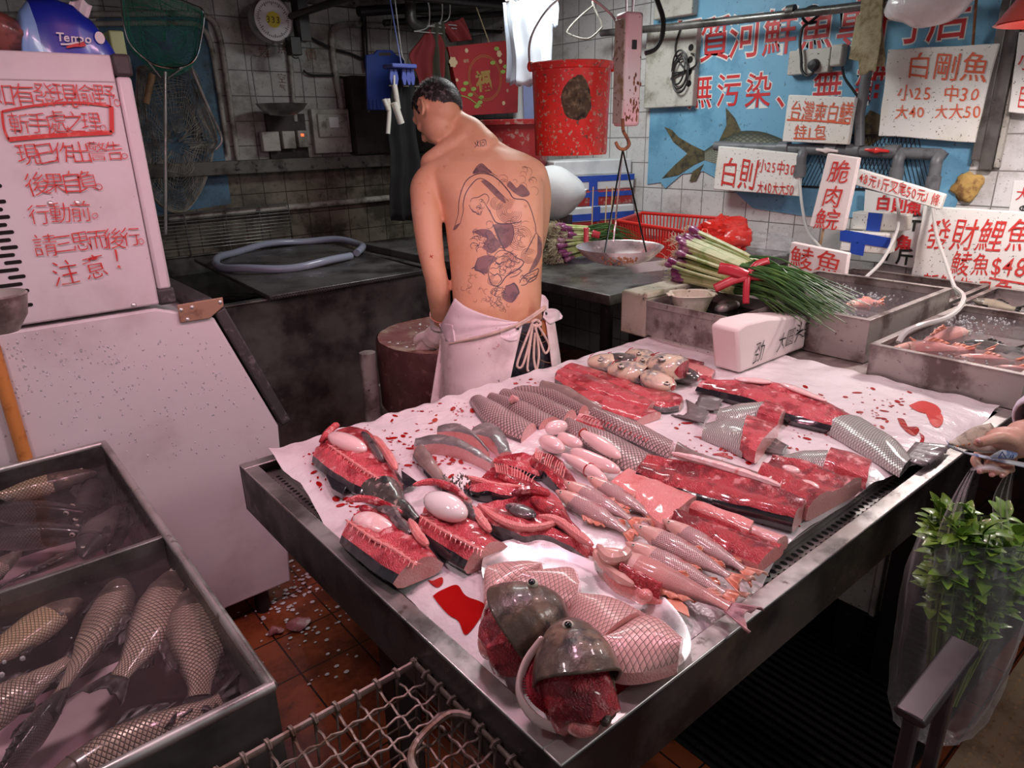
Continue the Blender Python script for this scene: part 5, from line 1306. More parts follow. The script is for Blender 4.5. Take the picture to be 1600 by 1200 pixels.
# flat mesh lid just under the rim, seen from above
for k in range(1, nx_):
    x = lerp(bx0, bx1, k/nx_); g.tube(crimp((x, by1, bz-.012), (x, by0, bz-.012), ny_, k*pi), .0022, 5)
for k in range(1, ny_):
    y = lerp(by0, by1, k/ny_); g.tube(crimp((bx1, y, bz-.012), (bx0, y, bz-.012), nx_, k*pi+pi), .0022, 5)
g.obj('wire_mesh', 'wire_rusty', t)
g = MB(); g.tube(spline([(bx1, .655, bz+.006), (bx1-.03, .675, bz+.012), (bx1-.10, .655, bz+.012), (bx1-.11, .60, bz+.010), (bx1-.04, .50, bz+.008), (bx1, .48, bz+.004)], 6), .006, 8); g.obj('handle', 'wire_rusty', t)
t = thing('stool', 'dark metal stool under the wire mesh basket', 'stool', (.06, .54, 0))
for x in (-.2, .33):
    for y in (.36, .70): MB().box((x-.015, y-.015, 0), (x+.015, y+.015, .47)).obj('leg', 'black_metal', t)
MB().box((-.22, .34, .47), (.35, .72, .488)).obj('seat', 'black_metal', t, bevel=.004)

# tissue pack and neighbours on the ice machine
yt = 2.2
t = thing('tissue_pack', 'blue plastic pack of tissues lying on top of the ice machine', 'tissues', P('y', yt, 110, 84))
bl, brr = P('y', yt-.06, 34, 84), P('y', yt-.06, 180, 84)
zt0 = 1.752; x0_, x1_ = bl.x, brr.x; Wd = x1_-x0_
prof = [(0, .0), (.02, .055), (.10, .10), (.25, .125), (.45, .130), (.65, .118), (.82, .09), (.95, .04), (1.0, .0)]
g = MB(); rings = []
for i in range(33):
    f = i/32; h = interp(prof, f)+.0; x = lerp(x0_, x1_, f); r = []
    for k in range(15):
        a = pi*k/14; yy = -cos(a)*.065; zz = h*max(.0, sin(a))**.45
        p = V((x, yt+yy, zt0+zz)); p += V((nz(p, 14, 1), nz(p, 14, 2), nz(p, 14, 3)*.6))*.008*(1 if 0 < k < 14 else 0); r.append(p)
    rings.append(r)
g.loft(rings, lambda i, j: 1 if i < 7 else 0, closed=True); g.obj('wrapper', ['tissue_blue', 'tissue_light'], t)
g = MB(); p = P('y', yt-.068, 89, 64); write(g, 'Tempo', p, V((1, 0, -.02)), V((0, 0, 1)), .027, off=.018, slant=.15, adv=.93, lift=.0); 
for i, q in enumerate(g.v): g.v[i] = V((q.x, yt-.0725, q.z))
g.obj('lettering', 'paper_white', t, smooth=False)
g = MB(); pp = spline([P('y', yt-.0725, *q) for q in [(104, 74), (116, 71), (126, 70), (133, 68)]], 4); stroke(g, pp, [.004+.008*i/len(pp) for i in range(len(pp))], V((0, -1, 0))); g.obj('red_flash', 'red_paint', t, smooth=False)
g = MB(); pp = spline([P('y', yt-.0722, *q) for q in [(95, 69), (106, 69), (118, 67), (128, 66)]], 4); stroke(g, pp, .004, V((0, -1, 0))); p = P('y', yt-.071, 156, 59); g.add([p+V((.011*cos(a*pi/10), 0, .014*sin(a*pi/10))) for a in range(20)], [tuple(range(20))]); g.obj('white_print', 'paper_white', t, smooth=False)
g = MB(); g.grid(lambda s, q: P('y', yt, lerp(104, 138, s)+6*q, lerp(22, 28, s)-lerp(0, 26, q)*(1-.5*abs(s-.5)))+V((0, .01*sin(s*9), 0)), 8, 6); o = g.obj('tissue', 'paper_white', t); o.modifiers.new('S', 'SOLIDIFY').thickness = .002
g = MB(); a, b = P('y', 2.45, 165, 86), P('y', 2.45, 181, 54); g.box((a.x, 2.36, 1.748), (b.x, 2.5, b.z)); g.obj('carton', 'pack_green', at=(a.x, 2.4, 1.748), bevel=.004, label='small pale green carton behind the blue tissue pack', category='carton')
c = P('y', 2.2, 8, 62); g = MB(); g.ball((c.x, 2.2, 1.79), (.05, .07, .045), 24, 14)
for i, p in enumerate(g.v): g.v[i] = p+V((nz(p, 16, 1), nz(p, 16, 2), nz(p, 16, 3)))*.02; g.v[i].z = max(g.v[i].z, 1.7485)
g.obj('plastic_bag', 'clear_red', at=(c.x, 2.2, 1.748), label='small reddish plastic bag beside the blue tissue pack', category='bag')
# broom and bowl
g = MB(); a, b = P('y', 2.05, -2, 575), P('y', 2.045, 42, 724); d = (b-a); e = a+d*((.02-a.z)/d.z); s0 = a-d*.25
g.tube([s0, e], .0165, 12); g.obj('broom_handle', 'wood_orange', at=e, label='orange wooden pole leaning against the ice machine', category='pole')
c = D(-14, 462, 1.30); g = MB(); g.lathe([(.001, -.075), (.03, -.07), (.05, -.04), (.058, 0), (.055, .003), (.047, -.035), (.028, -.06), (.001, -.065)], 28, c); g.tube([c+V((-.055, 0, 0)), c+V((-.3, 0, .06))], .008, 8)
g.obj('ladle', 'steel_worn', at=c, label='dark metal ladle poking in beside the ice machine vent slots', category='ladle')

# ------------------------------------------------------------------ floor: drain grate, fridge, mat, chair, scraps
t = thing('floor_grate', 'black ribbed drain grate on the floor beside the display table', 'grate', (1.9, .62, 0))
gx0, gx1, gy0, gy1 = 1.25, 2.75, .40, .88
for k in range(52):
    x = lerp(gx0, gx1, k/51)
    if k == 0: g = MB()
    g.box((x-.006, gy0, .003), (x+.006, gy1, .016))
g.obj('grate_slat', 'black_metal', t, smooth=False)
g = MB(); g.box((gx0-.02, gy0-.02, .001), (gx1+.02, gy1+.02, .003)); g.obj('pan', 'black_slot', t)
g = MB(); g.box((gx0-.02, gy0-.02, .003), (gx1+.02, gy0, .018)).box((gx0-.02, gy1, .003), (gx1+.02, gy1+.02, .018)); g.obj('frame', 'black_metal', t)
t = thing('under_counter_fridge', 'small white fridge with a mesh grille and blue lettering under the display table', 'fridge', (2.15, .85, 0))
MB().box((1.86, .635, .20), (2.60, 1.15, .59)).obj('body', 'dirty_white', t, bevel=.005)
MB().box((1.855, .62, .20), (1.93, .636, .585)).obj('side_strip', 'dirty_white', t, bevel=.003)
MB().box((1.935, .628, .245), (2.60, .636, .57)).obj('grille_back', 'black_slot', t)
g = MB()
for k in range(30): 
    z = .25+.315*k/29; g.tube([(1.935, .624, z), (2.60, .624, z)], .0022, 4)
for k in range(46):
    x = lerp(1.94, 2.59, k/45); g.tube([(x, .622, .245), (x, .622, .57)], .0022, 4)
g.obj('grille', 'steel_worn', t)
g = MB(); g.box((1.935, .615, .20), (2.62, .636, .243)); g.obj('kick_plate', 'dirty_white', t)
for x in (1.9, 2.55):
    for y in (.70, 1.1): MB().box((x-.03, y-.03, 0), (x+.03, y+.03, .20)).obj('foot', 'black_metal', t)
g = MB(); write(g, 'AO', V((1.876, .6195, .56)), V((0, 0, -1)), V((1, 0, 0)), .045, off=.01, adv=1.3); g.obj('lettering', 'blue_clip', t, smooth=False)
t = thing('floor_mat', 'yellowish diamond patterned mat on the floor beside the chair', 'mat', (1.9, .1, 0))
mat('mat_yellow', (.34, .25, .15), .7, 0, [((.20, .14, .08), 12, .45, .65)])
MB().box((1.45, -.5, .001), (2.6, .33, .008)).obj('mat_base', 'mat_yellow', t)
g = MB()
for i in range(40):
    for j in range(30):
        x, y = 1.47+i*.028+(j % 2)*.014, -.48+j*.027; 
        if x < 2.58: g.add([(x-.009, y, .008), (x, y-.006, .0095), (x+.009, y, .008), (x, y+.006, .0095)], [(0, 1, 2, 3)])
g.obj('diamond_pattern', 'wood_light', t, smooth=False)
t = thing('chair', 'black metal chair seen by its flat top rail and two uprights', 'chair', D(1440, 1200, 1.1))
mat('chair_metal', (.045, .035, .038), .32, .2, [((.08, .065, .07), 9, .5, .7)], coat=.2)
a, b = D(1506, 1010, 1.16), D(1422, 1120, 1.06); d = (b-a).normalized(); s = d.cross(V((0, 0, 1))).normalized(); n_ = s.cross(d)
g = MB(); prf = [(-.020, -.008), (.020, -.008), (.024, .0), (.020, .010), (-.020, .010), (-.024, 0)]
g.loft([[p+s*u+n_*v for u, v in prf] for p in (a-d*.004, a, a+(b-a)*.5, b, b+d*.004)]); g.obj('top_rail', 'chair_metal', t, bevel=.003)
for p in (a.lerp(b, .16), a.lerp(b, .93)):
    g = MB(); q = V((p.x, p.y, 0)); g.box((p.x-.011, p.y-.011, 0), (p.x+.011, p.y+.011, p.z-.006)); g.obj('leg', 'chair_metal', t, bevel=.004)
q1, q2 = a.lerp(b, .16), a.lerp(b, .93)
g = MB(); g.tube([V((q1.x, q1.y, .45)), V((q2.x, q2.y, .45))], .010, 10); g.obj('cross_bar', 'chair_metal', t)
sd2 = V((.30, -.26, 0)); 
for p in (q1, q2): 
    g = MB(); r = V((p.x, p.y, 0))+sd2; g.box((r.x-.011, r.y-.011, 0), (r.x+.011, r.y+.011, .45)); g.obj('leg', 'chair_metal', t)
g = MB(); g.prism([V((q1.x, q1.y, .455)), V((q2.x, q2.y, .455)), V((q2.x, q2.y, .455))+sd2, V((q1.x, q1.y, .455))+sd2], (0, 0, .02)); g.obj('seat', 'chair_metal', t, recalc=True, bevel=.004)
g = MB(); rg = random.Random(9)
for i in range(190):
    u, v = rg.gauss(452, 34), rg.gauss(935, 40)
    if rg.random() < .25: u, v = rg.uniform(400, 560), rg.uniform(900, 1080)
    if rg.random() < .14: u, v = rg.uniform(440, 700), rg.uniform(648, 668)
    p = P('z', .004, u, v); s = rg.uniform(.003, .010); g.ball(p, (s, s*.8, s*.35), 7, 4)
g.obj('fish_scales', 'debris', at=(.8, 1.7, 0), label='wet pale fish scales scattered on the red floor tiles', category='scraps', kind='stuff')
for k, (u, v, s) in enumerate([(466, 975, .03), (430, 985, .02)]):
    c = P('z', .012, u, v); g = MB(); g.ball(c, (s*1.3, s, s*.5), 18, 10)
    for i, p in enumerate(g.v): g.v[i] = p+V((nz(p, 40, 1), nz(p, 40, 2), nz(p, 40, 3)))*.012; g.v[i].z = max(.001, g.v[i].z)
    g.obj('fish_scrap', 'fatty_scrap', at=(c.x, c.y, 0), label=['larger pink fish scrap lying among the scales on the floor', 'smaller pink fish scrap on the floor near the ice machine'][k], category='scrap')
# pendant lamps, the carp tank one added for its light
for k, (p, c, w_) in enumerate(LAMPS):
    t = thing('pendant_lamp', ['red pendant lamp over the corner of the display table nearest the carp tank', 'red pendant lamp over the middle of the display table', 'red pendant lamp over the front edge of the display table', 'red pendant lamp over the tray of pink fish', 'red pendant lamp over the live carp tank'][k], 'lamp', p)
    g = MB(); g.lathe([(.17, 0), (.165, .004), (.10, .10), (.04, .14), (.03, .16), (.025, .16), (.035, .135), (.095, .095), (.16, -.002)], 36, p); g.obj('lamp_shade', 'lamp_shade_red', t)
    g = MB(); g.ball((p[0], p[1], p[2]+.05), .03, 14, 10); g.obj('bulb', 'bulb_pink' if k < 1 else 'bulb_white', t)
    g = MB(); g.tube([(p[0], p[1], p[2]+.15), (p[0], p[1], 2.7)], .005, 8); g.obj('cord', 'cable_black', t)
# ------------------------------------------------------------------ fish materials
scale_mat('carp_scales', (.80, .66, .50), (.04, .032, .028), (.16, .13, .10), (.90, .76, .64), 36, 10, .28, .15, .9)
scale_mat('carp_scales_gold', (.92, .76, .46), (.18, .13, .07), (.34, .27, .15), (.94, .82, .64), 36, 10, .28, .15, .9)
scale_mat('carp_scales_dark', (.20, .175, .155), (.018, .016, .015), (.05, .045, .04), (.30, .25, .22), 40, 11, .28, .1, .7)
mat('carp_head', (.16, .13, .10), .3, 0, [((.06, .05, .04), 14, .45, .65), ((.35, .28, .2), 30, .62, .75)], (40, .2), coat=.5)
mat('carp_head_dark', (.03, .028, .026), .3, 0, [((.06, .055, .05), 14, .45, .65)], (40, .2), coat=.5)
mat('carp_fin', (.04, .035, .033), .4, 0, [((.09, .08, .07), 30, .45, .65)])
mat('carp_fin_pale', (.30, .23, .19), .4, 0, [((.12, .09, .08), 30, .45, .65)])
mat('eye_dark', (.006, .006, .006), .08, coat=1)
mat('eye_ring', (.62, .58, .48), .25)
scale_mat('mud_scales', (.95, .62, .60), (.42, .22, .22), (.50, .36, .36), (.95, .55, .42), 42, 11, .25, .15, .8, (.7, .10, .10), .16, .60, .12)
scale_mat('perch_scales', (.88, .40, .36), (.62, .24, .22), (.22, .16, .18), (.90, .48, .40), 72, 22, .3, 0, .6, None, .2, .65, .14)
mat('pink_fin', (.80, .30, .20), .35, 0, [((.88, .5, .42), 14, .45, .65)], coat=.4)
mat('pink_head', (.75, .42, .36), .35, 0, [((.55, .30, .28), 18, .45, .65), ((.70, .14, .12), 9, .62, .75)], (40, .25), coat=.5)
mat('tail_reddish', (.42, .20, .22), .4, 0, [((.68, .38, .38), 18, .45, .65), ((.22, .12, .15), 30, .55, .7)])
scale_mat('silver_scales', (.72, .72, .66), (.14, .15, .15), (.16, .16, .15), (.86, .80, .76), 30, 9, .25, .25, .8, None, .14, .7, .2)
scale_mat('net_scales', (.66, .45, .42), (.05, .045, .045), (.20, .14, .13), (.74, .52, .50), 24, 8, .28, .1, .7, None, .22, 1.2, -.2)
scale_mat('net_scales_pink', (.92, .54, .50), (.20, .12, .12), (.62, .40, .38), (.92, .52, .48), 13, 8, .3, .05, .6, (.75, .22, .20), .10, 1.2, -.2)
mat('grey_skin', (.16, .14, .14), .35, 0, [((.32, .28, .28), 30, .5, .7), ((.06, .05, .05), 12, .5, .7)], (90, .4), coat=.4)
mat('dark_skin', (.022, .02, .024), .16, 0, [((.05, .045, .05), 20, .5, .7)], (60, .12), coat=.8)
mat('mottled_skin', (.08, .07, .06), .3, 0, [((.42, .32, .28), 60, .56, .66), ((.02, .018, .02), 14, .5, .65)], (80, .5), coat=.6)
mat('smooth_skin', (.32, .24, .21), .2, 0, [((.20, .15, .14), 9, .45, .65)], (30, .1), coat=.6)
def flesh_mat(name, base, deep, fat, rough=.3, fibre=60, bs=.5, dthr=(.48, .66), fthr=(.60, .72)):
    m, n, b = newmat(name)
    co = n('TexCoord').outputs['Object']
    wv = n('TexWave', {'wave_type': 'BANDS', 'bands_direction': 'X'}, Vector=n('Mapping', Vector=co, Rotation=(.3, .2, .7)).outputs[0], Scale=fibre, Distortion=14, Detail=4, Detail_Scale=1.6)
    n1 = n.noise(co, 16, 6, .65); n2 = n.noise(n('Mapping', Vector=co, Location=(4, 2, 7)).outputs[0], 34, 5, .6); n3 = n.noise(co, 130, 3)
    c = n.mix(n.math('MULTIPLY', wv.outputs[0], .32), base, deep)
    c = n.mix(n.ss(n1, *dthr), c, deep); c = n.mix(n.math('MULTIPLY', n.ss(n2, *fthr), .8), c, fat)
    n.set(b.inputs['Base Color'], c); b.inputs['Roughness'].default_value = rough
    h = n.math('ADD', n.math('MULTIPLY', n3, .6), n.math('ADD', n.math('MULTIPLY', n2, .8), n.math('MULTIPLY', wv.outputs[0], .25)))
    n.set(b.inputs['Normal'], n('Bump', Strength=bs, Distance=.005, Height=h).outputs[0])
    b.inputs['Coat Weight'].default_value = .7; b.inputs['Coat Roughness'].default_value = .1
flesh_mat('flesh_red', (.72, .10, .12), (.34, .008, .022), (.92, .46, .46), dthr=(.46, .60), fthr=(.57, .68), bs=.8)
flesh_mat('flesh_deep', (.58, .045, .06), (.20, .004, .012), (.85, .34, .34), dthr=(.46, .60), fthr=(.57, .68), bs=.9)
flesh_mat('flesh_pink', (.86, .32, .30), (.70, .10, .10), (.92, .55, .52), dthr=(.55, .75))
flesh_mat('flesh_pale', (.80, .42, .40), (.62, .16, .16), (.90, .60, .58), dthr=(.58, .8), bs=.25)
flesh_mat('flesh_cut', (.78, .40, .37), (.62, .10, .10), (.88, .62, .58), dthr=(.6, .8), bs=.3)
mat('bladder', (.90, .62, .60), .14, 0, [((.78, .12, .10), 26, .63, .72), ((.95, .80, .78), 9, .5, .75)], (20, .1), coat=.9)
mat('bladder_white', (.93, .86, .84), .1, 0, [((.80, .14, .12), 30, .62, .70, 7), ((.85, .70, .62), 9, .5, .75)], (20, .08), coat=1)
mat('gut_lining', (.12, .10, .10), .25, 0, [((.50, .42, .42), 22, .58, .7), ((.04, .03, .035), 30, .5, .65)], (60, .6), coat=.7)
mat('membrane', (.88, .58, .56), .2, 0, [((.95, .80, .78), 30, .5, .7), ((.72, .14, .14), 22, .62, .74)], (50, .7), coat=.7)
mat('bighead_skin', (.095, .066, .048), .36, 0, [((.24, .16, .11), 16, .46, .66), ((.035, .028, .026), 24, .5, .66), ((.42, .28, .26), 70, .66, .76)], (60, .5), coat=.3)
mat('gill_red', (.34, .015, .03), .25, 0, [((.18, .006, .012), 40, .45, .65)], (120, .6), coat=.6)
mat('gill_cover', (.82, .60, .56), .2, 0, [((.58, .42, .46), 9, .5, .7), ((.70, .10, .10), 16, .68, .76)], (30, .15), coat=.7)
mat('head_pale', (.72, .60, .44), .2, 0, [((.30, .29, .27), 26, .47, .62), ((.80, .60, .48), 11, .52, .7), ((.70, .16, .13), 14, .66, .76)], (30, .15), coat=.9)
mat('head_grey', (.10, .09, .085), .18, 0, [((.22, .20, .18), 14, .5, .7)], (30, .15), coat=.9)

# ------------------------------------------------------------------ whole fish
CARP = dict(top=[(0, .008), (.04, .035), (.12, .066), (.24, .098), (.38, .112), (.52, .098), (.66, .064), (.78, .036), (.84, .034)],
            bot=[(0, .008), (.04, .028), (.12, .054), (.24, .086), (.38, .100), (.52, .088), (.66, .054), (.78, .032), (.84, .032)],
            wid=[(0, .010), (.04, .030), (.12, .050), (.24, .066), (.38, .070), (.52, .058), (.66, .036), (.78, .018), (.84, .008)], head=.235)
SLIM = dict(top=[(0, .006), (.04, .026), (.12, .050), (.24, .072), (.38, .080), (.52, .074), (.66, .052), (.78, .032), (.84, .030)],
            bot=[(0, .008), (.04, .024), (.12, .044), (.24, .066), (.38, .074), (.52, .066), (.66, .046), (.78, .030), (.84, .030)],
            wid=[(0, .010), (.04, .026), (.12, .042), (.24, .054), (.38, .058), (.52, .050), (.66, .034), (.78, .016), (.84, .008)], head=.20)
PERCH = dict(top=[(0, .012), (.05, .038), (.14, .064), (.26, .092), (.40, .098), (.54, .080), (.68, .052), (.78, .038), (.84, .042)],
             bot=[(0, .012), (.05, .034), (.14, .060), (.26, .082), (.40, .084), (.54, .066), (.68, .046), (.78, .036), (.84, .040)],
             wid=[(0, .014), (.05, .034), (.14, .052), (.26, .062), (.40, .064), (.54, .052), (.68, .034), (.78, .018), (.84, .010)], head=.24)
def fish(name, label, A, B, shape=CARP, mats=('carp_scales', 'carp_head', 'carp_fin'), roll=0, bend=0.0, bendz=0.0, group=None, fat=1.0, cat='fish', tail='carp_fin', eye=True, fins=True, seed=1, dorsal_long=True):
    """nose at A, tail tip at B; roll 0: lying with the back to its own y side"""
    A, B = V(A), V(B); L = (B-A).length; ex = (B-A).normalized()
    ez = V((0, 0, 1))-ex*ex.z; ez.normalize(); ey = ez.cross(ex)
    c, s = cos(roll), sin(roll); ey, ez = ey*c+ez*s, ez*c-ey*s
    M = Matrix(((ex.x, ey.x, ez.x, A.x), (ex.y, ey.y, ez.y, A.y), (ex.z, ey.z, ez.z, A.z), (0, 0, 0, 1)))
    t = thing(name, label, cat, A, group=group, M=M)
    K = 22; NF = 30
    def off(f): return bend*L*((f-.42)**2-.10), bendz*L*((f-.42)**2-.08)
    rings = []; fs_ = [.84*(i/NF)**1.0 for i in range(NF+1)]
    for f in fs_:
        h1, h2, w = interp(shape['top'], f)*fat, interp(shape['bot'], f)*fat, interp(shape['wid'], f)*fat; oy, oz = off(f); r = []
        for k in range(K):
            a = 2*pi*k/K; ca, sa = cos(a), sin(a)
            r.append(V((f*L, (h1 if ca > 0 else h2)*ca*L+oy, w*L*math.copysign(abs(sa)**.85, sa)+oz)))
        rings.append(r)
    g = MB(); hd = shape['head']
    def mi(i, j):
        a = min(j, K-j)/(K/2); e = hd+.035*sin(a*pi)
        return 1 if fs_[i] < e-.0 else 0
    def uv(i, j):
        k = j % K if j < K else 0; a = abs(((j+K/2) % K)-K/2)/(K/2); return (fs_[i]/.84, a)
    def uv2(i, j):
        jj = j; a = jj/(K/2); a = a if a <= 1 else 2-a; return (fs_[i]/.84, a)
    g.loft(rings, mi, uv=uv2); g.obj('body', [mats[0], mats[1]], t, world=False)
    def fin(nm, pts_base, pts_tip, mt, z0=0.0, nr=7, wave=.004):
        gb = MB(); P0 = spline(pts_base, 5); P1 = spline(pts_tip, 5); n = len(P0)-1
        gb.grid(lambda s_, q: P0[int(s_*n+.5)].lerp(P1[int(s_*n+.5)], q)+V((0, 0, wave*q*sin(s_*n*2.2+seed)+z0)), n, 4)
        o = gb.obj(nm, mt, t, world=False); m = o.modifiers.new('S', 'SOLIDIFY'); m.thickness = .0022; m.offset = 0; return o
    def pt(f, k, extra=0):
        oy, oz = off(f); h = interp(shape['top'], f) if k > 0 else interp(shape['bot'], f)
        return V((f*L, k*h*fat*L*.93+oy+k*extra*L, oz))
    oy, oz = off(.84); h = interp(shape['top'], .84)*fat*L
    by = off(1.0)[0]
    fin('tail_fin', [V((.825*L, oy+h, oz)), V((.835*L, oy, oz)), V((.825*L, oy-h, oz))], [V((1.0*L, by+.115*L, oz)), V((.925*L, by*.6+oy*.4, oz)), V((.995*L, by-.11*L, oz))], tail or mats[2], wave=.006)
    if fins:
        if dorsal_long: fin('dorsal_fin', [pt(.40, 1), pt(.50, 1), pt(.62, 1)], [pt(.47, 1, .055), pt(.57, 1, .045), pt(.67, 1, .022)], mats[2])
        else: fin('dorsal_fin', [pt(.42, 1), pt(.48, 1), pt(.54, 1)], [pt(.49, 1, .05), pt(.54, 1, .04), pt(.58, 1, .022)], mats[2])
        fin('anal_fin', [pt(.66, -1), pt(.70, -1), pt(.74, -1)], [pt(.73, -1, .045), pt(.76, -1, .035), pt(.78, -1, .015)], mats[2])
        fin('pelvic_fin', [pt(.46, -1), pt(.48, -1), pt(.50, -1)], [pt(.53, -1, .05), pt(.56, -1, .035), pt(.56, -1, .012)], mats[2])
        w = interp(shape['wid'], .25)*fat*L; oy, oz = off(.25)
        fin('pectoral_fin', [V((.24*L, oy-.045*L, w*.9+oz)), V((.25*L, oy-.055*L, w*.85+oz)), V((.26*L, oy-.065*L, w*.75+oz))], [V((.37*L, oy-.055*L, w*.95+oz)), V((.38*L, oy-.085*L, w*.9+oz)), V((.34*L, oy-.105*L, w*.6+oz))], mats[2])
    if eye:
        for sgn in (1, -1):
            f = .085; w = interp(shape['wid'], f)*fat*L; oy, oz = off(f); c_ = V((f*L, oy+.020*L*fat, oz+sgn*w*.90)); r = .0135*L*fat
            ge = MB(); ge.ball(c_, (r, r, r*.5), 14, 8); e = ge.obj('eye', 'eye_ring', t, world=False)
            ge = MB(); ge.ball(c_+V((0, 0, sgn*r*.25)), (r*.62, r*.62, r*.42), 12, 8); ge.obj('pupil', 'eye_dark', e, world=False)
        gm = MB(); f = hd*.97; pp = []
        for k in range(9):
            a = .35+1.9*k/8; ff = hd+.02*sin(k/8*pi)-.012; w = interp(shape['wid'], ff)*fat*L; oy, oz = off(ff); h = interp(shape['top'] if cos(a) > 0 else shape['bot'], ff)*fat*L
            pp.append(V((ff*L, oy+h*cos(a)*1.0, oz+w*abs(sin(a))**.85*1.0)))
        gm.tube(pp, .0045*L, 6); gm.obj('gill_cover_edge', mats[1], t, world=False)
    return t
GD = ('carp_scales_gold', 'carp_head', 'carp_fin'); DK = ('carp_scales_dark', 'carp_head_dark', 'carp_fin'); CP = ('carp_scales', 'carp_head', 'carp_fin')
ZW = .70
def live(label, a, b, m=CP, z=ZW, roll=0, bend=0, bz=0, z2=None, sh=CARP, fat=1.0, seed=1):
    fish('carp', label, P('z', z, *a), P('z', z2 or z, *b), sh, m, radians(roll), bend, bz, 'live carp in the front tank', fat*1.2, seed=seed)
live('brown carp slanting head up in the middle of the near water', (282, 890), (172, 1100), roll=155, bend=.25, bz=.05, fat=1.05, seed=1)
live('brown carp curving head up beside the paler carp at the tank side', (192, 900), (82, 1120), roll=20, bend=-.35, z=.70, fat=.95, seed=2)
live('brown carp nearest the tank corner with its dark tail spread', (306, 918), (318, 1130), roll=165, bend=.12, z=.70, fat=1.15, seed=3)
live('big scaled carp lying along the near rim of the tank with a long dorsal fin', (20, 1275), (395, 1065), roll=38, bend=-.06, z=.695, fat=.92, seed=4)
live('pale golden carp with its head under the darker carp near the divider', (142, 922), (-120, 1100), GD, roll=170, bend=.1, z=.70, fat=.9, seed=5)
live('brown scaled carp leaving the water edge under the golden carp', (-150, 1200), (150, 1005), roll=20, bend=.05, z=.69, fat=1.0, seed=6)
live('dark backed carp at the near corner of the tank by the frame edge', (105, 1075), (-60, 1300), DK, roll=80, z=.69, fat=.85, seed=7)
live('dark carp lying along the divider behind the other carp', (228, 872), (20, 950), DK, roll=60, z=.70, fat=.9, sh=SLIM, seed=8)
live('pale golden carp along the far rim of the tank', (150, 738), (-130, 800), GD, roll=172, bend=-.05, z=.712, fat=.95, seed=9)
live('smooth dark carp showing its back below the pale golden carp', (132, 800), (-130, 815), DK, roll=85, z=.705, sh=SLIM, fat=1.05, seed=10)
live('second smooth dark carp just nearer than the first dark back', (142, 832), (-130, 850), DK, roll=80, z=.70, sh=SLIM, fat=1.0, seed=11)
live('slim dark carp hanging upright in the corner of the far water', (118, 832), (156, 722), DK, roll=30, bend=.25, z=.68, sh=SLIM, fat=.9, seed=12)
live('dark scaled carp with the red glint beside the divider', (128, 872), (192, 778), DK, roll=15, bend=-.1, z=.708, fat=1.05, seed=13)
live('dim scaled carp deep in the water along the tank side', (166, 866), (204, 788), DK, roll=165, bend=.1, z=.67, fat=1.0, seed=14)
live('pale bellied carp at the frame edge of the far water', (34, 862), (-110, 960), CP, roll=175, z=.705, fat=.95, seed=15)
live('dark scaled carp lying flat against the far side of the divider', (150, 850), (-20, 925), DK, roll=30, z=.70, sh=SLIM, fat=.8, seed=16)
bubbles(150, (-.5, 1.2), (.10, 1.42), .752, 3, 3, 'bubbles on the tank water near the divider')
# fish in the trays at the end of the table
PK = ('perch_scales', 'pink_head', 'pink_fin')
for k, (lab, a, b, z, sh, m, roll, fat) in enumerate([('pink fish with a pale snout deepest in the end tray', (1512, 520), (1418, 548), .868, SLIM, PK, 90, 1.0), ('longest pink fish beside the clear tube in the end tray', (1390, 548), (1530, 552), .868, SLIM, PK, 80, 1.2),
        ('thin pink fish nearer than the longest pink fish', (1436, 549), (1560, 552), .868, SLIM, PK, 60, .8), ('pink fish along the near wall of the end tray', (1490, 559), (1604, 568), .868, SLIM, PK, 70, .9), ('pink fish at the corner of the end tray by the frame edge', (1550, 574), (1650, 588), .868, SLIM, PK, 70, .9),
        ('dark rough scaled fish lying across the end tray', (1496, 538), (1604, 548), .868, CARP, DK, 60, .8), ('pinkish fish surfacing in the deep dark tray', (1322, 476), (1385, 472), .915, SLIM, PK, 60, 1.1), ('silvery fish in the tray under the widest sign', (1520, 470), (1600, 486), .885, SLIM, CP, 60, 1.0)]):
    fish('tray_fish', lab, P('z', z, *a), P('z', z, *b), sh, m, radians(roll), .05, 0, 'live fish in the wall trays', fat*1.5, seed=k, tail=m[2])

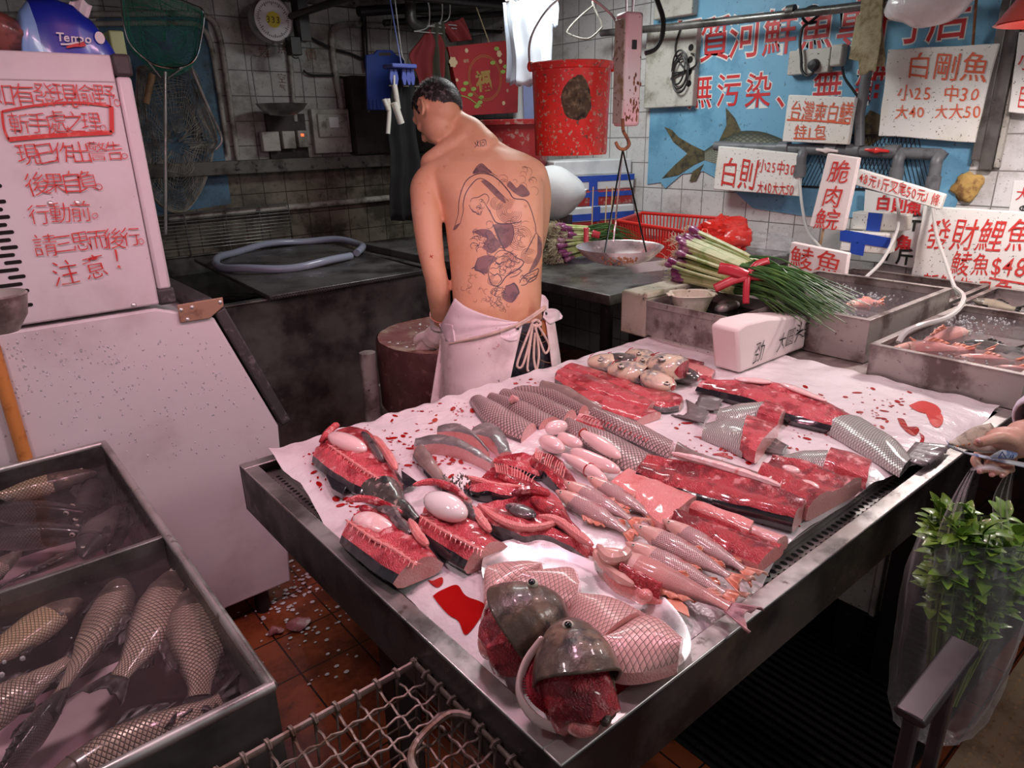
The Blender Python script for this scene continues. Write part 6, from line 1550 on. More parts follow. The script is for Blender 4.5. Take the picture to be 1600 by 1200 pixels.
# ------------------------------------------------------------------ cut fish on the sheet
Z0 = TZ+.004
def slab(name, left, right, th, mats, topfn=None, parent=None, label=None, cat='fish piece', group=None, nx=44, ny=16, bulge=.004, z0=Z0, round_=.3, under=.96, uvs=(0, 1), ends=(True, True), prof=None, smooth=True, wob=.0025, seed=1):
    """a cut piece given by the two long edges of its upper face (as seen on the photograph, start to end); mats: upper face, sides, cut ends"""
    zt = z0+(th if isinstance(th, (int, float)) else max(v for _, v in th))
    def edge(e):
        s = spline([P('z', zt-.004, *q) for q in e], 10); d = [0]
        for a, b in zip(s, s[1:]): d.append(d[-1]+(b-a).length)
        out = []; j = 0
        for i in range(nx+1):
            x = d[-1]*i/nx
            while j < len(d)-2 and d[j+1] < x: j += 1
            f = (x-d[j])/max(1e-9, d[j+1]-d[j]); out.append(s[j].lerp(s[j+1], f))
        return out
    L, R = edge(left), edge(right); rings = []
    for i in range(nx+1):
        f = i/nx; l, r = L[i], R[i]; h = th if isinstance(th, (int, float)) else interp(th, f); c = (l+r)/2; d = (l-r); w = d.length/2; d.normalize(); ring = []
        for k in range(ny+1):
            s = -1+2*k/ny; p = c+d*(w*s)
            hz = h*(1-round_*abs(s)**3.0) if prof is None else h*prof(f, s)
            z = z0+hz+(topfn(f, s) if topfn else 0)
            p = V((p.x, p.y, z))+V((nz(p, 25, seed), nz(p, 25, seed+1), nz(p, 38, seed+2)*.8))*wob
            ring.append(p)
        zl, zr = ring[-1].z-z0, ring[0].z-z0
        for (e, sg, zz) in ((l, 1, zl), (r, -1, zr)):
            if sg == 1: ring += [V((*(e+d*bulge).xy, z0+zz*.55)), V((*(e+d*bulge*.4).xy, z0+zz*.15)), V((*(c+d*w*under*.85).xy, z0))]
            else: ring += [V((*(c-d*w*under*.85).xy, z0)), V((*(e-d*bulge*.4).xy, z0+zz*.15)), V((*(e-d*bulge).xy, z0+zz*.55))]
        rings.append(ring)
    g = MB(); n = len(rings[0])
    g.loft(rings, lambda i, j: 0 if j < ny else 1, cap=ends, capm=2, uv=lambda i, j: (lerp(uvs[0], uvs[1], i/nx), min(j, ny)/ny*.98))
    if parent is None:
        c = sum((p for r in rings for p in r), V())/(len(rings)*n)
        t = thing(name, label, cat, (c.x, c.y, z0), group=group); g.obj('piece' if len(mats) < 4 else mats[3], mats[:3], t); t_ = t
    else: t_ = g.obj(name, mats[:3], parent)
    return t_, L, R
def ell(parent, name, m, a, b, r, z, flat=.8, seed=1, bumpy=.06):
    """egg between two measured end points"""
    A, B = P('z', z, *a), P('z', z, *b); c = (A+B)/2; ex = (B-A); l = ex.length/2; ex.normalize(); ez = V((0, 0, 1)); ey = ez.cross(ex)
    M = Matrix((ex, ey, ez)).transposed()
    g = MB(); g.ball(c, (l, r, r*flat), 26, 16, M=M)
    for i, p in enumerate(g.v): g.v[i] = c+(p-c)*(1+bumpy*nz(p, 16, seed))
    return g.obj(name, m, parent)
def ridge(parent, name, m, pts, z, r, n=8, beads=0, amp=.3):
    path = spline([P('z', z, *q) for q in pts], 10); N = len(path)
    rr = [r*(.35+.65*sin(pi/2*max(0, min(1, i/(N*.3), (N-1-i)/(N*.3)))))*(1+.25*nz((i*.4, r*900, 0), 1, 2))*(1+amp*sin(i*2.1)*(1 if beads else 0)) for i in range(N)]
    g = MB(); g.tube(path, rr, n)
    if beads:
        for i in range(2, N-2, 2):
            t_ = (path[i+1]-path[i-1]).normalized(); s = t_.cross(V((0, 0, 1)))
            for sg in (-1, 1): g.tube([path[i]+V((0, 0, r*.3)), path[i]+s*sg*r*1.6+t_*r*1.1-V((0, 0, r*.1)), path[i]+s*sg*r*3.2+t_*r*2.2-V((0, 0, r*.6))], [r*.42, r*.3, r*.12], 5)
    return g.obj(name, m, parent)
def flatfin(parent, name, m, pts, z, thick=.003, rays=0):
    q = [P('z', z, *p) for p in pts]; c = sum(q, V())/len(q)
    g = MB(); g.prism(q, (0, 0, thick)); o = g.obj(name, m, parent, recalc=True, bevel=.001)
    return o
CF = ('flesh_red', 'dark_skin', 'flesh_cut')
def spine_top(depth=.006, pos=.25, w=.12):
    return lambda f, s: -depth*math.exp(-((s-pos)/w)**2)+.004*math.exp(-((s-pos-.28)/.1)**2)+.0022*sin(f*60+s*6)*math.exp(-((s-pos)/.45)**2)
GH = 'opened black fish halves by the table edge'
# far half with its tail
t, L_, R_ = slab('fish_half', [(488, 702), (506, 720), (534, 738), (564, 752), (590, 752)], [(518, 668), (545, 659), (577, 670), (597, 697), (625, 742)], [(0, .035), (.3, .045), (.8, .04), (1, .03)], ('flesh_red', 'dark_skin', 'flesh_cut', 'flesh'), spine_top(.006, .35), label='opened black fish half with its mottled tail still on and a swim bladder inside', group=GH, bulge=.012)
ell(t, 'swim_bladder', 'bladder', (516, 680), (570, 704), .026, Z0+.046, .8, 2, .12)
ridge(t, 'spine', 'flesh_pink', [(512, 694), (540, 714), (572, 736), (592, 748)], Z0+.044, .0035, beads=1)
ridge(t, 'gut_lining', 'gut_lining', [(566, 676), (580, 694), (598, 720)], Z0+.042, .011)
ridge(t, 'belly_flap', 'flesh_pink', [(584, 682), (602, 704), (620, 734)], Z0+.046, .010); ridge(t, 'gill_flap', 'flesh_red', [(500, 690), (520, 668), (530, 664)], Z0+.045, .009)
slab('tail', [(556, 752), (585, 768), (612, 784), (642, 802)], [(625, 742), (634, 762), (648, 778), (658, 790)], [(0, .045), (.6, .032), (1, .022)], ('mottled_skin', 'dark_skin', 'dark_skin'), parent=t, round_=.75, bulge=.002)
flatfin(t, 'fin', 'dark_skin', [(508, 724), (510, 752), (520, 772), (536, 781), (546, 762), (548, 744)], Z0+.006, .014); flatfin(t, 'fin', 'dark_skin', [(627, 736), (652, 754), (646, 760), (630, 766)], Z0+.012)
# nearest half
t, L_, R_ = slab('fish_half', [(532, 822), (552, 841), (586, 868), (622, 890)], [(566, 782), (601, 785), (640, 810), (664, 840), (683, 866)], [(0, .03), (.3, .042), (1, .045)], ('flesh_red', 'dark_skin', 'flesh_cut', 'flesh'), spine_top(.006, .2), label='opened black fish half nearest the table corner with pale membrane in its belly', group=GH, bulge=.012)
ell(t, 'membrane', 'membrane', (556, 806), (614, 832), .024, Z0+.036, .55, 4, .25); ridge(t, 'spine', 'flesh_pink', [(540, 812), (580, 840), (620, 862), (652, 884)], Z0+.046, .0038, beads=1)
ridge(t, 'gut_lining', 'gut_lining', [(590, 795), (612, 800), (622, 815), (642, 834)], Z0+.042, .012); ridge(t, 'belly_flap', 'flesh_pink', [(640, 812), (654, 836), (668, 852)], Z0+.046, .009)
ridge(t, 'gill_flap', 'flesh_red', [(540, 783), (562, 779), (590, 784), (628, 800)], Z0+.044, .008); ell(t, 'kidney', 'gill_red', (562, 792), (580, 798), .010, Z0+.046, .7)
t, L_, R_ = slab('fish_half', [(650, 812), (669, 829), (697, 848), (732, 868)], [(674, 758), (708, 763), (741, 789), (765, 826), (786, 841)], [(0, .03), (.3, .042), (1, .045)], ('flesh_red', 'dark_skin', 'flesh_cut', 'flesh'), spine_top(.006, .25), label='opened black fish half with a large shiny white swim bladder', group=GH, bulge=.012)
ell(t, 'swim_bladder', 'bladder_white', (666, 776), (728, 808), .030, Z0+.058, .85, 3, .03); ridge(t, 'spine', 'flesh_pink', [(656, 806), (690, 828), (728, 848), (756, 862)], Z0+.047, .0038, beads=1)
ridge(t, 'gut_lining', 'gut_lining', [(724, 786), (736, 800), (742, 812)], Z0+.044, .010); ridge(t, 'belly_flap', 'flesh_pink', [(738, 792), (752, 812), (766, 830)], Z0+.046, .009)
ridge(t, 'gill_flap', 'flesh_red', [(645, 758), (675, 753), (706, 762), (730, 780)], Z0+.046, .008)
# steaks
for k, (l, r, lab) in enumerate([([(649, 680), (686, 676), (729, 690), (771, 713)], [(646, 694), (675, 691), (707, 696), (740, 707), (767, 719)], 'longest curved grey steak of the three'), ([(684, 662), (708, 658), (729, 667), (765, 698)], [(682, 671), (707, 672), (740, 683), (763, 702)], 'middle curved grey steak behind the longest one'), ([(738, 666), (757, 658), (781, 668), (799, 702)], [(736, 673), (759, 681), (774, 692), (780, 704)], 'short curved grey steak with the dark end')]):
    slab('fish_steak', l, r, [(0, .030), (.5, .038), (1, .028)], ('grey_skin', 'flesh_pale', 'flesh_pale'), label=lab, group='grey fish steaks', bulge=0, under=1.1, round_=.1, ny=8)
t, _, _ = slab('fish_tail', [(645, 704), (665, 727), (686, 748), (722, 772)], [(665, 692), (682, 716), (700, 739), (736, 768)], [(0, .034), (.7, .026), (1, .02)], ('smooth_skin', 'dark_skin', 'flesh_cut', 'skin'), label='slender dark brown fish tail piece in front of the grey steaks', round_=.5)
g = MB(); rg = random.Random(3)
for k in range(60):
    a = P('z', Z0+.028, rg.uniform(690, 734), rg.uniform(744, 772)); g.tube([a, a+V((rg.uniform(-.006, .006), rg.uniform(-.006, .006), rg.uniform(.004, .012)))], [.002, .0005], 4)
g.obj('spines', 'mottled_skin', t)
# split red heads
def ribs(parent, l, r, z, n, m='flesh_pink', rad=.0013):
    A = spline([P('z', z, *q) for q in l], 8); B = spline([P('z', z, *q) for q in r], 8); g = MB()
    for i in range(n):
        f = i/(n-1); a = A[int(f*(len(A)-1))]; b = B[int(f*(len(B)-1))]; g.tube([a, a.lerp(b, .5)+V((0, 0, .004)), b], rad, 5)
    g.obj('rib', m, parent)
bowl = lambda d: (lambda f, s: -d*max(0, 1-(abs(s)/.62)**2)*sin(pi*min(1, f*1.1))+.004*nz((f*9, s*4, 0), 1, 3))
GS = 'split red fish heads'
t, _, _ = slab('split_head', [(771, 712), (805, 728), (835, 735), (862, 735)], [(781, 706), (822, 704), (842, 716), (866, 730)], [(0, .02), (.5, .032), (1, .02)], ('flesh_red', 'dark_skin', 'flesh_red', 'jaw'), bowl(.012), label='farthest split red fish head with ribs showing beside the swim bladders', group=GS, bulge=.003)
slab('rib_panel', [(826, 712), (846, 729), (878, 751), (890, 752)], [(838, 694), (865, 704), (888, 724), (905, 742)], [(0, .03), (.5, .045), (1, .02)], ('flesh_deep', 'dark_skin', 'flesh_red'), bowl(.01), parent=t, bulge=0)
ribs(t, [(838, 700), (862, 712), (884, 730)], [(836, 716), (856, 730), (880, 746)], Z0+.044, 14)
t, _, _ = slab('split_head', [(724, 745), (738, 756), (771, 764), (812, 765), (850, 762)], [(737, 734), (752, 735), (772, 722), (798, 724), (839, 741), (866, 760)], [(0, .015), (.4, .042), (1, .018)], ('flesh_red', 'dark_skin', 'flesh_red', 'jaw'), bowl(.016), label='middle split red fish head lying open with its snout to the steaks', group=GS, bulge=.003)
ribs(t, [(772, 724), (800, 728), (836, 744)], [(776, 738), (800, 744), (830, 754)], Z0+.042, 15)
ridge(t, 'lip', 'flesh_pink', [(726, 744), (748, 750), (780, 758), (820, 760)], Z0+.026, .006); ell(t, 'gill_flesh', 'flesh_deep', (775, 740), (812, 756), .014, Z0+.030, .6, 5, .3)
t, _, _ = slab('split_head', [(739, 780), (762, 805), (812, 829), (850, 828), (888, 840), (926, 856)], [(757, 769), (805, 764), (843, 760), (870, 769), (898, 809), (937, 848)], [(0, .02), (.4, .045), (.8, .04), (1, .02)], ('flesh_red', 'grey_skin', 'flesh_red', 'jaw'), bowl(.024), label='largest split red fish head with a dark gut patch above the steel plate', group=GS, bulge=.006)
ell(t, 'gut_lining', 'gut_lining', (792, 788), (836, 808), .020, Z0+.030, .5, 3, .2); ell(t, 'gill_flesh', 'flesh_deep', (832, 776), (876, 806), .020, Z0+.034, .6, 5, .3)
ridge(t, 'lip', 'flesh_pink', [(748, 788), (780, 812), (815, 824), (850, 822), (880, 812)], Z0+.042, .008); ridge(t, 'jaw_bone', 'flesh_pink', [(842, 806), (872, 814), (900, 834), (926, 852)], Z0+.046, .009)
ridge(t, 'gut_lining', 'gut_lining', [(856, 814), (880, 824), (900, 842)], Z0+.034, .008); g = MB(); g.tube(spline([P('z', Z0+.002, *q) for q in [(783, 832), (800, 840), (824, 842), (846, 832)]], 6), [.0025]*18+[.001], 6); g.obj('barbel', 'dark_skin', t)
ridge(t, 'skull', 'flesh_deep', [(800, 772), (830, 766), (860, 772)], Z0+.046, .010)
# swim bladders
for k, (a, b, r, z, lab) in enumerate([((852, 672), (886, 664), .020, .022, 'short blunt swim bladder lying farthest up the heap'), ((846, 686), (882, 704), .022, .022, 'rounded swim bladder beside the ribs of the farthest split head'), ((904, 672), (970, 716), .018, .040, 'longest swim bladder lying against the scaled strip'), ((892, 704), (966, 736), .019, .03, 'swim bladder with a red vein lying beside the pink fillet'), ((878, 710), (948, 750), .016, .022, 'swim bladder ringed by one thin red band'), ((872, 680), (908, 696), .017, .03, 'small wrinkled swim bladder in the middle of the heap')]):
    A = P('z', Z0+z, *a); t = thing('swim_bladder', 'pink '+lab, 'swim bladder', (A.x, A.y, Z0), group='pink swim bladders in a heap')
    ell(t, 'sac', 'bladder', a, b, r, Z0+z, .95, k, .14)
    if k in (4, 2):
        f = .62 if k == 4 else .12; c = P('z', Z0+z, *a).lerp(P('z', Z0+z, *b), f); ex = (P('z', Z0+z, *b)-P('z', Z0+z, *a)).normalized(); ey = V((0, 0, 1)).cross(ex); w = r*sqrt(max(0, 1-(2*f-1)**2))*1.02
        g = MB(); g.tube([c+ey*w*cos(j*pi/10)+V((0, 0, w*.96*sin(j*pi/10))) for j in range(21)], .0018, 5); g.obj('vein', 'blood', t)
# scaled fillets skin up
rp = lambda f, s: max(.25, sqrt(max(0, 1-.92*s*s)))
GQ = 'scaled fillets skin side up at the back of the table'
NS = ('net_scales', 'grey_skin', 'flesh_cut')
slab('scaled_fillet', [(733, 614), (752, 643), (782, 662), (814, 675)], [(758, 611), (782, 624), (806, 637), (838, 655)], [(0, .024), (.4, .036), (1, .034)], NS, prof=rp, label='scaled fillet nearest the steaks with pink cut end', group=GQ, bulge=.001, wob=.001)
slab('scaled_fillet', [(760, 611), (784, 624), (808, 638), (842, 656)], [(774, 607), (800, 616), (828, 626), (876, 648)], [(0, .022), (.5, .034), (1, .03)], NS, prof=rp, label='second scaled fillet lying against the nearest scaled one', group=GQ, bulge=.001, wob=.001)
slab('scaled_fillet', [(778, 606), (804, 615), (832, 626), (880, 647)], [(794, 599), (822, 605), (848, 613), (901, 637)], [(0, .022), (.5, .036), (1, .034)], NS, prof=rp, label='third scaled fillet with a scrap of flesh lying on it', group=GQ, bulge=.001, wob=.001)
slab('scaled_fillet', [(797, 598), (826, 604), (852, 612), (904, 637)], [(836, 595), (858, 600), (880, 611), (920, 634)], [(0, .018), (.5, .034), (1, .034)], NS, prof=rp, label='fourth scaled fillet tucked beside the smooth grey flap', group=GQ, bulge=.001, wob=.001)
slab('skin_flap', [(842, 598), (876, 610), (904, 624), (936, 640)], [(852, 594), (890, 602), (918, 614), (948, 632)], .022, ('smooth_skin', 'smooth_skin', 'flesh_cut'), prof=rp, label='smooth grey belly flap between the scaled fillets and the red slices')
c = P('z', Z0+.04, 803, 624); g = MB(); g.ball(c, (.014, .010, .010), 14, 9)
for i, p in enumerate(g.v): g.v[i] = p+V((nz(p, 70, 1), nz(p, 70, 2), nz(p, 70, 3)))*.008
g.obj('flesh_scrap', 'flesh_pale', at=c, label='small pale flesh scrap on top of the third scaled fillet', category='scrap')
t, _, _ = slab('scaled_strip', [(920, 640), (954, 660), (1012, 686), (1046, 700)], [(934, 636), (970, 643), (1000, 653), (1054, 678)], [(0, .04), (.5, .038), (1, .03)], NS, prof=rp, label='long dark scaled back strip ending by the long grey tail strip', bulge=.001, wob=.001)
t, _, _ = slab('scaled_strip', [(880, 653), (900, 672), (940, 700), (992, 728)], [(894, 649), (926, 660), (962, 672), (1020, 698)], [(0, .028), (.5, .034), (1, .024)], NS, prof=rp, label='scaled body strip beside the swim bladders', bulge=.001, wob=.001)
t, _, _ = slab('rib_strip', [(900, 650), (936, 662), (972, 674), (1022, 694)], [(912, 647), (946, 654), (984, 664), (1030, 688)], .022, ('flesh_pale', 'flesh_red', 'flesh_cut', 'strip'), label='narrow pink rib strip between two dark scaled strips', round_=.6)
ribs(t, [(916, 650), (960, 662), (1016, 686)], [(908, 653), (952, 668), (1008, 690)], Z0+.024, 22, 'flesh_red', .0016)
slab('tail_strip', [(1054, 698), (1080, 714), (1130, 732), (1196, 752)], [(1062, 688), (1092, 702), (1140, 716), (1212, 740)], [(0, .03), (.5, .026), (1, .026)], ('smooth_skin', 'smooth_skin', 'flesh_cut'), prof=rp, label='long smooth grey brown strip lying behind the longest red slab', bulge=.001, wob=.0008)
# red slices at the back
GR = 'red flesh slices with dark skin edges at the back'
slab('fish_slice', [(867, 590), (890, 606), (916, 624), (954, 642), (996, 655)], [(874, 581), (908, 599), (950, 612), (996, 626), (1032, 643)], .026, ('flesh_red', 'grey_skin', 'flesh_cut'), label='red flesh slice nearest the smooth grey flap', group=GR)
slab('fish_slice', [(868, 580), (905, 601), (954, 619), (1010, 638)], [(882, 574), (932, 586), (980, 606), (1024, 626)], .030, ('flesh_red', 'grey_skin', 'flesh_cut'), label='middle red flesh slice with a thick dark skin edge', group=GR, z0=Z0+.004)
slab('fish_slice', [(880, 573), (932, 594), (980, 609), (1030, 634), (1062, 632)], [(897, 567), (954, 582), (1010, 604), (1060, 614), (1068, 624)], .024, ('flesh_red', 'grey_skin', 'flesh_cut'), label='farthest red flesh slice beside the heap of pale fish heads', group=GR, z0=Z0+.004)
# long opened fish with silver tail
t, _, _ = slab('opened_fish', [(1090, 592), (1130, 604), (1182, 620), (1232, 638), (1264, 646), (1312, 656)], [(1110, 582), (1180, 588), (1232, 597), (1290, 619), (1326, 636), (1364, 652)], [(0, .032), (.4, .05), (.8, .044), (1, .036)], ('flesh_red', 'dark_skin', 'flesh_cut', 'flesh'), spine_top(.008, -.1, .2), label='long fish opened red with silver scaled tail pointing to the money', bulge=.010)
slab('tail', [(1290, 650), (1330, 672), (1376, 698), (1410, 718)], [(1362, 650), (1382, 660), (1406, 672), (1432, 694)], [(0, .05), (.5, .04), (1, .022)], ('silver_scales', 'silver_scales', 'silver_scales'), parent=t, prof=rp, bulge=.001, wob=.0008)
g = MB(); b0, b1 = [P('z', Z0+.012, *q) for q in ((1408, 718), (1418, 706), (1430, 692))], [P('z', Z0+.006, *q) for q in ((1442, 732), (1466, 720), (1486, 700))]
P0, P1 = spline(b0, 8), spline(b1, 8); g.grid(lambda s, q: P0[int(s*16)].lerp(P1[int(s*16)], q)+V((0, 0, .004*sin(s*40)*q+.004*q)), 16, 6); o = g.obj('tail_fin', 'grey_skin', t); o.modifiers.new('S', 'SOLIDIFY').thickness = .003
flatfin(t, 'fin', 'grey_skin', [(1224, 634), (1250, 640), (1276, 656), (1290, 664), (1284, 666), (1250, 656)], Z0+.012)
ell(t, 'flesh_ridge', 'membrane', (1150, 592), (1206, 598), .016, Z0+.052, .5, 3, .3); ell(t, 'flesh_ridge', 'membrane', (1222, 600), (1290, 626), .014, Z0+.050, .5, 7, .3)
# tail pieces
def tailpiece(label, l, r, cl, cr, fin, th=.05):
    t, _, _ = slab('tail_piece', l, r, [(0, .026), (.5, th*.85), (1, th)], ('silver_scales', 'silver_scales', 'flesh_cut', 'tail_body'), prof=rp, label=label, group='silver tail pieces with red cut ends', bulge=.001, wob=.0008, uvs=(.1, .75))
    slab('cut_flesh', cl, cr, [(0, th), (1, th*.95)], ('flesh_red', 'flesh_red', 'flesh_cut'), parent=t, nx=16, round_=.25)
    g = MB(); P0, P1 = spline([P('z', Z0+.018, *q) for q in fin[0]], 6), spline([P('z', Z0+.004, *q) for q in fin[1]], 6); n = len(P0)-1
    g.grid(lambda s, q: P0[int(s*n+.5)].lerp(P1[int(s*n+.5)], q)+V((0, 0, .003*sin(s*30)*q)), n, 6); o = g.obj('tail_fin', 'grey_skin', t); o.modifiers.new('S', 'SOLIDIFY').thickness = .003
    return t
tailpiece('farthest silver tail piece with a dark forked fin under the long opened fish', [(1120, 638), (1150, 644), (1186, 640)], [(1128, 625), (1158, 620), (1202, 622)], [(1184, 640), (1204, 646), (1216, 652)], [(1200, 621), (1220, 628), (1230, 637)], [[(1124, 640), (1124, 632), (1130, 624)], [(1078, 640), (1088, 628), (1096, 610)]], .046)
t = tailpiece('middle silver tail piece with a red cut end facing the red block', [(1098, 660), (1132, 674), (1162, 688)], [(1106, 643), (1142, 640), (1170, 644)], [(1158, 684), (1172, 694), (1182, 698)], [(1168, 643), (1196, 650), (1218, 658)], [[(1100, 660), (1102, 652), (1108, 643)], [(1048, 648), (1072, 646), (1072, 622)]], .052)
flatfin(t, 'fin', 'grey_skin', [(1120, 672), (1160, 676), (1164, 682), (1130, 678)], Z0+.01)
tailpiece('pale silver tail piece half behind the red block', [(1222, 710), (1256, 716), (1292, 720)], [(1230, 696), (1262, 694), (1294, 697)], [(1288, 718), (1320, 728), (1356, 742)], [(1300, 696), (1334, 703), (1364, 714)], [[(1224, 710), (1226, 703), (1232, 696)], [(1190, 704), (1198, 694), (1206, 680)]], .044)
# red blocks
t, _, _ = slab('red_block', [(1184, 732), (1221, 757), (1264, 784)], [(1212, 706), (1264, 714), (1320, 735), (1348, 740)], .052, ('flesh_deep', 'flesh_pale', 'flesh_cut', 'flesh'), lambda f, s: -.012*max(0, 1-((s+.1)/.5)**2)+.004*nz((f*8, s*5, 0), 1, 2), label='thick red flesh block with a bloody hollow near the table edge', bulge=.003)
ell(t, 'membrane', 'membrane', (1222, 728), (1250, 738), .014, Z0+.044, .5, 3, .3); ell(t, 'membrane', 'membrane', (1250, 752), (1278, 764), .014, Z0+.044, .5, 6, .3)
t, _, _ = slab('red_slab', [(994, 724), (1046, 746), (1120, 771), (1180, 786), (1242, 802)], [(1016, 699), (1050, 706), (1120, 724), (1200, 752), (1262, 778)], [(0, .034), (.5, .046), (1, .05)], ('flesh_deep', 'dark_skin', 'flesh_cut', 'flesh'), lambda f, s: .006*math.exp(-((s+.55)/.2)**2)-.006*math.exp(-((s-.1)/.3)**2), label='longest red slab with dark skin and a black fin running to the table edge', bulge=.006)
flatfin(t, 'fin', 'dark_skin', [(1100, 772), (1140, 778), (1182, 796), (1190, 812), (1168, 812), (1130, 792)], Z0+.004, .010); ridge(t, 'belly_skin', 'membrane', [(1050, 708), (1110, 724), (1180, 746), (1220, 760)], Z0+.052, .010)
slab('pink_fillet', [(952, 746), (990, 772), (1030, 812), (1046, 810)], [(985, 722), (1030, 742), (1076, 764), (1090, 772)], [(0, .02), (.6, .032), (1, .034)], ('flesh_pink', 'flesh_pale', 'flesh_cut'), label='broad pink fillet with grey sheen between the small fish and the longest red slab')
slab('red_fillet', [(1049, 800), (1064, 818), (1124, 850), (1186, 872)], [(1066, 789), (1100, 803), (1150, 822), (1226, 842)], [(0, .034), (.5, .04), (1, .034)], ('flesh_deep', 'flesh_pink', 'flesh_pink'), lambda f, s: -.008*math.exp(-((s+.6)/.2)**2), label='thick red fillet curving along the small pink fish', group='thick red fillets', bulge=.002)
slab('red_fillet', [(1078, 789), (1124, 808), (1170, 826)], [(1092, 782), (1137, 796), (1178, 812)], .036, ('flesh_pink', 'flesh_red', 'flesh_cut'), label='narrow pink topped fillet lying between the thick red fillet and the longest slab', group='thick red fillets', bulge=.002)
slab('red_fillet', [(1150, 822), (1180, 832), (1214, 846)], [(1172, 818), (1200, 826), (1232, 838)], .030, ('flesh_pale', 'flesh_red', 'flesh_cut'), label='short pale lined fillet end lying by the drain holes', group='thick red fillets', bulge=.002)

# pale fish heads in a heap
def fhead(label, nose, back, eye, w, z, m='head_pale', seed=1, cutm='flesh_deep', up=1):
    A, B = P('z', z+w*.5, *nose), P('z', z+w*.55, *back); ex = (B-A); L = ex.length; ex.normalize(); ez = V((0, 0, 1)); ey = ez.cross(ex)
    w *= 1.18
    t = thing('fish_head_piece', label, 'fish head', (A.x, A.y, z), group='pale fish heads heaped at the back')
    prof = [(0, .30), (.06, .52), (.2, .78), (.45, .98), (.7, 1.02), (.9, .92), (1, .72)]
    rings = []
    for i in range(15):
        f = i/14; r = interp(prof, f); ring = []
        for k in range(18):
            a = 2*pi*k/18; q = A+ex*(L*f+.12*L*f*abs(sin(a)))+ey*(w*.62*r*cos(a))+ez*(w*.45*r*sin(a)*.95); q.z = max(q.z, z+.002); ring.append(q)
        rings.append(ring)
    g = MB(); g.loft(rings, 0, capm=1); g.obj('head', [m, cutm], t)
    e = P('z', z+w*.80, *eye); r = w*.125
    for sc_, mm, dz, nm in ((1.15, 'head_grey', 0, 'eye_rim'), (1, 'eye_ring', .35, 'eye'), (.6, 'eye_dark', .8, 'pupil')):
        g = MB(); g.ball(e+V((0, 0, dz*r*.5)), (r*sc_, r*sc_, r*.5), 14, 8); g.obj(nm, mm, t)
    g = MB(); g.tube([A+ex*L*.0+ez*w*.05, A+ex*L*.10+ey*w*.16*up+ez*w*.30, A+ex*L*.2+ey*w*.26*up+ez*w*.36], [.0015, .0018, .001], 6); g.obj('mouth', cutm, t)
    g = MB(); pp = []
    for k in range(9):
        a = .5+2.1*k/8; f = .70+.06*sin(k/8*pi); r_ = interp(prof, f); q = A+ex*(L*f+.12*L*f*abs(sin(a)))+ey*(w*.62*r_*cos(a))+ez*(w*.45*r_*sin(a)*.97); pp.append(q)
    g.tube(pp, .0010, 5); g.obj('gill_cover_edge', m, t)
H0 = Z0
fhead('fish head with an orange cheek at the far edge beside the red slices', (918, 566), (962, 566), (938, 563), .055, H0, 'head_pale', 1)
fhead('dark fish head behind the two palest heads', (944, 560), (988, 566), (970, 558), .05, H0+.01, 'head_grey', 2)
fhead('greyish fish head at the very back of the heap', (978, 553), (1014, 560), (998, 553), .05, H0+.012, 'head_pale', 3)
fhead('small pale fish head wedged under the largest pale head', (985, 563), (1024, 570), (1004, 563), .05, H0+.006, 'head_pale', 4)
fhead('largest pale fish head with a round staring eye on top of the heap', (1014, 566), (1064, 576), (1034, 562), .075, H0+.022, 'head_pale', 5)
fhead('pale fish head with a pink jaw lying in front of the heap', (951, 577), (1004, 584), (970, 573), .066, H0, 'head_pale', 6)
fhead('pale fish head turned away from the heap toward the long opened fish', (1052, 606), (1012, 590), (1042, 600), .058, H0, 'head_pale', 7, up=-1)
fhead('dark grey fish head pointing at the long opened fish', (1092, 592), (1052, 582), (1076, 584), .05, H0, 'head_grey', 8, up=-1)
slab('flesh_scrap', [(1072, 576), (1090, 584), (1112, 588)], [(1078, 566), (1100, 570), (1118, 578)], .02, ('flesh_pink', 'flesh_red', 'flesh_red'), label='pink flesh scrap under the worn steel tray corner', nx=20)
slab('flesh_scrap', [(1040, 562), (1066, 568), (1092, 572)], [(1044, 556), (1076, 560), (1100, 566)], .014, ('flesh_deep', 'flesh_deep', 'flesh_deep'), label='dark red scrap behind the largest pale fish head', nx=20)

# small pink fish
MD = ('mud_scales', 'pink_head', 'pink_fin')
GM = 'small pink scaled fish in two threes'
for k, (a, b, lab, z, fat) in enumerate([((869, 767), (1004, 843), 'small pink fish nearest the largest split head', .022, 1.0), ((882, 753), (1008, 823), 'small pink fish in the middle of the far three', .034, 1.0), ((918, 745), (1036, 816), 'small pink fish beside the broad pink fillet', .030, .95),
        ((978, 848), (1166, 943), 'small pink fish lying against the gutted fish', .024, .95), ((990, 820), (1172, 917), 'small pink fish in the middle of the near three', .036, .95), ((1036, 812), (1190, 906), 'small pink fish beside the thick red fillet', .030, .95)]):
    A, B = P('z', Z0+z, *a), P('z', Z0+z*.5, *b); fish('small_fish', lab, A, B, SLIM, MD, radians(188), .04, 0, GM, fat*1.25, tail='pink_fin', seed=k)
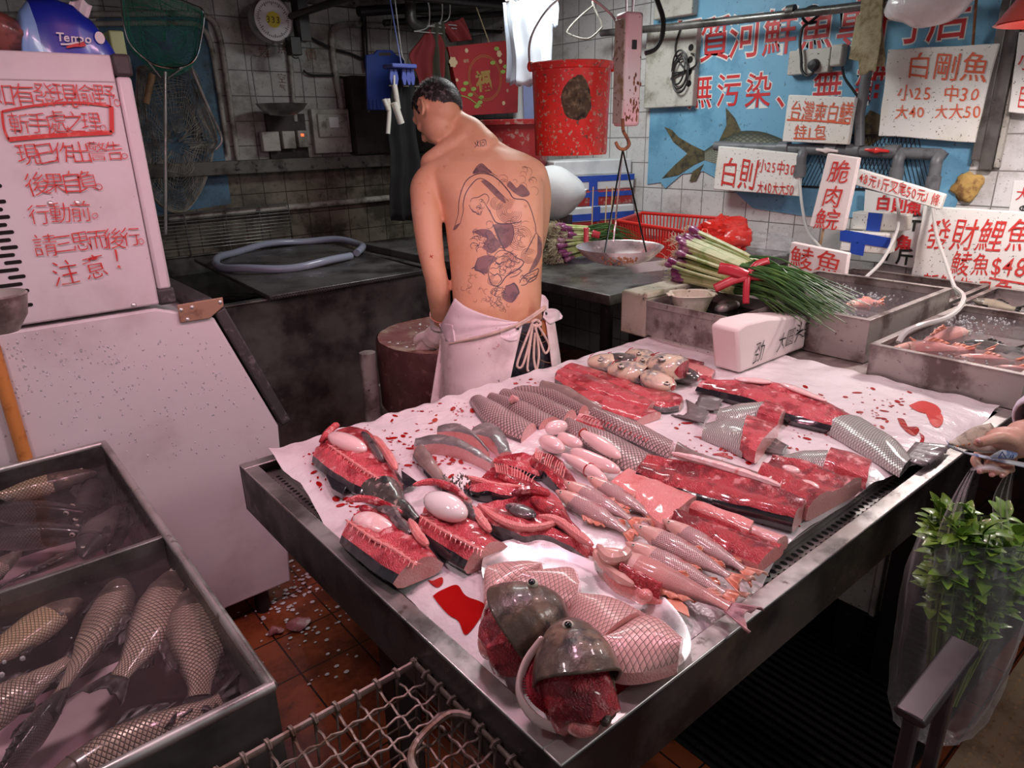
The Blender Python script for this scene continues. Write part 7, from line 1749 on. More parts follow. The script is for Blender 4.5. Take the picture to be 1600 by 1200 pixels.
# large gutted fish with open belly
A, B = P('z', Z0+.034, 932, 858), P('z', Z0+.02, 1186, 968)
t = fish('gutted_fish', 'large pink gutted fish with an open belly, its tail over the table rim', A, B, PERCH, ('perch_scales', 'pink_head', 'pink_fin'), radians(186), .05, 0, None, 1.0, tail='tail_reddish', seed=5)
slab('belly_flap', [(936, 872), (960, 906), (992, 922), (1040, 946)], [(948, 868), (974, 896), (1004, 914), (1052, 938)], [(0, .02), (.5, .028), (1, .018)], ('flesh_pink', 'flesh_pale', 'flesh_pink'), parent=t, round_=.6, nx=24, ny=8)
slab('belly_hollow', [(966, 888), (992, 902), (1030, 920)], [(972, 878), (1004, 890), (1036, 908)], .047, ('flesh_deep', 'flesh_deep', 'flesh_deep'), parent=t, round_=.6, nx=20, ny=8)
ridge(t, 'gill_flap', 'pink_head', [(934, 852), (952, 872), (976, 868), (980, 856)], Z0+.05, .010); ridge(t, 'jaw', 'pink_head', [(930, 858), (938, 876), (962, 898), (990, 914)], Z0+.03, .009)
ell(t, 'membrane', 'flesh_pink', (996, 926), (1022, 934), .014, Z0+.03, .8, 3, .3); flatfin(t, 'fin', 'pink_fin', [(1030, 934), (1060, 938), (1074, 950), (1078, 966), (1050, 952)], Z0+.016)

# steel plate with scaled fillets
ex = (P('z', Z0, 1030, 1020)-P('z', Z0, 800, 868)); pcn = P('z', Z0, 902, 948); ex.normalize(); ey = V((-ex.y, ex.x, 0)); la = (P('z', Z0, 1058, 1040)-P('z', Z0, 768, 860)).length/2; lb = .118
t = thing('serving_plate', 'oval stainless plate holding four scaled fillets', 'plate', pcn)
g = MB(); M_ = Matrix.Translation(pcn) @ Matrix((ex, ey, V((0, 0, 1)))).transposed().to_4x4()
g.loft([[M_ @ V((la*r*cos(2*pi*k/64), lb*r*sin(2*pi*k/64), z)) for k in range(64)] for r, z in [(.005, .002), (.74, .002), (.80, .006), (.96, .018), (1.0, .020), (1.0, .0215), (.96, .0205), (.80, .009), (.74, .0045), (.005, .0045)]]); g.obj('plate_body', 'steel_bright', t)
GP = 'scaled fillets on the oval steel plate'; NP = ('net_scales_pink', 'flesh_pale', 'flesh_cut')
rp2 = lambda f, s: max(.35, sqrt(max(0, 1-.75*s*s)))
slab('plate_fillet', [(754, 900), (761, 932), (800, 908), (842, 886)], [(767, 878), (790, 868), (826, 868), (848, 878)], .034, NP, prof=rp2, label='pale scaled fillet at the far end of the oval plate', group=GP, z0=Z0+.006, bulge=.001, wob=.001)
slab('plate_fillet', [(800, 908), (830, 916), (866, 930), (900, 938)], [(842, 886), (872, 878), (898, 876), (908, 900)], .044, NP, prof=rp2, label='broad scaled fillet behind the smaller dark fish head', group=GP, z0=Z0+.010, bulge=.001, wob=.001)
slab('plate_fillet', [(890, 940), (900, 972), (926, 1004)], [(912, 920), (960, 920), (1010, 942)], .050, NP, prof=rp2, label='scaled fillet in the middle of the plate with dark netted scales', group=GP, z0=Z0+.010, bulge=.001, wob=.001)
slab('plate_fillet', [(933, 1008), (966, 1030), (1010, 1030), (1060, 1016)], [(952, 988), (992, 950), (1030, 950), (1068, 988)], .050, NP, prof=rp2, label='scaled fillet with a shiny dark lower edge at the near end of the plate', group=GP, z0=Z0+.012, bulge=.001, wob=.001)

# the two large dark fish heads
def bighead(label, nose, stump, half, rise, eye, flap, gills, bone, tilt=0):
    """nose and stump: centre line on the photograph; half: half width in metres"""
    A, B = P('z', Z0+rise*.70, *nose), P('z', Z0+half*.55, *stump); ex = (B-A); L = ex.length; ex.normalize(); ey = V((0, 0, 1)).cross(ex).normalized(); ez = ex.cross(ey)
    t = thing('fish_head_piece', label, 'fish head', (A.x, A.y, Z0), group=None)
    # skull and cheeks: one dark shell; the underside stays open to the red flesh
    prof = [(0, .26), (.05, .42), (.14, .58), (.28, .76), (.45, .90), (.60, .97), (.72, 1.0)]
    g = MB(); rings = []
    for i in range(26):
        f = .72*i/25; r = interp(prof, f); ring = []
        for k in range(28):
            a = -.30*pi+1.60*pi*k/27
            x = L*f+L*(.06*f*sin(a)-.10*f*abs(cos(a))**2)
            y = half*r*cos(a)*(1.0 if sin(a) > -.2 else .9); z = rise*.62*r*(max(sin(a), 0)**.8 if sin(a) > 0 else -.75*abs(sin(a)))
            q = A+ex*x+ey*y+ez*z; q.z = max(q.z, Z0+.002); ring.append(q)
        rings.append(ring)
    g.loft(rings, closed=False, cap=(True, False)); o = g.obj('skull', 'bighead_skin', t); m = o.modifiers.new('S', 'SOLIDIFY'); m.thickness = .004; m.offset = -1
    # flesh stump
    g = MB(); rings = []
    for i in range(20):
        f = i/19; r = interp([(0, .6), (.2, .86), (.5, .96), (.8, .90), (.93, .72), (1, .34)], f); ring = []
        for k in range(22):
            a = 2*pi*k/22; q = A+ex*(L*(.34+.78*f))+ey*(half*r*cos(a)*.86)+ez*(rise*.50*r*sin(a)-.006-.012*f)
            q += V((nz(q, 26, 1), nz(q, 26, 2), nz(q, 26, 3)))*.016*(.3+f); q.z = max(q.z, Z0+.002); ring.append(q)
        rings.append(ring)
    g.loft(rings); g.obj('flesh', 'flesh_deep', t)
    c = A+ex*L*1.045+ez*(-.004); g = MB(); g.ball(c+ey*bone[0]*half-ex*L*.06+ez*rise*.03, (half*.40, half*.40, rise*.2), 20, 12)
    for i, p in enumerate(g.v): g.v[i] = p+V((nz(p, 30, 1), nz(p, 30, 2), nz(p, 30, 3)))*.006
    g.obj('cut_bone', 'flesh_pink', t)
    for sg in (1,):
        e = A+ex*L*eye[0]+ey*sg*half*eye[1]+ez*rise*eye[2]; r = half*.09
        g = MB(); g.ball(e, (r*1.5, r*1.5, r*1.1), 16, 10); k_ = g.obj('eye', 'eye_ring', t)
        g = MB(); g.ball(e+ez*r*.5+(CAM-e).normalized()*r*.75, (r*.95, r*.95, r*.7), 14, 8); g.obj('pupil', 'eye_dark', k_)
    # opened gill cover, pale inside
    l = spline([P('z', Z0+z, u, v) for u, v, z in flap[0]], 8); r_ = spline([P('z', Z0+z, u, v) for u, v, z in flap[1]], 8); n = len(l)-1
    g = MB(); g.grid(lambda s, q: l[int(s*n+.5)].lerp(r_[int(s*n+.5)], q)+V((0, 0, .010*sin(q*pi))), n, 8); o = g.obj('gill_cover', 'gill_cover', t); m = o.modifiers.new('S', 'SOLIDIFY'); m.thickness = .004
    g = MB()
    for j in range(gills[2]):
        f = j/max(1, gills[2]-1); a = [lerp(p[0], q[0], f) for p, q in zip(gills[0], gills[1])]; path = spline([P('z', Z0+lerp(p[2], q[2], f), lerp(p[0], q[0], f), lerp(p[1], q[1], f)) for p, q in zip(gills[0], gills[1])], 10)
        N = len(path); g.tube(path, [.005*(.4+.6*sin(pi*i/(N-1))) for i in range(N)], 6)
        for i in range(1, N-1):
            tn = (path[i+1]-path[i-1]).normalized(); s = tn.cross(V((0, 0, 1))); g.tube([path[i], path[i]+s*.012+V((0, 0, .004))], [.0018, .0006], 4); g.tube([path[i], path[i]-s*.012+V((0, 0, .004))], [.0018, .0006], 4)
    g.obj('gill', 'gill_red', t)
    return t, A, ex, ey, ez, L
t, A, ex, ey, ez, L = bighead('larger dark fish head nearest the table corner with red gills spread open', (884, 974), (910, 1122), .060, .135, (.17, -.10, .36),
    ([(836, 1006, .09), (812, 1040, .07), (806, 1086, .045), (830, 1128, .02), (868, 1146, .006)], [(852, 1000, .10), (826, 1040, .075), (818, 1084, .045), (842, 1118, .022), (872, 1136, .008)]),
    ([(842, 1018, .085), (828, 1052, .065), (832, 1090, .045), (862, 1118, .02)], [(868, 1030, .085), (852, 1058, .065), (852, 1086, .045), (872, 1108, .02)], 4), (0,))
g = MB(); l, r_ = spline([P('z', Z0+z, u, v) for u, v, z in [(850, 1030, .08), (842, 1060, .06), (852, 1092, .03), (872, 1104, .02)]], 8), spline([P('z', Z0+z, u, v) for u, v, z in [(868, 1040, .085), (864, 1064, .07), (868, 1086, .05), (880, 1098, .03)]], 8); n = len(l)-1
g.grid(lambda s, q: l[int(s*n+.5)].lerp(r_[int(s*n+.5)], q), n, 6); o = g.obj('gill_membrane', 'gill_cover', t); o.modifiers.new('S', 'SOLIDIFY').thickness = .003
ridge(t, 'cheek_skin', 'bighead_skin', [(936, 1020), (946, 1060), (950, 1100), (944, 1132)], Z0+.045, .012)
t, *_ = bighead('smaller dark fish head behind the larger one with flesh hanging out', (884, 950), (772, 1004), .064, .125, (.22, -.25, .42),
    ([(764, 938, .08), (752, 962, .06), (752, 988, .04), (762, 1006, .02)], [(776, 934, .09), (762, 960, .065), (760, 984, .045), (768, 1000, .03)]),
    ([(768, 948, .075), (764, 970, .06), (772, 992, .04)], [(780, 954, .08), (776, 972, .065), (782, 988, .045)], 3), (0,))

# blood on the sheet
def puddle(mb, pts, lift=.0016):
    q = [P('z', Z0, *p) for p in pts]; q = spline(q+[q[0]], 6)[:-1]; c = sum(q, V())/len(q); n = len(q); R = 6
    vs = [V((*c.lerp(p, r/R).xy, 0)) for r in range(1, R+1) for p in q]+[V((c.x, c.y, 0))]
    for v in vs: v.z = sheet_z(v.x, v.y)+lift
    fs = [(r*n+i, r*n+(i+1) % n, (r+1)*n+(i+1) % n, (r+1)*n+i) for r in range(R-1) for i in range(n)]+[(len(vs)-1, i, (i+1) % n) for i in range(n)]
    mb.add(vs, fs)
    return c
for lab, m, pts in [('largest red blood puddle on the sheet beside the oval plate', 'blood', [(676, 928), (690, 920), (714, 914), (728, 930), (756, 944), (752, 962), (728, 984), (716, 966), (700, 956)]),
                    ('blood puddle on the sheet between the near head and the gutter', 'blood', [(946, 1046), (984, 1044), (1016, 1036), (1012, 1058), (990, 1078), (960, 1100), (950, 1108), (940, 1086)]),
                    ('blood puddle under the silver tail of the long fish', 'blood', [(1350, 704), (1376, 706), (1404, 714), (1392, 722), (1372, 722), (1352, 714)]),
                    ('forked blood puddle beyond the silver tail fin', 'blood', [(1402, 654), (1412, 656), (1418, 668), (1432, 668), (1436, 674), (1428, 682), (1414, 674), (1406, 664)]),
                    ('curled thin blood smear beyond the forked puddle', 'blood', [(1436, 676), (1444, 682), (1443, 690), (1434, 694), (1440, 686)]),
                    ('watery orange puddle at the far end of the sheet', 'blood_thin', [(1446, 646), (1462, 642), (1474, 654), (1468, 666), (1456, 664)]),
                    ('wide watery pink smear at the far end of the sheet', 'blood_thin', [(1420, 634), (1440, 628), (1462, 634), (1470, 646), (1454, 648), (1434, 644)]),
                    ('blood puddle under the near black fish half', 'blood', [(640, 900), (662, 890), (686, 872), (682, 880), (672, 890), (652, 900)]),
                    ('blood puddle beside the white bladder fish half', 'blood', [(736, 882), (762, 866), (784, 856), (776, 872), (752, 882)]),
                    ('small blood pool near the largest puddle', 'blood', [(668, 904), (676, 906), (690, 902), (692, 910), (684, 916), (676, 912)]),
                    ('thin pinkish pool under the oval plate rim', 'blood', [(930, 1004), (946, 1012), (964, 1032), (940, 1036), (926, 1024)])]:
    g = MB(); c = puddle(g, pts); g.obj('blood_puddle', m, at=(c.x, c.y, Z0), label=lab, category='blood')
g = MB(); rg = random.Random(21)
zones = [(560, 690, 90, 40, 70), (700, 690, 60, 30, 60), (540, 800, 30, 40, 40), (690, 720, 40, 20, 40), (1110, 690, 60, 30, 50), (1250, 660, 70, 40, 40), (1300, 660, 60, 30, 40), (1380, 640, 60, 30, 30), (1330, 770, 40, 30, 40), (720, 640, 60, 14, 30), (620, 940, 50, 60, 26), (1180, 700, 40, 14, 24), (500, 740, 30, 30, 26), (1080, 880, 80, 40, 20), (820, 600, 40, 10, 14), (1230, 800, 40, 20, 18)]
for u0, v0, su, sv, n_ in zones:
    for i in range(int(n_*1.5)):
        u, v = rg.gauss(u0, su*.6), rg.gauss(v0, sv*.6); c = P('z', Z0, u, v)
        if not (X0+.09 < c.x < X1-.04 and Y0+.09 < c.y < Y1-.01): continue
        s = .0014+.0065*rg.random()**3; a = rg.uniform(0, 3); e = rg.uniform(1, 2.6); vs = []
        for k in range(9):
            b = 2*pi*k/9; x, y = s*e*cos(b), s*sin(b); vs.append(V((c.x+x*cos(a)-y*sin(a), c.y+x*sin(a)+y*cos(a), 0)))
        for v_ in vs: v_.z = sheet_z(v_.x, v_.y)+.0014
        g.add(vs, [tuple(range(9))])
g.obj('blood_drops', 'blood', at=(1.2, 1, Z0), smooth=False, label='small blood drops spattered over the plastic sheet', category='blood', kind='stuff')
# ------------------------------------------------------------------ the man
mat('skin', (.72, .41, .25), .5, 0, [((.68, .35, .19), 5, .45, .7), ((.78, .48, .33), 11, .55, .75), ((.55, .26, .17), 40, .62, .75)], (110, .12))
mat('skin_hand', (.62, .35, .26), .45, 0, [((.52, .25, .19), 22, .48, .68), ((.70, .45, .36), 14, .55, .75)], (140, .25))
mat('ink', (.075, .055, .075), .5); mat('ink_grey', (.23, .125, .12), .5, 0, [((.13, .075, .08), 30, .45, .65)]); mat('ink_fine', (.20, .10, .085), .5)
mat('hair', (.022, .021, .022), .5, 0, [((.22, .21, .19), 60, .5, .72)], (200, .6))  # grey flecks paint the sheen of light into the hair colour
mat('apron_pink', (.86, .76, .78), .38, 0, [((.74, .62, .64), 5, .45, .7), ((.30, .22, .22), 55, .68, .74)], (20, .2), coat=.25)
mat('apron_stain', (.80, .70, .68), .45, 0, [((.55, .45, .44), 6, .46, .68, 7), ((.40, .06, .07), 16, .66, .75), ((.25, .20, .20), 60, .66, .72)], (24, .25), coat=.15)
mat('sleeve', (.72, .70, .78), .85, 0, [((.60, .58, .68), 12, .45, .65)])
mat('jeans', (.045, .045, .055), .85, 0, [((.08, .08, .095), 60, .45, .6)], (300, .3)); mat('stitch', (.25, .16, .10), .7)
mat('tie_tape', (.66, .50, .42), .8, 0, [((.52, .38, .32), 30, .45, .65)]); mat('leather', (.40, .15, .05), .5); mat('glove_white', (.80, .74, .70), .6, 0, [((.66, .56, .52), 12, .48, .68)], (70, .3))
FH = V((_F.x, _F.y, 0)).normalized()
def remesh(mb, name, m, parent, voxel=.006, smooth=5):
    o = mb.obj(name, m, parent, recalc=False)
    r = o.modifiers.new('R', 'REMESH'); r.mode = 'VOXEL'; r.voxel_size = voxel
    s = o.modifiers.new('S', 'SMOOTH'); s.factor = .5; s.iterations = smooth
    dg = bpy.context.evaluated_depsgraph_get(); dg.update()
    me = bpy.data.meshes.new_from_object(o.evaluated_get(dg)); o.modifiers.clear(); old = o.data; o.data = me; bpy.data.meshes.remove(old)
    me.polygons.foreach_set('use_smooth', [True]*len(me.polygons))
    if not me.materials: me.materials.append(MATS[m])
    return o
def DM(u, v, t): return D(u, v, t*1.08)
pel = DM(778, 520, 2.26)
man = thing('person', 'shirtless tattooed man in a white apron bent over the chopping block, back turned', 'person', (pel.x, pel.y, 0))
man['label'] = 'shirtless man with a back tattoo and white apron bending over the chopping block'
rows = [(540, 716, 846, 2.26, .088), (505, 710, 848, 2.255, .098), (470, 708, 846, 2.25, .104), (440, 706, 846, 2.255, .105), (400, 702, 848, 2.265, .112), (350, 696, 849, 2.28, .122), (318, 688, 850, 2.29, .126), (290, 672, 850, 2.30, .122), (268, 658, 848, 2.305, .112), (250, 660, 842, 2.31, .096), (240, 674, 822, 2.315, .080), (230, 692, 796, 2.32, .068), (220, 702, 774, 2.32, .060)]
NB = 56
def bring(v, u1, u2, t, d, groove=1.0):
    a, b = DM(u1, v, t), DM(u2, v, t); c = (a+b)/2; ax = (b-a); w = ax.length/2; ax.normalize(); ring = []
    gp = .14
    for k in range(NB):
        q = 2*pi*k/NB; x = cos(q); y = sin(q)
        ex_ = .82
        xx = math.copysign(abs(x)**ex_, x); yy = math.copysign(abs(y)**.9, y); dd = d
        if y < 0:
            g_ = math.exp(-((x-gp)/.13)**2); dd = d*(1-.085*g_*groove)
            if 250 < v < 345:
                for s in (-.46, .66): dd *= 1+.085*math.exp(-((x-s)/.24)**2)*math.exp(-((v-298)/30)**2)
            if 400 < v < 500: dd *= 1+.03*math.exp(-((x-gp-.3)/.2)**2)+.03*math.exp(-((x-gp+.3)/.2)**2)
        ring.append(c+ax*w*xx+FH*dd*yy)
    return ring
g = MB()
g.loft([bring(*r) for r in rows])
# neck
def chain(mb, pts, n=20, sub=5):
    """pts: (point, radius): tapering limb"""
    P_ = spline([p for p, r in pts], sub); R_ = []
    for i in range(len(P_)):
        f = i/sub; j = min(int(f), len(pts)-2); q = f-j; R_.append(lerp(pts[j][1], pts[j+1][1], q*q*(3-2*q)))
    mb.tube(P_, R_, n)
    mb.ball(pts[0][0], pts[0][1], n, 10); mb.ball(pts[-1][0], pts[-1][1], n, 10)
hf = (-.57*CR+.57*_F+.60*CD).normalized()          # where the face points
hu = (-CD*.82-CR*.36+_F*.42); hu = (hu-hf*hu.dot(hf)).normalized(); hl = hu.cross(hf)   # crown, and the side turned to us
if hl.dot(-_F) < 0: hl = -hl
hc = DM(683, 168, 2.33)
chain(g, [(DM(752, 236, 2.325), .075), (DM(735, 212, 2.325), .062), (DM(716, 198, 2.33), .054), (DM(700, 186, 2.335), .046)])
# trapezius slopes
chain(g, [(DM(728, 214, 2.31), .045), (DM(700, 236, 2.305), .042), (DM(676, 256, 2.30), .045)], 16)
chain(g, [(DM(750, 222, 2.32), .040), (DM(790, 246, 2.31), .038), (DM(826, 266, 2.30), .044)], 16)
HM = Matrix((hl, hf, hu)).transposed()
def hp_(x, y, z): return hc+hl*x+hf*y+hu*z
g.ball(hc, (.079, .098, .104), 32, 22, M=HM)
g.ball(hp_(0, -.012, -.040), (.064, .066, .066), 26, 16, M=HM)
g.ball(hp_(0, .030, -.060), (.062, .066, .070), 26, 16, M=HM)
g.ball(hp_(0, .052, -.095), (.040, .036, .034), 20, 12, M=HM)          # chin
g.ball(hp_(0, .078, .012), (.058, .024, .022), 18, 10, M=HM)            # brow
g.tube([hp_(0, .094, .006), hp_(0, .112, -.022), hp_(0, .116, -.036), hp_(0, .098, -.044)], [.008, .011, .014, .010], 10)
for s in (-1, 1): g.ball(hp_(s*.036, .070, -.034), (.022, .024, .020), 14, 8, M=HM); g.ball(hp_(s*.012, .102, -.040), .008, 10, 6)
g.ball(hp_(0, .094, -.066), (.024, .012, .007), 12, 8, M=HM); g.ball(hp_(0, .090, -.078), (.021, .012, .007), 12, 8, M=HM)
for s in (-1, 1):   # ears
    ec = hp_(s*.078, -.004, -.040); e1 = (hu*.96-hf*.22).normalized(); e2 = (hf*.80+hl*s*-.0+hu*.18).normalized(); out = hl*s
    rim = [ec+e1*(.034*cos(a))-e2*(.020*sin(a)-.004)+out*(.012+.006*sin(a)) for a in [(-.30+1.35*k/12)*pi for k in range(13)]]
    g.tube(rim, [.0055]*10+[.006, .0065, .006], 8); g.ball(ec+out*.006-e1*.002, (.007, .014, .026), 14, 9, M=HM); g.ball(ec-e1*.031+out*.012-e2*-.006, .0085, 10, 7)
# his left arm down to the block, his right arm reaching forward, both continuous with the trunk
chain(g, [(DM(684, 274, 2.295), .062), (DM(668, 292, 2.28), .060), (DM(666, 320, 2.265), .054), (DM(668, 350, 2.255), .0505), (DM(672, 385, 2.25), .047), (DM(677, 415, 2.25), .042), (DM(682, 436, 2.255), .0405), (DM(685, 455, 2.275), .0425), (DM(687, 475, 2.31), .039), (DM(688, 497, 2.36), .032), (DM(687, 506, 2.395), .027), (D(687, 516, 2.60), .026)], 22)
chain(g, [(DM(830, 275, 2.31), .060), (DM(838, 300, 2.36), .055), (DM(838, 350, 2.44), .048), (DM(826, 405, 2.52), .043), (DM(800, 450, 2.60), .040), (DM(772, 488, 2.62), .030), (D(752, 508, 2.72), .027)], 20)
body = remesh(g, 'body', 'skin', man, .0058, 5)
# gloves: palm and five bent fingers each
def glove(name, wrist, fore, across, up, curl, lift, cuff=None):
    """fore: direction of the fingers, across: towards the thumb"""
    f, a, u = fore.normalized(), across.normalized(), up.normalized(); gg = MB()
    gg.tube([wrist-f*.02, wrist+f*.02, wrist+f*.05, wrist+f*.085], [.030, .036, .042, .036], 16)
    gg.ball(wrist+f*.055, (.044, .044, .026), 18, 12, M=Matrix((a, f, u)).transposed())
    for k, (off, L) in enumerate([(.030, .070), (.011, .078), (-.010, .074), (-.030, .060)]):
        p = wrist+f*.085+a*off; pts = [p-f*.02, p+f*.012]
        d = f; 
        for j in range(3):
            an = curl*(j+1)/3; dd = f*cos(an)-u*sin(an); pts.append(pts[-1]+dd*L*(.40-.06*j))
        gg.tube(spline(pts, 4), [.0115]*16+[.009], 10); gg.ball(pts[-1], .0095, 10, 7)
    p = wrist+f*.035+a*.036; gg.tube(spline([p-a*.02, p+a*.012+f*.012, p+a*.022+f*.036, p+a*.012+f*.058], 4), [.015]*9+[.012, .012, .011, .010], 10)
    return remesh(gg, name, 'glove_white', man, .0045, 3)
wr = D(687, 514, 2.60)
tip = P('z', .80, 671, 536); fd = (tip-wr)
glove('glove', wr-fd.normalized()*.01, fd, -CR, V((.0, -.2, 1)), .75, 0)
wr2 = D(752, 508, 2.72); tp2 = P('z', .835, 708, 512); glove('glove', wr2, tp2-wr2, CR, V((0, 0, 1)), .8, 0)
g = MB(); c1, c2, c3 = DM(688, 492, 2.355), DM(687, 503, 2.385), D(687, 513, 2.59); g.tube(spline([c1, c2, c3], 5), [.0375, .0365, .0355, .035, .036, .036, .0355, .035, .035, .0345, .034], 20, cap=False); o = g.obj('glove_cuff', 'glove_white', man); o.modifiers.new('S', 'SOLIDIFY').thickness = .002
g = MB(); tn = (c2-c1).normalized(); s1 = tn.orthogonal().normalized(); s2 = tn.cross(s1); g.tube([c1+s1*.038*cos(a*pi/14)+s2*.038*sin(a*pi/14) for a in range(29)], .0022, 6); g.obj('cuff_seam', 'pink_fin', man)
# hair: a cap over the crown with a stubble of short hairs
g = MB(); rg = random.Random(4)
def hairline(y): return interp([(-.11, -.072), (-.06, -.074), (-.035, -.052), (-.012, .004), (.012, .004), (.022, -.036), (.034, -.036), (.042, .030), (.075, .050), (.11, .060)], y)
def hs(th, ph): 
    d = V((cos(th)*cos(ph), cos(th)*sin(ph), sin(th))); return V((d.x*.0815, d.y*.1005, d.z*.1065)), d
nu, nv = 46, 72; vs = []; ok = []
for i in range(nu+1):
    for j in range(nv):
        p, d = hs(-pi/2*.72+(pi/2*.72+pi/2)*i/nu, 2*pi*j/nv)
        if p.z < -.02 and p.y < .02: p = V((p.x*1.0, p.y*.98, p.z))
        vs.append(hp_(*p)); ok.append(p.z > hairline(p.y)+.004*nz(p, 60, 2))
fs = [(i*nv+j, i*nv+(j+1) % nv, (i+1)*nv+(j+1) % nv, (i+1)*nv+j) for i in range(nu) for j in range(nv)]
g.add(vs, [f for f in fs if all(ok[k] for k in f)])
for i in range(5200):
    th, ph = math.asin(rg.uniform(-.8, 1)), rg.uniform(0, 2*pi); p, d = hs(th, ph)
    if p.z < hairline(p.y)+.002: continue
    L = .0035+.006*max(0, min(1, (p.z+.03)/.08)); n_ = (hl*d.x/.08+hf*d.y/.1+hu*d.z/.105).normalized(); w = (n_+V((rg.uniform(-.4, .4), rg.uniform(-.4, .4), rg.uniform(-.5, .3)))-hf*.35*0).normalized(); q = hp_(*p); s = w.orthogonal().normalized()*.0008
    g.add([q-s, q+s, q+w*L], [(0, 1, 2)])
g.obj('hair', 'hair', man)
# trousers
g = MB()
g.loft([bring(v, u1, u2, t, d, 0) for v, u1, u2, t, d in [(496, 708, 854, 2.25, .110), (520, 706, 862, 2.25, .118), (560, 706, 870, 2.265, .118), (600, 710, 870, 2.31, .108), (640, 714, 868, 2.36, .104)]])
hipL, hipR = DM(750, 640, 2.37), DM(830, 640, 2.37)
for h, sx_ in ((hipL, -1), (hipR, 1)):
    kn = V((h.x, h.y, .48))+CR*.01*sx_+FH*.02; an = V((h.x, h.y, .07))+CR*.015*sx_+FH*.03
    g.tube(spline([h+V((0, 0, .05)), h, kn, an], 6), [.098]*6+[.096, .094, .09, .085, .08, .075]+[.072, .068, .064, .062, .062, .062, .064], 20)
remesh(g, 'trousers', 'jeans', man, .009, 3)
for h, sx_ in ((hipL, -1), (hipR, 1)):
    g = MB(); an = V((h.x, h.y, 0))+CR*.015*sx_+FH*.03
    g.ball(an+FH*.06+V((0, 0, .05)), (.05, .13, .055), 20, 12, M=Matrix((CR, FH, V((0, 0, 1)))).transposed())
    for i, p in enumerate(g.v): g.v[i] = V((p.x, p.y, max(.002, p.z)))
    g.tube([an+V((0, 0, .03)), an+V((0, 0, .22))], .068, 18); g.obj('boot', 'black_plastic', man)
# apron wrapped round the hips
def hipD(u, v, ex=0.0, uc=782, hw=92, d=.128):
    k = sqrt(max(0, 1-((u-uc)/hw)**2)); return DM(u, v, 2.245-(d+ex)*k)
def panel(name, m, top, bot, ex, n=30, k=14, seed=1, amp=.006, ext=None):
    T = spline([V((*q, 0)) for q in top], 8); B = spline([V((*q, 0)) for q in bot], 8)
    def f(s, q):
        a = T[min(int(s*(len(T)-1)+.5), len(T)-1)].lerp(B[min(int(s*(len(B)-1)+.5), len(B)-1)], q)
        return hipD(a.x, a.y, ex+amp*sin(s*9+q*3+seed)*q+.5*amp*sin(q*14+s*5+seed))
    g = MB().grid(f, n, k); o = g.obj(name, m, man); md = o.modifiers.new('S', 'SOLIDIFY'); md.thickness = .003; return o
panel('apron', 'apron_stain', [(690, 520), (705, 524), (740, 522), (780, 514), (816, 508)], [(670, 646), (694, 652), (730, 652), (770, 646), (788, 636)], .022, seed=2)
panel('apron_fold', 'apron_pink', [(711, 466), (728, 479), (756, 491), (790, 500), (808, 503)], [(688, 512), (702, 536), (740, 528), (780, 517), (814, 506)], .020, seed=5, amp=.004)
panel('apron_fold', 'apron_pink', [(686, 506), (694, 505), (702, 506), (708, 508)], [(697, 530), (702, 534), (706, 536), (712, 534)], .024, seed=3, n=10, amp=.003)
panel('apron_fold', 'apron_pink', [(780, 512), (796, 510), (812, 506)], [(782, 528), (796, 533), (808, 532)], .026, seed=7, n=12, amp=.002)
panel('apron_wing', 'apron_pink', [(846, 460), (851, 463), (856, 470)], [(844, 482), (852, 492), (856, 504)], .020, seed=4, n=8, amp=.002)
panel('apron_wing', 'apron_pink', [(850, 484), (860, 482), (870, 484), (879, 494)], [(848, 496), (858, 506), (868, 502), (878, 498)], .026, seed=6, n=12, amp=.004)
panel('apron_side', 'apron_stain', [(852, 500), (860, 502), (866, 502)], [(868, 620), (878, 620), (884, 620)], .016, seed=8, n=8, amp=.003)
# front of the apron, on the side away from the table
g = MB()
def afront(s, q):
    v = lerp(500, 650, q); a, b = DM(lerp(704, 668, q), v, 2.25), DM(lerp(858, 882, q), v, 2.25); c = (a+b)/2; ax = (b-a)/2; th = pi*(1-s)
    return c+ax*1.0*cos(th)+FH*.125*sin(th)
g.grid(afront, 30, 16); o = g.obj('apron_front', 'apron_pink', man); o.modifiers.new('S', 'SOLIDIFY').thickness = .003
# ties, bow and jeans details
g = MB()
for pts, r in [([(702, 537), (740, 529), (780, 518), (812, 505), (836, 490), (852, 478)], .0045), ([(806, 512), (826, 500), (846, 486), (853, 482)], .004), ([(832, 504), (822, 530), (812, 556), (808, 572), (816, 572), (826, 540), (833, 506)], .004),
               ([(833, 506), (828, 540), (824, 574), (826, 580)], .004), ([(836, 506), (840, 530), (842, 556), (838, 578), (834, 556), (836, 520)], .004), ([(838, 505), (848, 520), (858, 540), (852, 552), (844, 534), (836, 512)], .0038), ([(830, 504), (838, 500), (845, 506), (838, 510), (830, 507)], .005)]:
    g.tube(spline([hipD(*q, .034) for q in pts], 5), r, 7)
g.obj('apron_tie', 'tie_tape', man)
g = MB()
for u, v in ((809, 513), (853, 490)): g.ball(hipD(u, v, .032), .0055, 10, 7)
g.obj('eyelet', 'black_plastic', man)
g = MB(); g.grid(lambda s, q: hipD(lerp(846, 858, s), lerp(500, 524, q), .006), 4, 4); g.obj('leather_patch', 'leather', man)
g = MB()
for pts in ([(806, 528), (830, 540), (860, 530)], [(838, 540), (842, 560), (862, 566), (870, 545)], [(812, 520), (840, 526), (866, 516)]):
    p = spline([hipD(*q, .004) for q in pts], 5); g.tube(p, .0012, 5)
g.obj('seam', 'stitch', man)
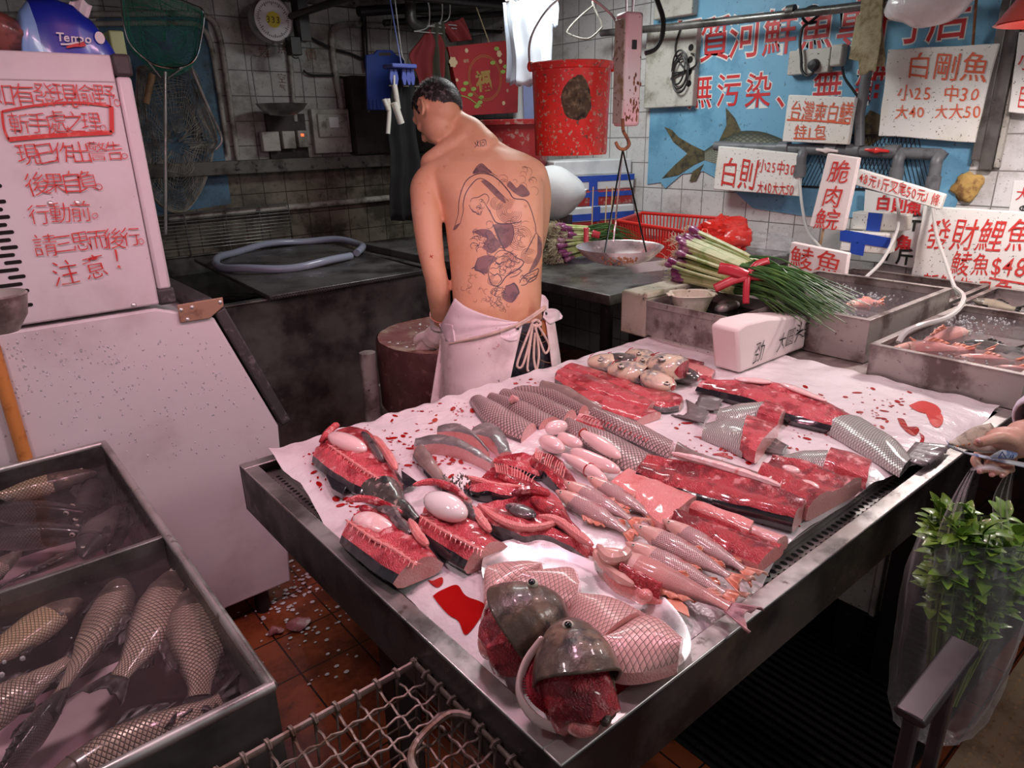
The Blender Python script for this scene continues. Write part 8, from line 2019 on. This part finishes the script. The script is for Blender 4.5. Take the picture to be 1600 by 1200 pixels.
# tattoo: ink strokes lying on the skin of the back
bvh = None
def bodyhit(u, v):
    global bvh
    if bvh is None:
        Mw = wm(body) if body.parent is None else wm(man)
        bvh = BVHTree.FromPolygons([Mw @ q.co for q in body.data.vertices], [tuple(p.vertices) for p in body.data.polygons])
    d = (CR*((u-800)/FPX)+CD*((v-600)/FPX)+_F).normalized(); h = bvh.ray_cast(CAM, d)
    return (h[0]+h[1]*.0009, h[1]) if h[0] is not None else (None, None)
def inkline(mb, pts, w, sub=5):
    pp = spline([V((*q, 0)) for q in pts], sub); P3, N3 = [], []
    for q in pp:
        h, n = bodyhit(q.x, q.y)
        if h is None: continue
        P3.append(h); N3.append(n)
    if len(P3) > 2:
        n = len(P3); stroke(mb, P3, [w*(.45+.55*sin(pi*min(1, max(0, i/(n-1))))) for i in range(n)], N3)
def inkfill(mb, pts, R=4, lift=-.0003):
    q = spline([V((*p, 0)) for p in pts]+[V((*pts[0], 0))], 4)[:-1]; c = sum(q, V())/len(q); n = len(q); vs = []; 
    for r in range(1, R+1):
        for p in q:
            x = c.lerp(p, r/R); h, nn = bodyhit(x.x, x.y)
            if h is None: return
            vs.append(h+nn*lift)
    h, nn = bodyhit(c.x, c.y); vs.append(h)
    mb.add(vs, [(r*n+i, r*n+(i+1) % n, (r+1)*n+(i+1) % n, (r+1)*n+i) for r in range(R-1) for i in range(n)]+[(len(vs)-1, i, (i+1) % n) for i in range(n)])
gl, gf, gk = MB(), MB(), MB()
for pts in ([(737, 362), (752, 358), (766, 360), (775, 372), (783, 383), (768, 396), (755, 386), (762, 373), (750, 366)], [(770, 351), (784, 349), (800, 350), (803, 365), (797, 382), (787, 388), (777, 372)], [(747, 403), (758, 399), (771, 400), (776, 406), (764, 416), (760, 428), (742, 420)],
            [(790, 447), (805, 443), (811, 457), (800, 473), (785, 465)], [(739, 268), (745, 262), (752, 257), (759, 262), (766, 266), (768, 271), (752, 270), (740, 272)], [(792, 290), (802, 300), (816, 308), (828, 303), (816, 288), (806, 294), (797, 283)], [(751, 283), (758, 282), (772, 292), (786, 306), (790, 318), (776, 308), (762, 294)],
            [(840, 366), (846, 380), (846, 398), (838, 416), (826, 425), (838, 404), (841, 384)], [(712, 352), (719, 349), (713, 358), (708, 359)]):
    inkfill(gf, pts)
for pts, w in [([(709, 358), (716, 335), (717, 318), (720, 302), (729, 282), (746, 272), (765, 273), (780, 282), (795, 299), (803, 310), (821, 313), (829, 326), (836, 350), (838, 364), (845, 373), (847, 384)], .0035), ([(719, 350), (724, 330), (724, 318), (728, 302), (739, 286), (750, 279), (765, 286), (784, 304), (795, 315)], .003),
               ([(837, 364), (828, 382), (820, 397)], .0035), ([(765, 328), (770, 340), (776, 348), (790, 350), (812, 347), (814, 344)], .004), ([(759, 320), (765, 330), (768, 336)], .003), ([(735, 316), (738, 310), (748, 308), (758, 303), (764, 310), (760, 320)], .0025), ([(733, 320), (737, 328), (744, 332), (750, 336), (754, 328)], .0025),
               ([(772, 401), (777, 394), (785, 391), (796, 394), (806, 402), (818, 409), (812, 419), (800, 426), (790, 433), (781, 445), (770, 446), (765, 436), (763, 425), (767, 412), (772, 401)], .0035), ([(774, 408), (779, 413), (785, 410)], .0045), ([(764, 424), (772, 430), (778, 428), (784, 436), (778, 444)], .003),
               ([(792, 428), (804, 424), (814, 416)], .0025), ([(796, 434), (808, 430), (816, 422)], .0025), ([(788, 416), (796, 418), (804, 414)], .002), ([(812, 440), (820, 430), (832, 424), (841, 420), (838, 430), (828, 436), (822, 444), (814, 446)], .0035), ([(818, 434), (828, 430), (836, 426)], .002), ([(826, 442), (836, 436), (840, 428)], .003),
               ([(790, 447), (798, 445), (804, 443), (811, 457), (806, 462), (800, 473)], .004), ([(770, 351), (776, 362), (782, 378), (790, 392)], .004), ([(747, 403), (742, 420), (750, 424), (758, 430)], .004), ([(800, 350), (803, 366), (797, 384)], .003), ([(737, 420), (744, 416)], .004),
               ([(776, 404), (786, 400), (796, 402)], .002), ([(780, 386), (786, 388), (790, 392)], .003), ([(739, 272), (744, 262), (752, 256), (760, 262), (768, 270), (778, 276)], .0028), ([(750, 270), (756, 268), (764, 272), (772, 274)], .002)]:
    inkline(gl, pts, w)
rg = random.Random(12)
def swirl(c, r, n, sx_=1, a0=0, span=5.2):
    for k in range(n):
        rr = r*(.25+.75*k/max(1, n-1)); inkline(gk, [(c[0]+sx_*rr*cos(a0+j*span/9)*(1+.06*rg.uniform(-1, 1)), c[1]+rr*.95*sin(a0+j*span/9)) for j in range(10)], .0017, 3)
swirl((796, 330), 20, 7); swirl((812, 372), 20, 6, a0=1); swirl((796, 406), 12, 5, a0=2); swirl((826, 400), 12, 5, a0=.5); swirl((776, 318), 10, 4); swirl((806, 346), 8, 3); swirl((770, 438), 8, 4)
for i in range(26):
    u, v = rg.choice([(740, 440), (728, 452), (742, 462), (756, 454), (738, 430), (776, 462), (764, 470), (790, 480)]); u += rg.uniform(-8, 8); v += rg.uniform(-8, 8); r = rg.uniform(2, 6); a = rg.uniform(0, 6)
    inkline(gk, [(u+r*cos(a+j*.55)*(1-j*.07), v+r*sin(a+j*.55)*(1-j*.07)) for j in range(8)], .0012, 2)
for i in range(18):
    u, v = rg.uniform(764, 786), rg.uniform(446, 472); inkline(gk, [(u, v), (u+rg.uniform(-6, 6), v+rg.uniform(2, 6)), (u+rg.uniform(-8, 8), v+rg.uniform(5, 11))], .0018, 3)
for i in range(16):
    u, v = rg.uniform(782, 838), rg.uniform(264, 300); r = rg.uniform(3, 8); a = rg.uniform(2.5, 4)
    inkline(gk, [(u+r*cos(a+j*.5), v+r*sin(a+j*.5)) for j in range(8)], .0014, 2)
for i in range(14):
    u, v = rg.uniform(740, 770), rg.uniform(346, 396); r = rg.uniform(3, 8); a = rg.uniform(0, 6)
    inkline(gl, [(u+r*cos(a+j*.6), v+r*sin(a+j*.6)) for j in range(7)], .0016, 2)
for pts in ([(742, 222), (744, 227)], [(748, 220), (746, 226)], [(745, 219), (746, 226), (741, 231)], [(745, 226), (749, 229)], [(750, 220), (751, 230)], [(750, 220), (758, 219), (760, 228)], [(752, 223), (757, 222)], [(753, 224), (753, 228), (757, 227), (757, 223)]):
    inkline(gk if False else gl, pts, .0024, 4)
for (cu, cv, su, sv, n_, w, lo, hi) in [(790, 414, 22, 16, 34, .0018, 3, 7), (824, 436, 12, 7, 14, .0018, 2, 5), (748, 322, 9, 9, 12, .0016, 2, 5), (806, 372, 22, 26, 24, .0014, 4, 9), (752, 375, 14, 14, 14, .0018, 3, 7), (780, 458, 14, 10, 18, .0018, 2, 6)]:
    for i in range(n_):
        u, v = rg.gauss(cu, su*.55), rg.gauss(cv, sv*.55); r = rg.uniform(lo, hi); a = rg.uniform(0, 6)
        inkline(gl if w > .0015 else gk, [(u+r*cos(a+j*.5), v+r*.8*sin(a+j*.5)) for j in range(6)], w, 2)
gf.obj('tattoo_shading', 'ink_grey', man); gl.obj('tattoo_line', 'ink', man); gk.obj('tattoo_fine_line', 'ink_fine', man)
g = MB()
for a, b in (((672, 398), (676, 404)), ((671, 402), (677, 399))): inkline(g, [a, ((a[0]+b[0])/2, (a[1]+b[1])/2), b], .0025)
g.obj('scratch', 'blood', man)

# ------------------------------------------------------------------ customer's hand with money, bag of greens
ht = 1.30
t = thing('person', 'customer in a pale sleeve reaching in with banknotes and a plastic bag in hand', 'person', D(1580, 700, ht))
def h(u, v, dt=0): return D(u, v, ht+dt)
g = MB()
chain(g, [(h(1690, 650, .06), .038), (h(1650, 664, .04), .034), (h(1620, 676, .025), .031), (h(1600, 684, .015), .034)], 20)
g.ball(h(1586, 692, .015), (.040, .030, .034), 24, 16, M=Matrix((CR, CD, _F)).transposed()); g.ball(h(1572, 686, .006), (.036, .024, .030), 22, 14, M=Matrix((CR, CD, _F)).transposed())
def finger(pts, r):
    P_ = spline([h(*p) for p in pts], 5); n = len(P_); g.tube(P_, [r*(1-.18*i/(n-1))*(1+.08*max(0, 1-abs((i % 5)-0)/1.2)) for i in range(n)], 14); g.ball(P_[-1], r*.84, 12, 8); g.ball(P_[0], r, 12, 8)
finger([(1584, 690, -.018), (1562, 684, -.026), (1544, 688, -.026), (1530, 692, -.022)], .0115)         # thumb over the notes
finger([(1562, 684, .030), (1536, 702, .040), (1524, 720, .030), (1534, 734, .004), (1546, 730, -.012)][:4], .0098)
finger([(1572, 690, .034), (1554, 708, .044), (1546, 726, .028), (1552, 738, .000)], .0102)
finger([(1584, 696, .034), (1570, 712, .042), (1562, 728, .026), (1568, 739, .000)], .0100)
finger([(1594, 702, .030), (1584, 714, .036), (1578, 726, .022), (1580, 734, .002)], .0086)
pc_ = V((1.85, -.22, 0)); pf, ps = V((-.86, .51, 0)), V((.51, .86, 0))
def pp_(a, b, z): return pc_+ps*a+pf*b+V((0, 0, z))
chain(g, [(h(1690, 650, .06), .036), (V((1.83, .14, 1.05)), .040), (V((1.92, .0, 1.22)), .044), (pp_(.17, 0, 1.36), .05), (pp_(.06, 0, 1.40), .06), (pp_(0, .01, 1.47), .052), (pp_(0, .03, 1.53), .05)], 16)
chain(g, [(pp_(.06, 0, 1.40), .06), (pp_(-.17, 0, 1.36), .05), (pp_(-.22, .0, 1.15), .04), (pp_(-.21, .06, .92), .032), (pp_(-.20, .09, .80), .03)], 14)
PM = Matrix((ps, pf, V((0, 0, 1)))).transposed(); g.ball(pp_(0, .04, 1.63), (.076, .096, .105), 24, 16, M=PM); g.ball(pp_(0, .085, 1.57), (.05, .05, .055), 18, 12, M=PM); g.ball(pp_(0, .14, 1.60), (.014, .02, .02), 10, 8, M=PM)
for s in (-1, 1): g.ball(pp_(s*.078, .03, 1.61), (.012, .022, .03), 10, 8, M=PM)
remesh(g, 'body', 'skin_hand', t, .0038, 3)
g = MB(); g.loft([[pp_(a*cos(k*pi/14), b*sin(k*pi/14), z) for k in range(28)] for z, a, b in [(.84, .17, .12), (.95, .165, .12), (1.1, .17, .122), (1.25, .185, .128), (1.36, .185, .112), (1.42, .13, .09), (1.46, .065, .068)]], cap=(True, False)); g.tube(spline([pp_(-.17, 0, 1.37), pp_(-.225, 0, 1.2), pp_(-.22, .05, 1.0)], 6), .058, 16); g.obj('shirt', 'sleeve', t)
g = MB(); g.loft([[pp_(a*cos(k*pi/14), b*sin(k*pi/14), z) for k in range(28)] for z, a, b in [(.72, .17, .12), (.86, .172, .122), (.90, .168, .118)]])
for s in (-1, 1): g.tube([pp_(s*.09, 0, .80), pp_(s*.095, .01, .45), pp_(s*.10, 0, .06)], [.088, .07, .06], 18)
g.obj('trousers', 'jeans', t)
for s in (-1, 1): g = MB(); g.ball(pp_(s*.10, .05, .045), (.045, .13, .045), 18, 10, M=PM); g.obj('shoe', 'black_plastic', t)
g = MB(); g.ball(pp_(0, .028, 1.645), (.083, .098, .108), 24, 16, M=PM); g.f, g.m = map(list, zip(*[(f_, m_) for f_, m_ in zip(g.f, g.m) if all((g.v[i]-pp_(0, 0, 0)).dot(pf) < .085 and g.v[i].z > 1.585+.5*max(0, (g.v[i]-pp_(0, 0, 0)).dot(pf)-.0) for i in f_)])); g.obj('hair', 'hair', t)
g = MB()
for (u, v, dt) in ((1531, 737, -.008), (1550, 742, -.010), (1566, 743, -.010)): g.ball(h(u, v, dt), (.0058, .0045, .003), 12, 8, M=Matrix((CR, CD, _F)).transposed())
g.ball(h(1529, 689, -.031), (.006, .005, .003), 12, 8, M=Matrix((CR, CD, _F)).transposed()); g.obj('nail', 'flesh_cut', t)
g = MB(); g.tube(spline([h(1616, 660, .025), h(1645, 650, .04), h(1720, 630, .08), V((1.83, .14, 1.05)), V((1.90, .02, 1.20)), pp_(.17, 0, 1.37)], 6), [.042, .046, .050, .053, .055, .056]+[.060]*25, 20, cap=False); o = g.obj('sleeve', 'sleeve', t); o.modifiers.new('S', 'SOLIDIFY').thickness = .004
# banknotes
mat('note_brown', (.38, .31, .24), .6, 0, [((.22, .17, .13), 60, .5, .62), ((.55, .50, .44), 22, .5, .7)]); mat('note_blue', (.50, .55, .66), .6, 0, [((.12, .18, .38), 45, .5, .6), ((.75, .76, .80), 18, .5, .7)])
mat('note_ink', (.05, .08, .25), .6)
for k, (m, a, b, lab) in enumerate([('note_brown', [(1481, 692, 0), (1500, 680, .02), (1520, 668, .03), (1548, 661, .035)], [(1482, 694, -.002), (1508, 702, .0), (1536, 708, -.004), (1574, 706, -.004)], 'brown banknote folded under the thumb of the customer'),
                                   ('note_blue', [(1478, 688, .002), (1500, 704, .008), (1530, 710, .0), (1606, 724, -.006)], [(1480, 698, .0), (1506, 708, .0), (1536, 716, -.012), (1606, 732, -.016)], 'blue white banknote gripped below the brown one'),
                                   ('note_blue', [(1546, 714, -.018), (1558, 706, -.022), (1568, 703, -.024), (1590, 708, -.022)], [(1548, 716, -.018), (1560, 717, -.022), (1572, 718, -.024), (1582, 718, -.022)], 'blue printed banknote corner curling over the fingers of the customer')]):
    A_, B_ = spline([h(*p) for p in a], 6), spline([h(*p) for p in b], 6); n = len(A_)-1
    tn = thing('banknote', lab, 'banknote', A_[0], group=None)
    g = MB(); g.grid(lambda s, q: A_[int(s*n+.5)].lerp(B_[int(s*n+.5)], q)-_F*(.004*sin(q*pi)), n, 6); o = g.obj('note', m, tn); md = o.modifiers.new('S', 'SOLIDIFY'); md.thickness = .0006
    if k == 2:
        g = MB(); g.tube([h(1560, 715, -.030), h(1566, 706, -.032), h(1572, 716, -.030), h(1560, 715, -.030)], .0012, 5); g.tube([h(1578, 716, -.028), h(1580, 711, -.028)], .001, 5); g.tube([h(1582, 716, -.028), h(1584, 711, -.028)], .001, 5); g.obj('print', 'note_ink', tn)
    if k == 0:
        g = MB()
        for j in range(5): p = h(1496+j*9, 697-j*1.5, -.003); g.ball(p, (.0045, .002, .002), 8, 5)
        g.obj('print', 'leather', tn)
# plastic bag of greens
bc = V((*D(1556, 735, ht+.01).xy, 0)); ztop = D(1556, 735, ht).z; rx_ = V((CR.x, CR.y, 0)).normalized(); ry_ = FH
t = thing('plastic_bag', 'clear plastic carrier bag of leafy greens hanging from the customer hand', 'bag', (bc.x, bc.y, ztop-.66))
g = MB(); rings = []; zs = [(-.135, .100, .060), (-.18, .112, .075), (-.26, .118, .085), (-.36, .115, .085), (-.46, .110, .080), (-.56, .100, .07), (-.63, .080, .05), (-.655, .05, .03)]
zz = [lerp(zs[0][0], zs[-1][0], i/40) for i in range(41)]
for z in zz:
    w = interp([(-a, b) for a, b, c in zs], -z); d = interp([(-a, c) for a, b, c in zs], -z); r = []
    for k in range(64):
        a = 2*pi*k/64; f = 1+.045*sin(a*9+z*8)+.05*nz((cos(a)*2, sin(a)*2, z*7), 1, 3)+.02*sin(a*23+z*30); r.append(V((bc.x, bc.y, ztop+z))+rx_*w*cos(a)*f+ry_*d*sin(a)*f)
    rings.append(r)
g.loft(rings, cap=(False, True)); g.obj('bag_film', 'bag_film', t)
def strap(pts0, pts1):
    A_, B_ = spline(pts0, 8), spline(pts1, 8); n = len(A_)-1; g = MB()
    g.grid(lambda s, q: A_[int(s*n+.5)].lerp(B_[int(s*n+.5)], q)+FH*(.008*sin(q*16)*sin(pi*s)), n, 14); g.obj('handle', 'bag_film', t)
z_ = ztop
fing0, fing1 = h(1516, 732, .01), h(1530, 722, .02); fr0, fr1 = h(1574, 736, .0), h(1586, 728, .01)
def bp(x, z, y=0): return V((bc.x, bc.y, z_+z))+rx_*x+ry_*y
strap([fing0, bp(-.075, -.06, -.01), bp(-.104, -.13, -.03), bp(-.112, -.20, -.05)], [fing1, bp(-.045, -.06, .0), bp(-.052, -.13, -.03), bp(-.04, -.20, -.07)])
strap([fr0, bp(.010, -.07, 0), bp(.002, -.13, -.04), bp(-.010, -.20, -.07)], [fr1, bp(.042, -.07, 0), bp(.060, -.13, .0), bp(.07, -.20, -.04)])
strap([fing0, h(1536, 728, -.012), h(1558, 728, -.014), fr0], [h(1516, 736, .0), h(1536, 733, -.022), h(1558, 735, -.022), h(1576, 740, -.004)])
mat('leaf_green', (.19, .34, .045), .4, 0, [((.10, .22, .025), 24, .45, .65), ((.34, .50, .10), 14, .58, .72)], coat=.3)
mat('stem_green', (.16, .24, .06), .5)
t = thing('leafy_greens', 'bunch of leafy greens sticking out of the clear carrier bag', 'greens', (bc.x, bc.y, ztop-.6))
gs, gl = MB(), MB(); rg = random.Random(31)
def leaf(p, d, n, L, W):
    d = d.normalized(); s = d.cross(n).normalized(); n = s.cross(d); vs = []
    for i in range(6):
        f = i/5; w = W*sin(pi*min(.97, f*.92+.05))**.8*.5; c = p+d*L*f-n*L*.35*f*f
        vs += [c-s*w+n*w*.35, c, c+s*w+n*w*.35]
    gl.add(vs, [(i*3+j, i*3+j+1, (i+1)*3+j+1, (i+1)*3+j) for i in range(5) for j in range(2)])
for k in range(62):
    x, y = rg.uniform(-.085, .10), rg.uniform(-.055, .055); top = -.17+.05*rg.random()-.12*abs(x-.0)*0-(.05 if abs(x+.0) < .0 else 0)+rg.gauss(0, .018)+(.035 if x < -.02 else 0)
    b0 = bp(x*.35, -.56, y*.3); e = bp(x, top, y); pth = spline([b0, b0.lerp(e, .5)+rx_*rg.uniform(-.01, .01), e], 6); gs.tube(pth, [.0028*(1-.5*i/len(pth)) for i in range(len(pth))], 5)
    dirv = (pth[-1]-pth[-3]).normalized()
    for j in range(17):
        f = rg.uniform(.42, 1.0)**.7; p = pth[min(int(f*(len(pth)-1)), len(pth)-1)]; a = rg.uniform(0, 2*pi); out = (rx_*cos(a)+ry_*sin(a)*.8+V((0, 0, rg.uniform(.1, .8)))); inside = f < .72; L = rg.uniform(.026, .046)*(.8 if inside else 1)
        leaf(p, out if f < .97 else dirv+out*.4, V((0, 0, 1))+out*.2, L, L*.62)
gs.obj('stem', 'stem_green', t); gl.obj('leaf', 'leaf_green', t)
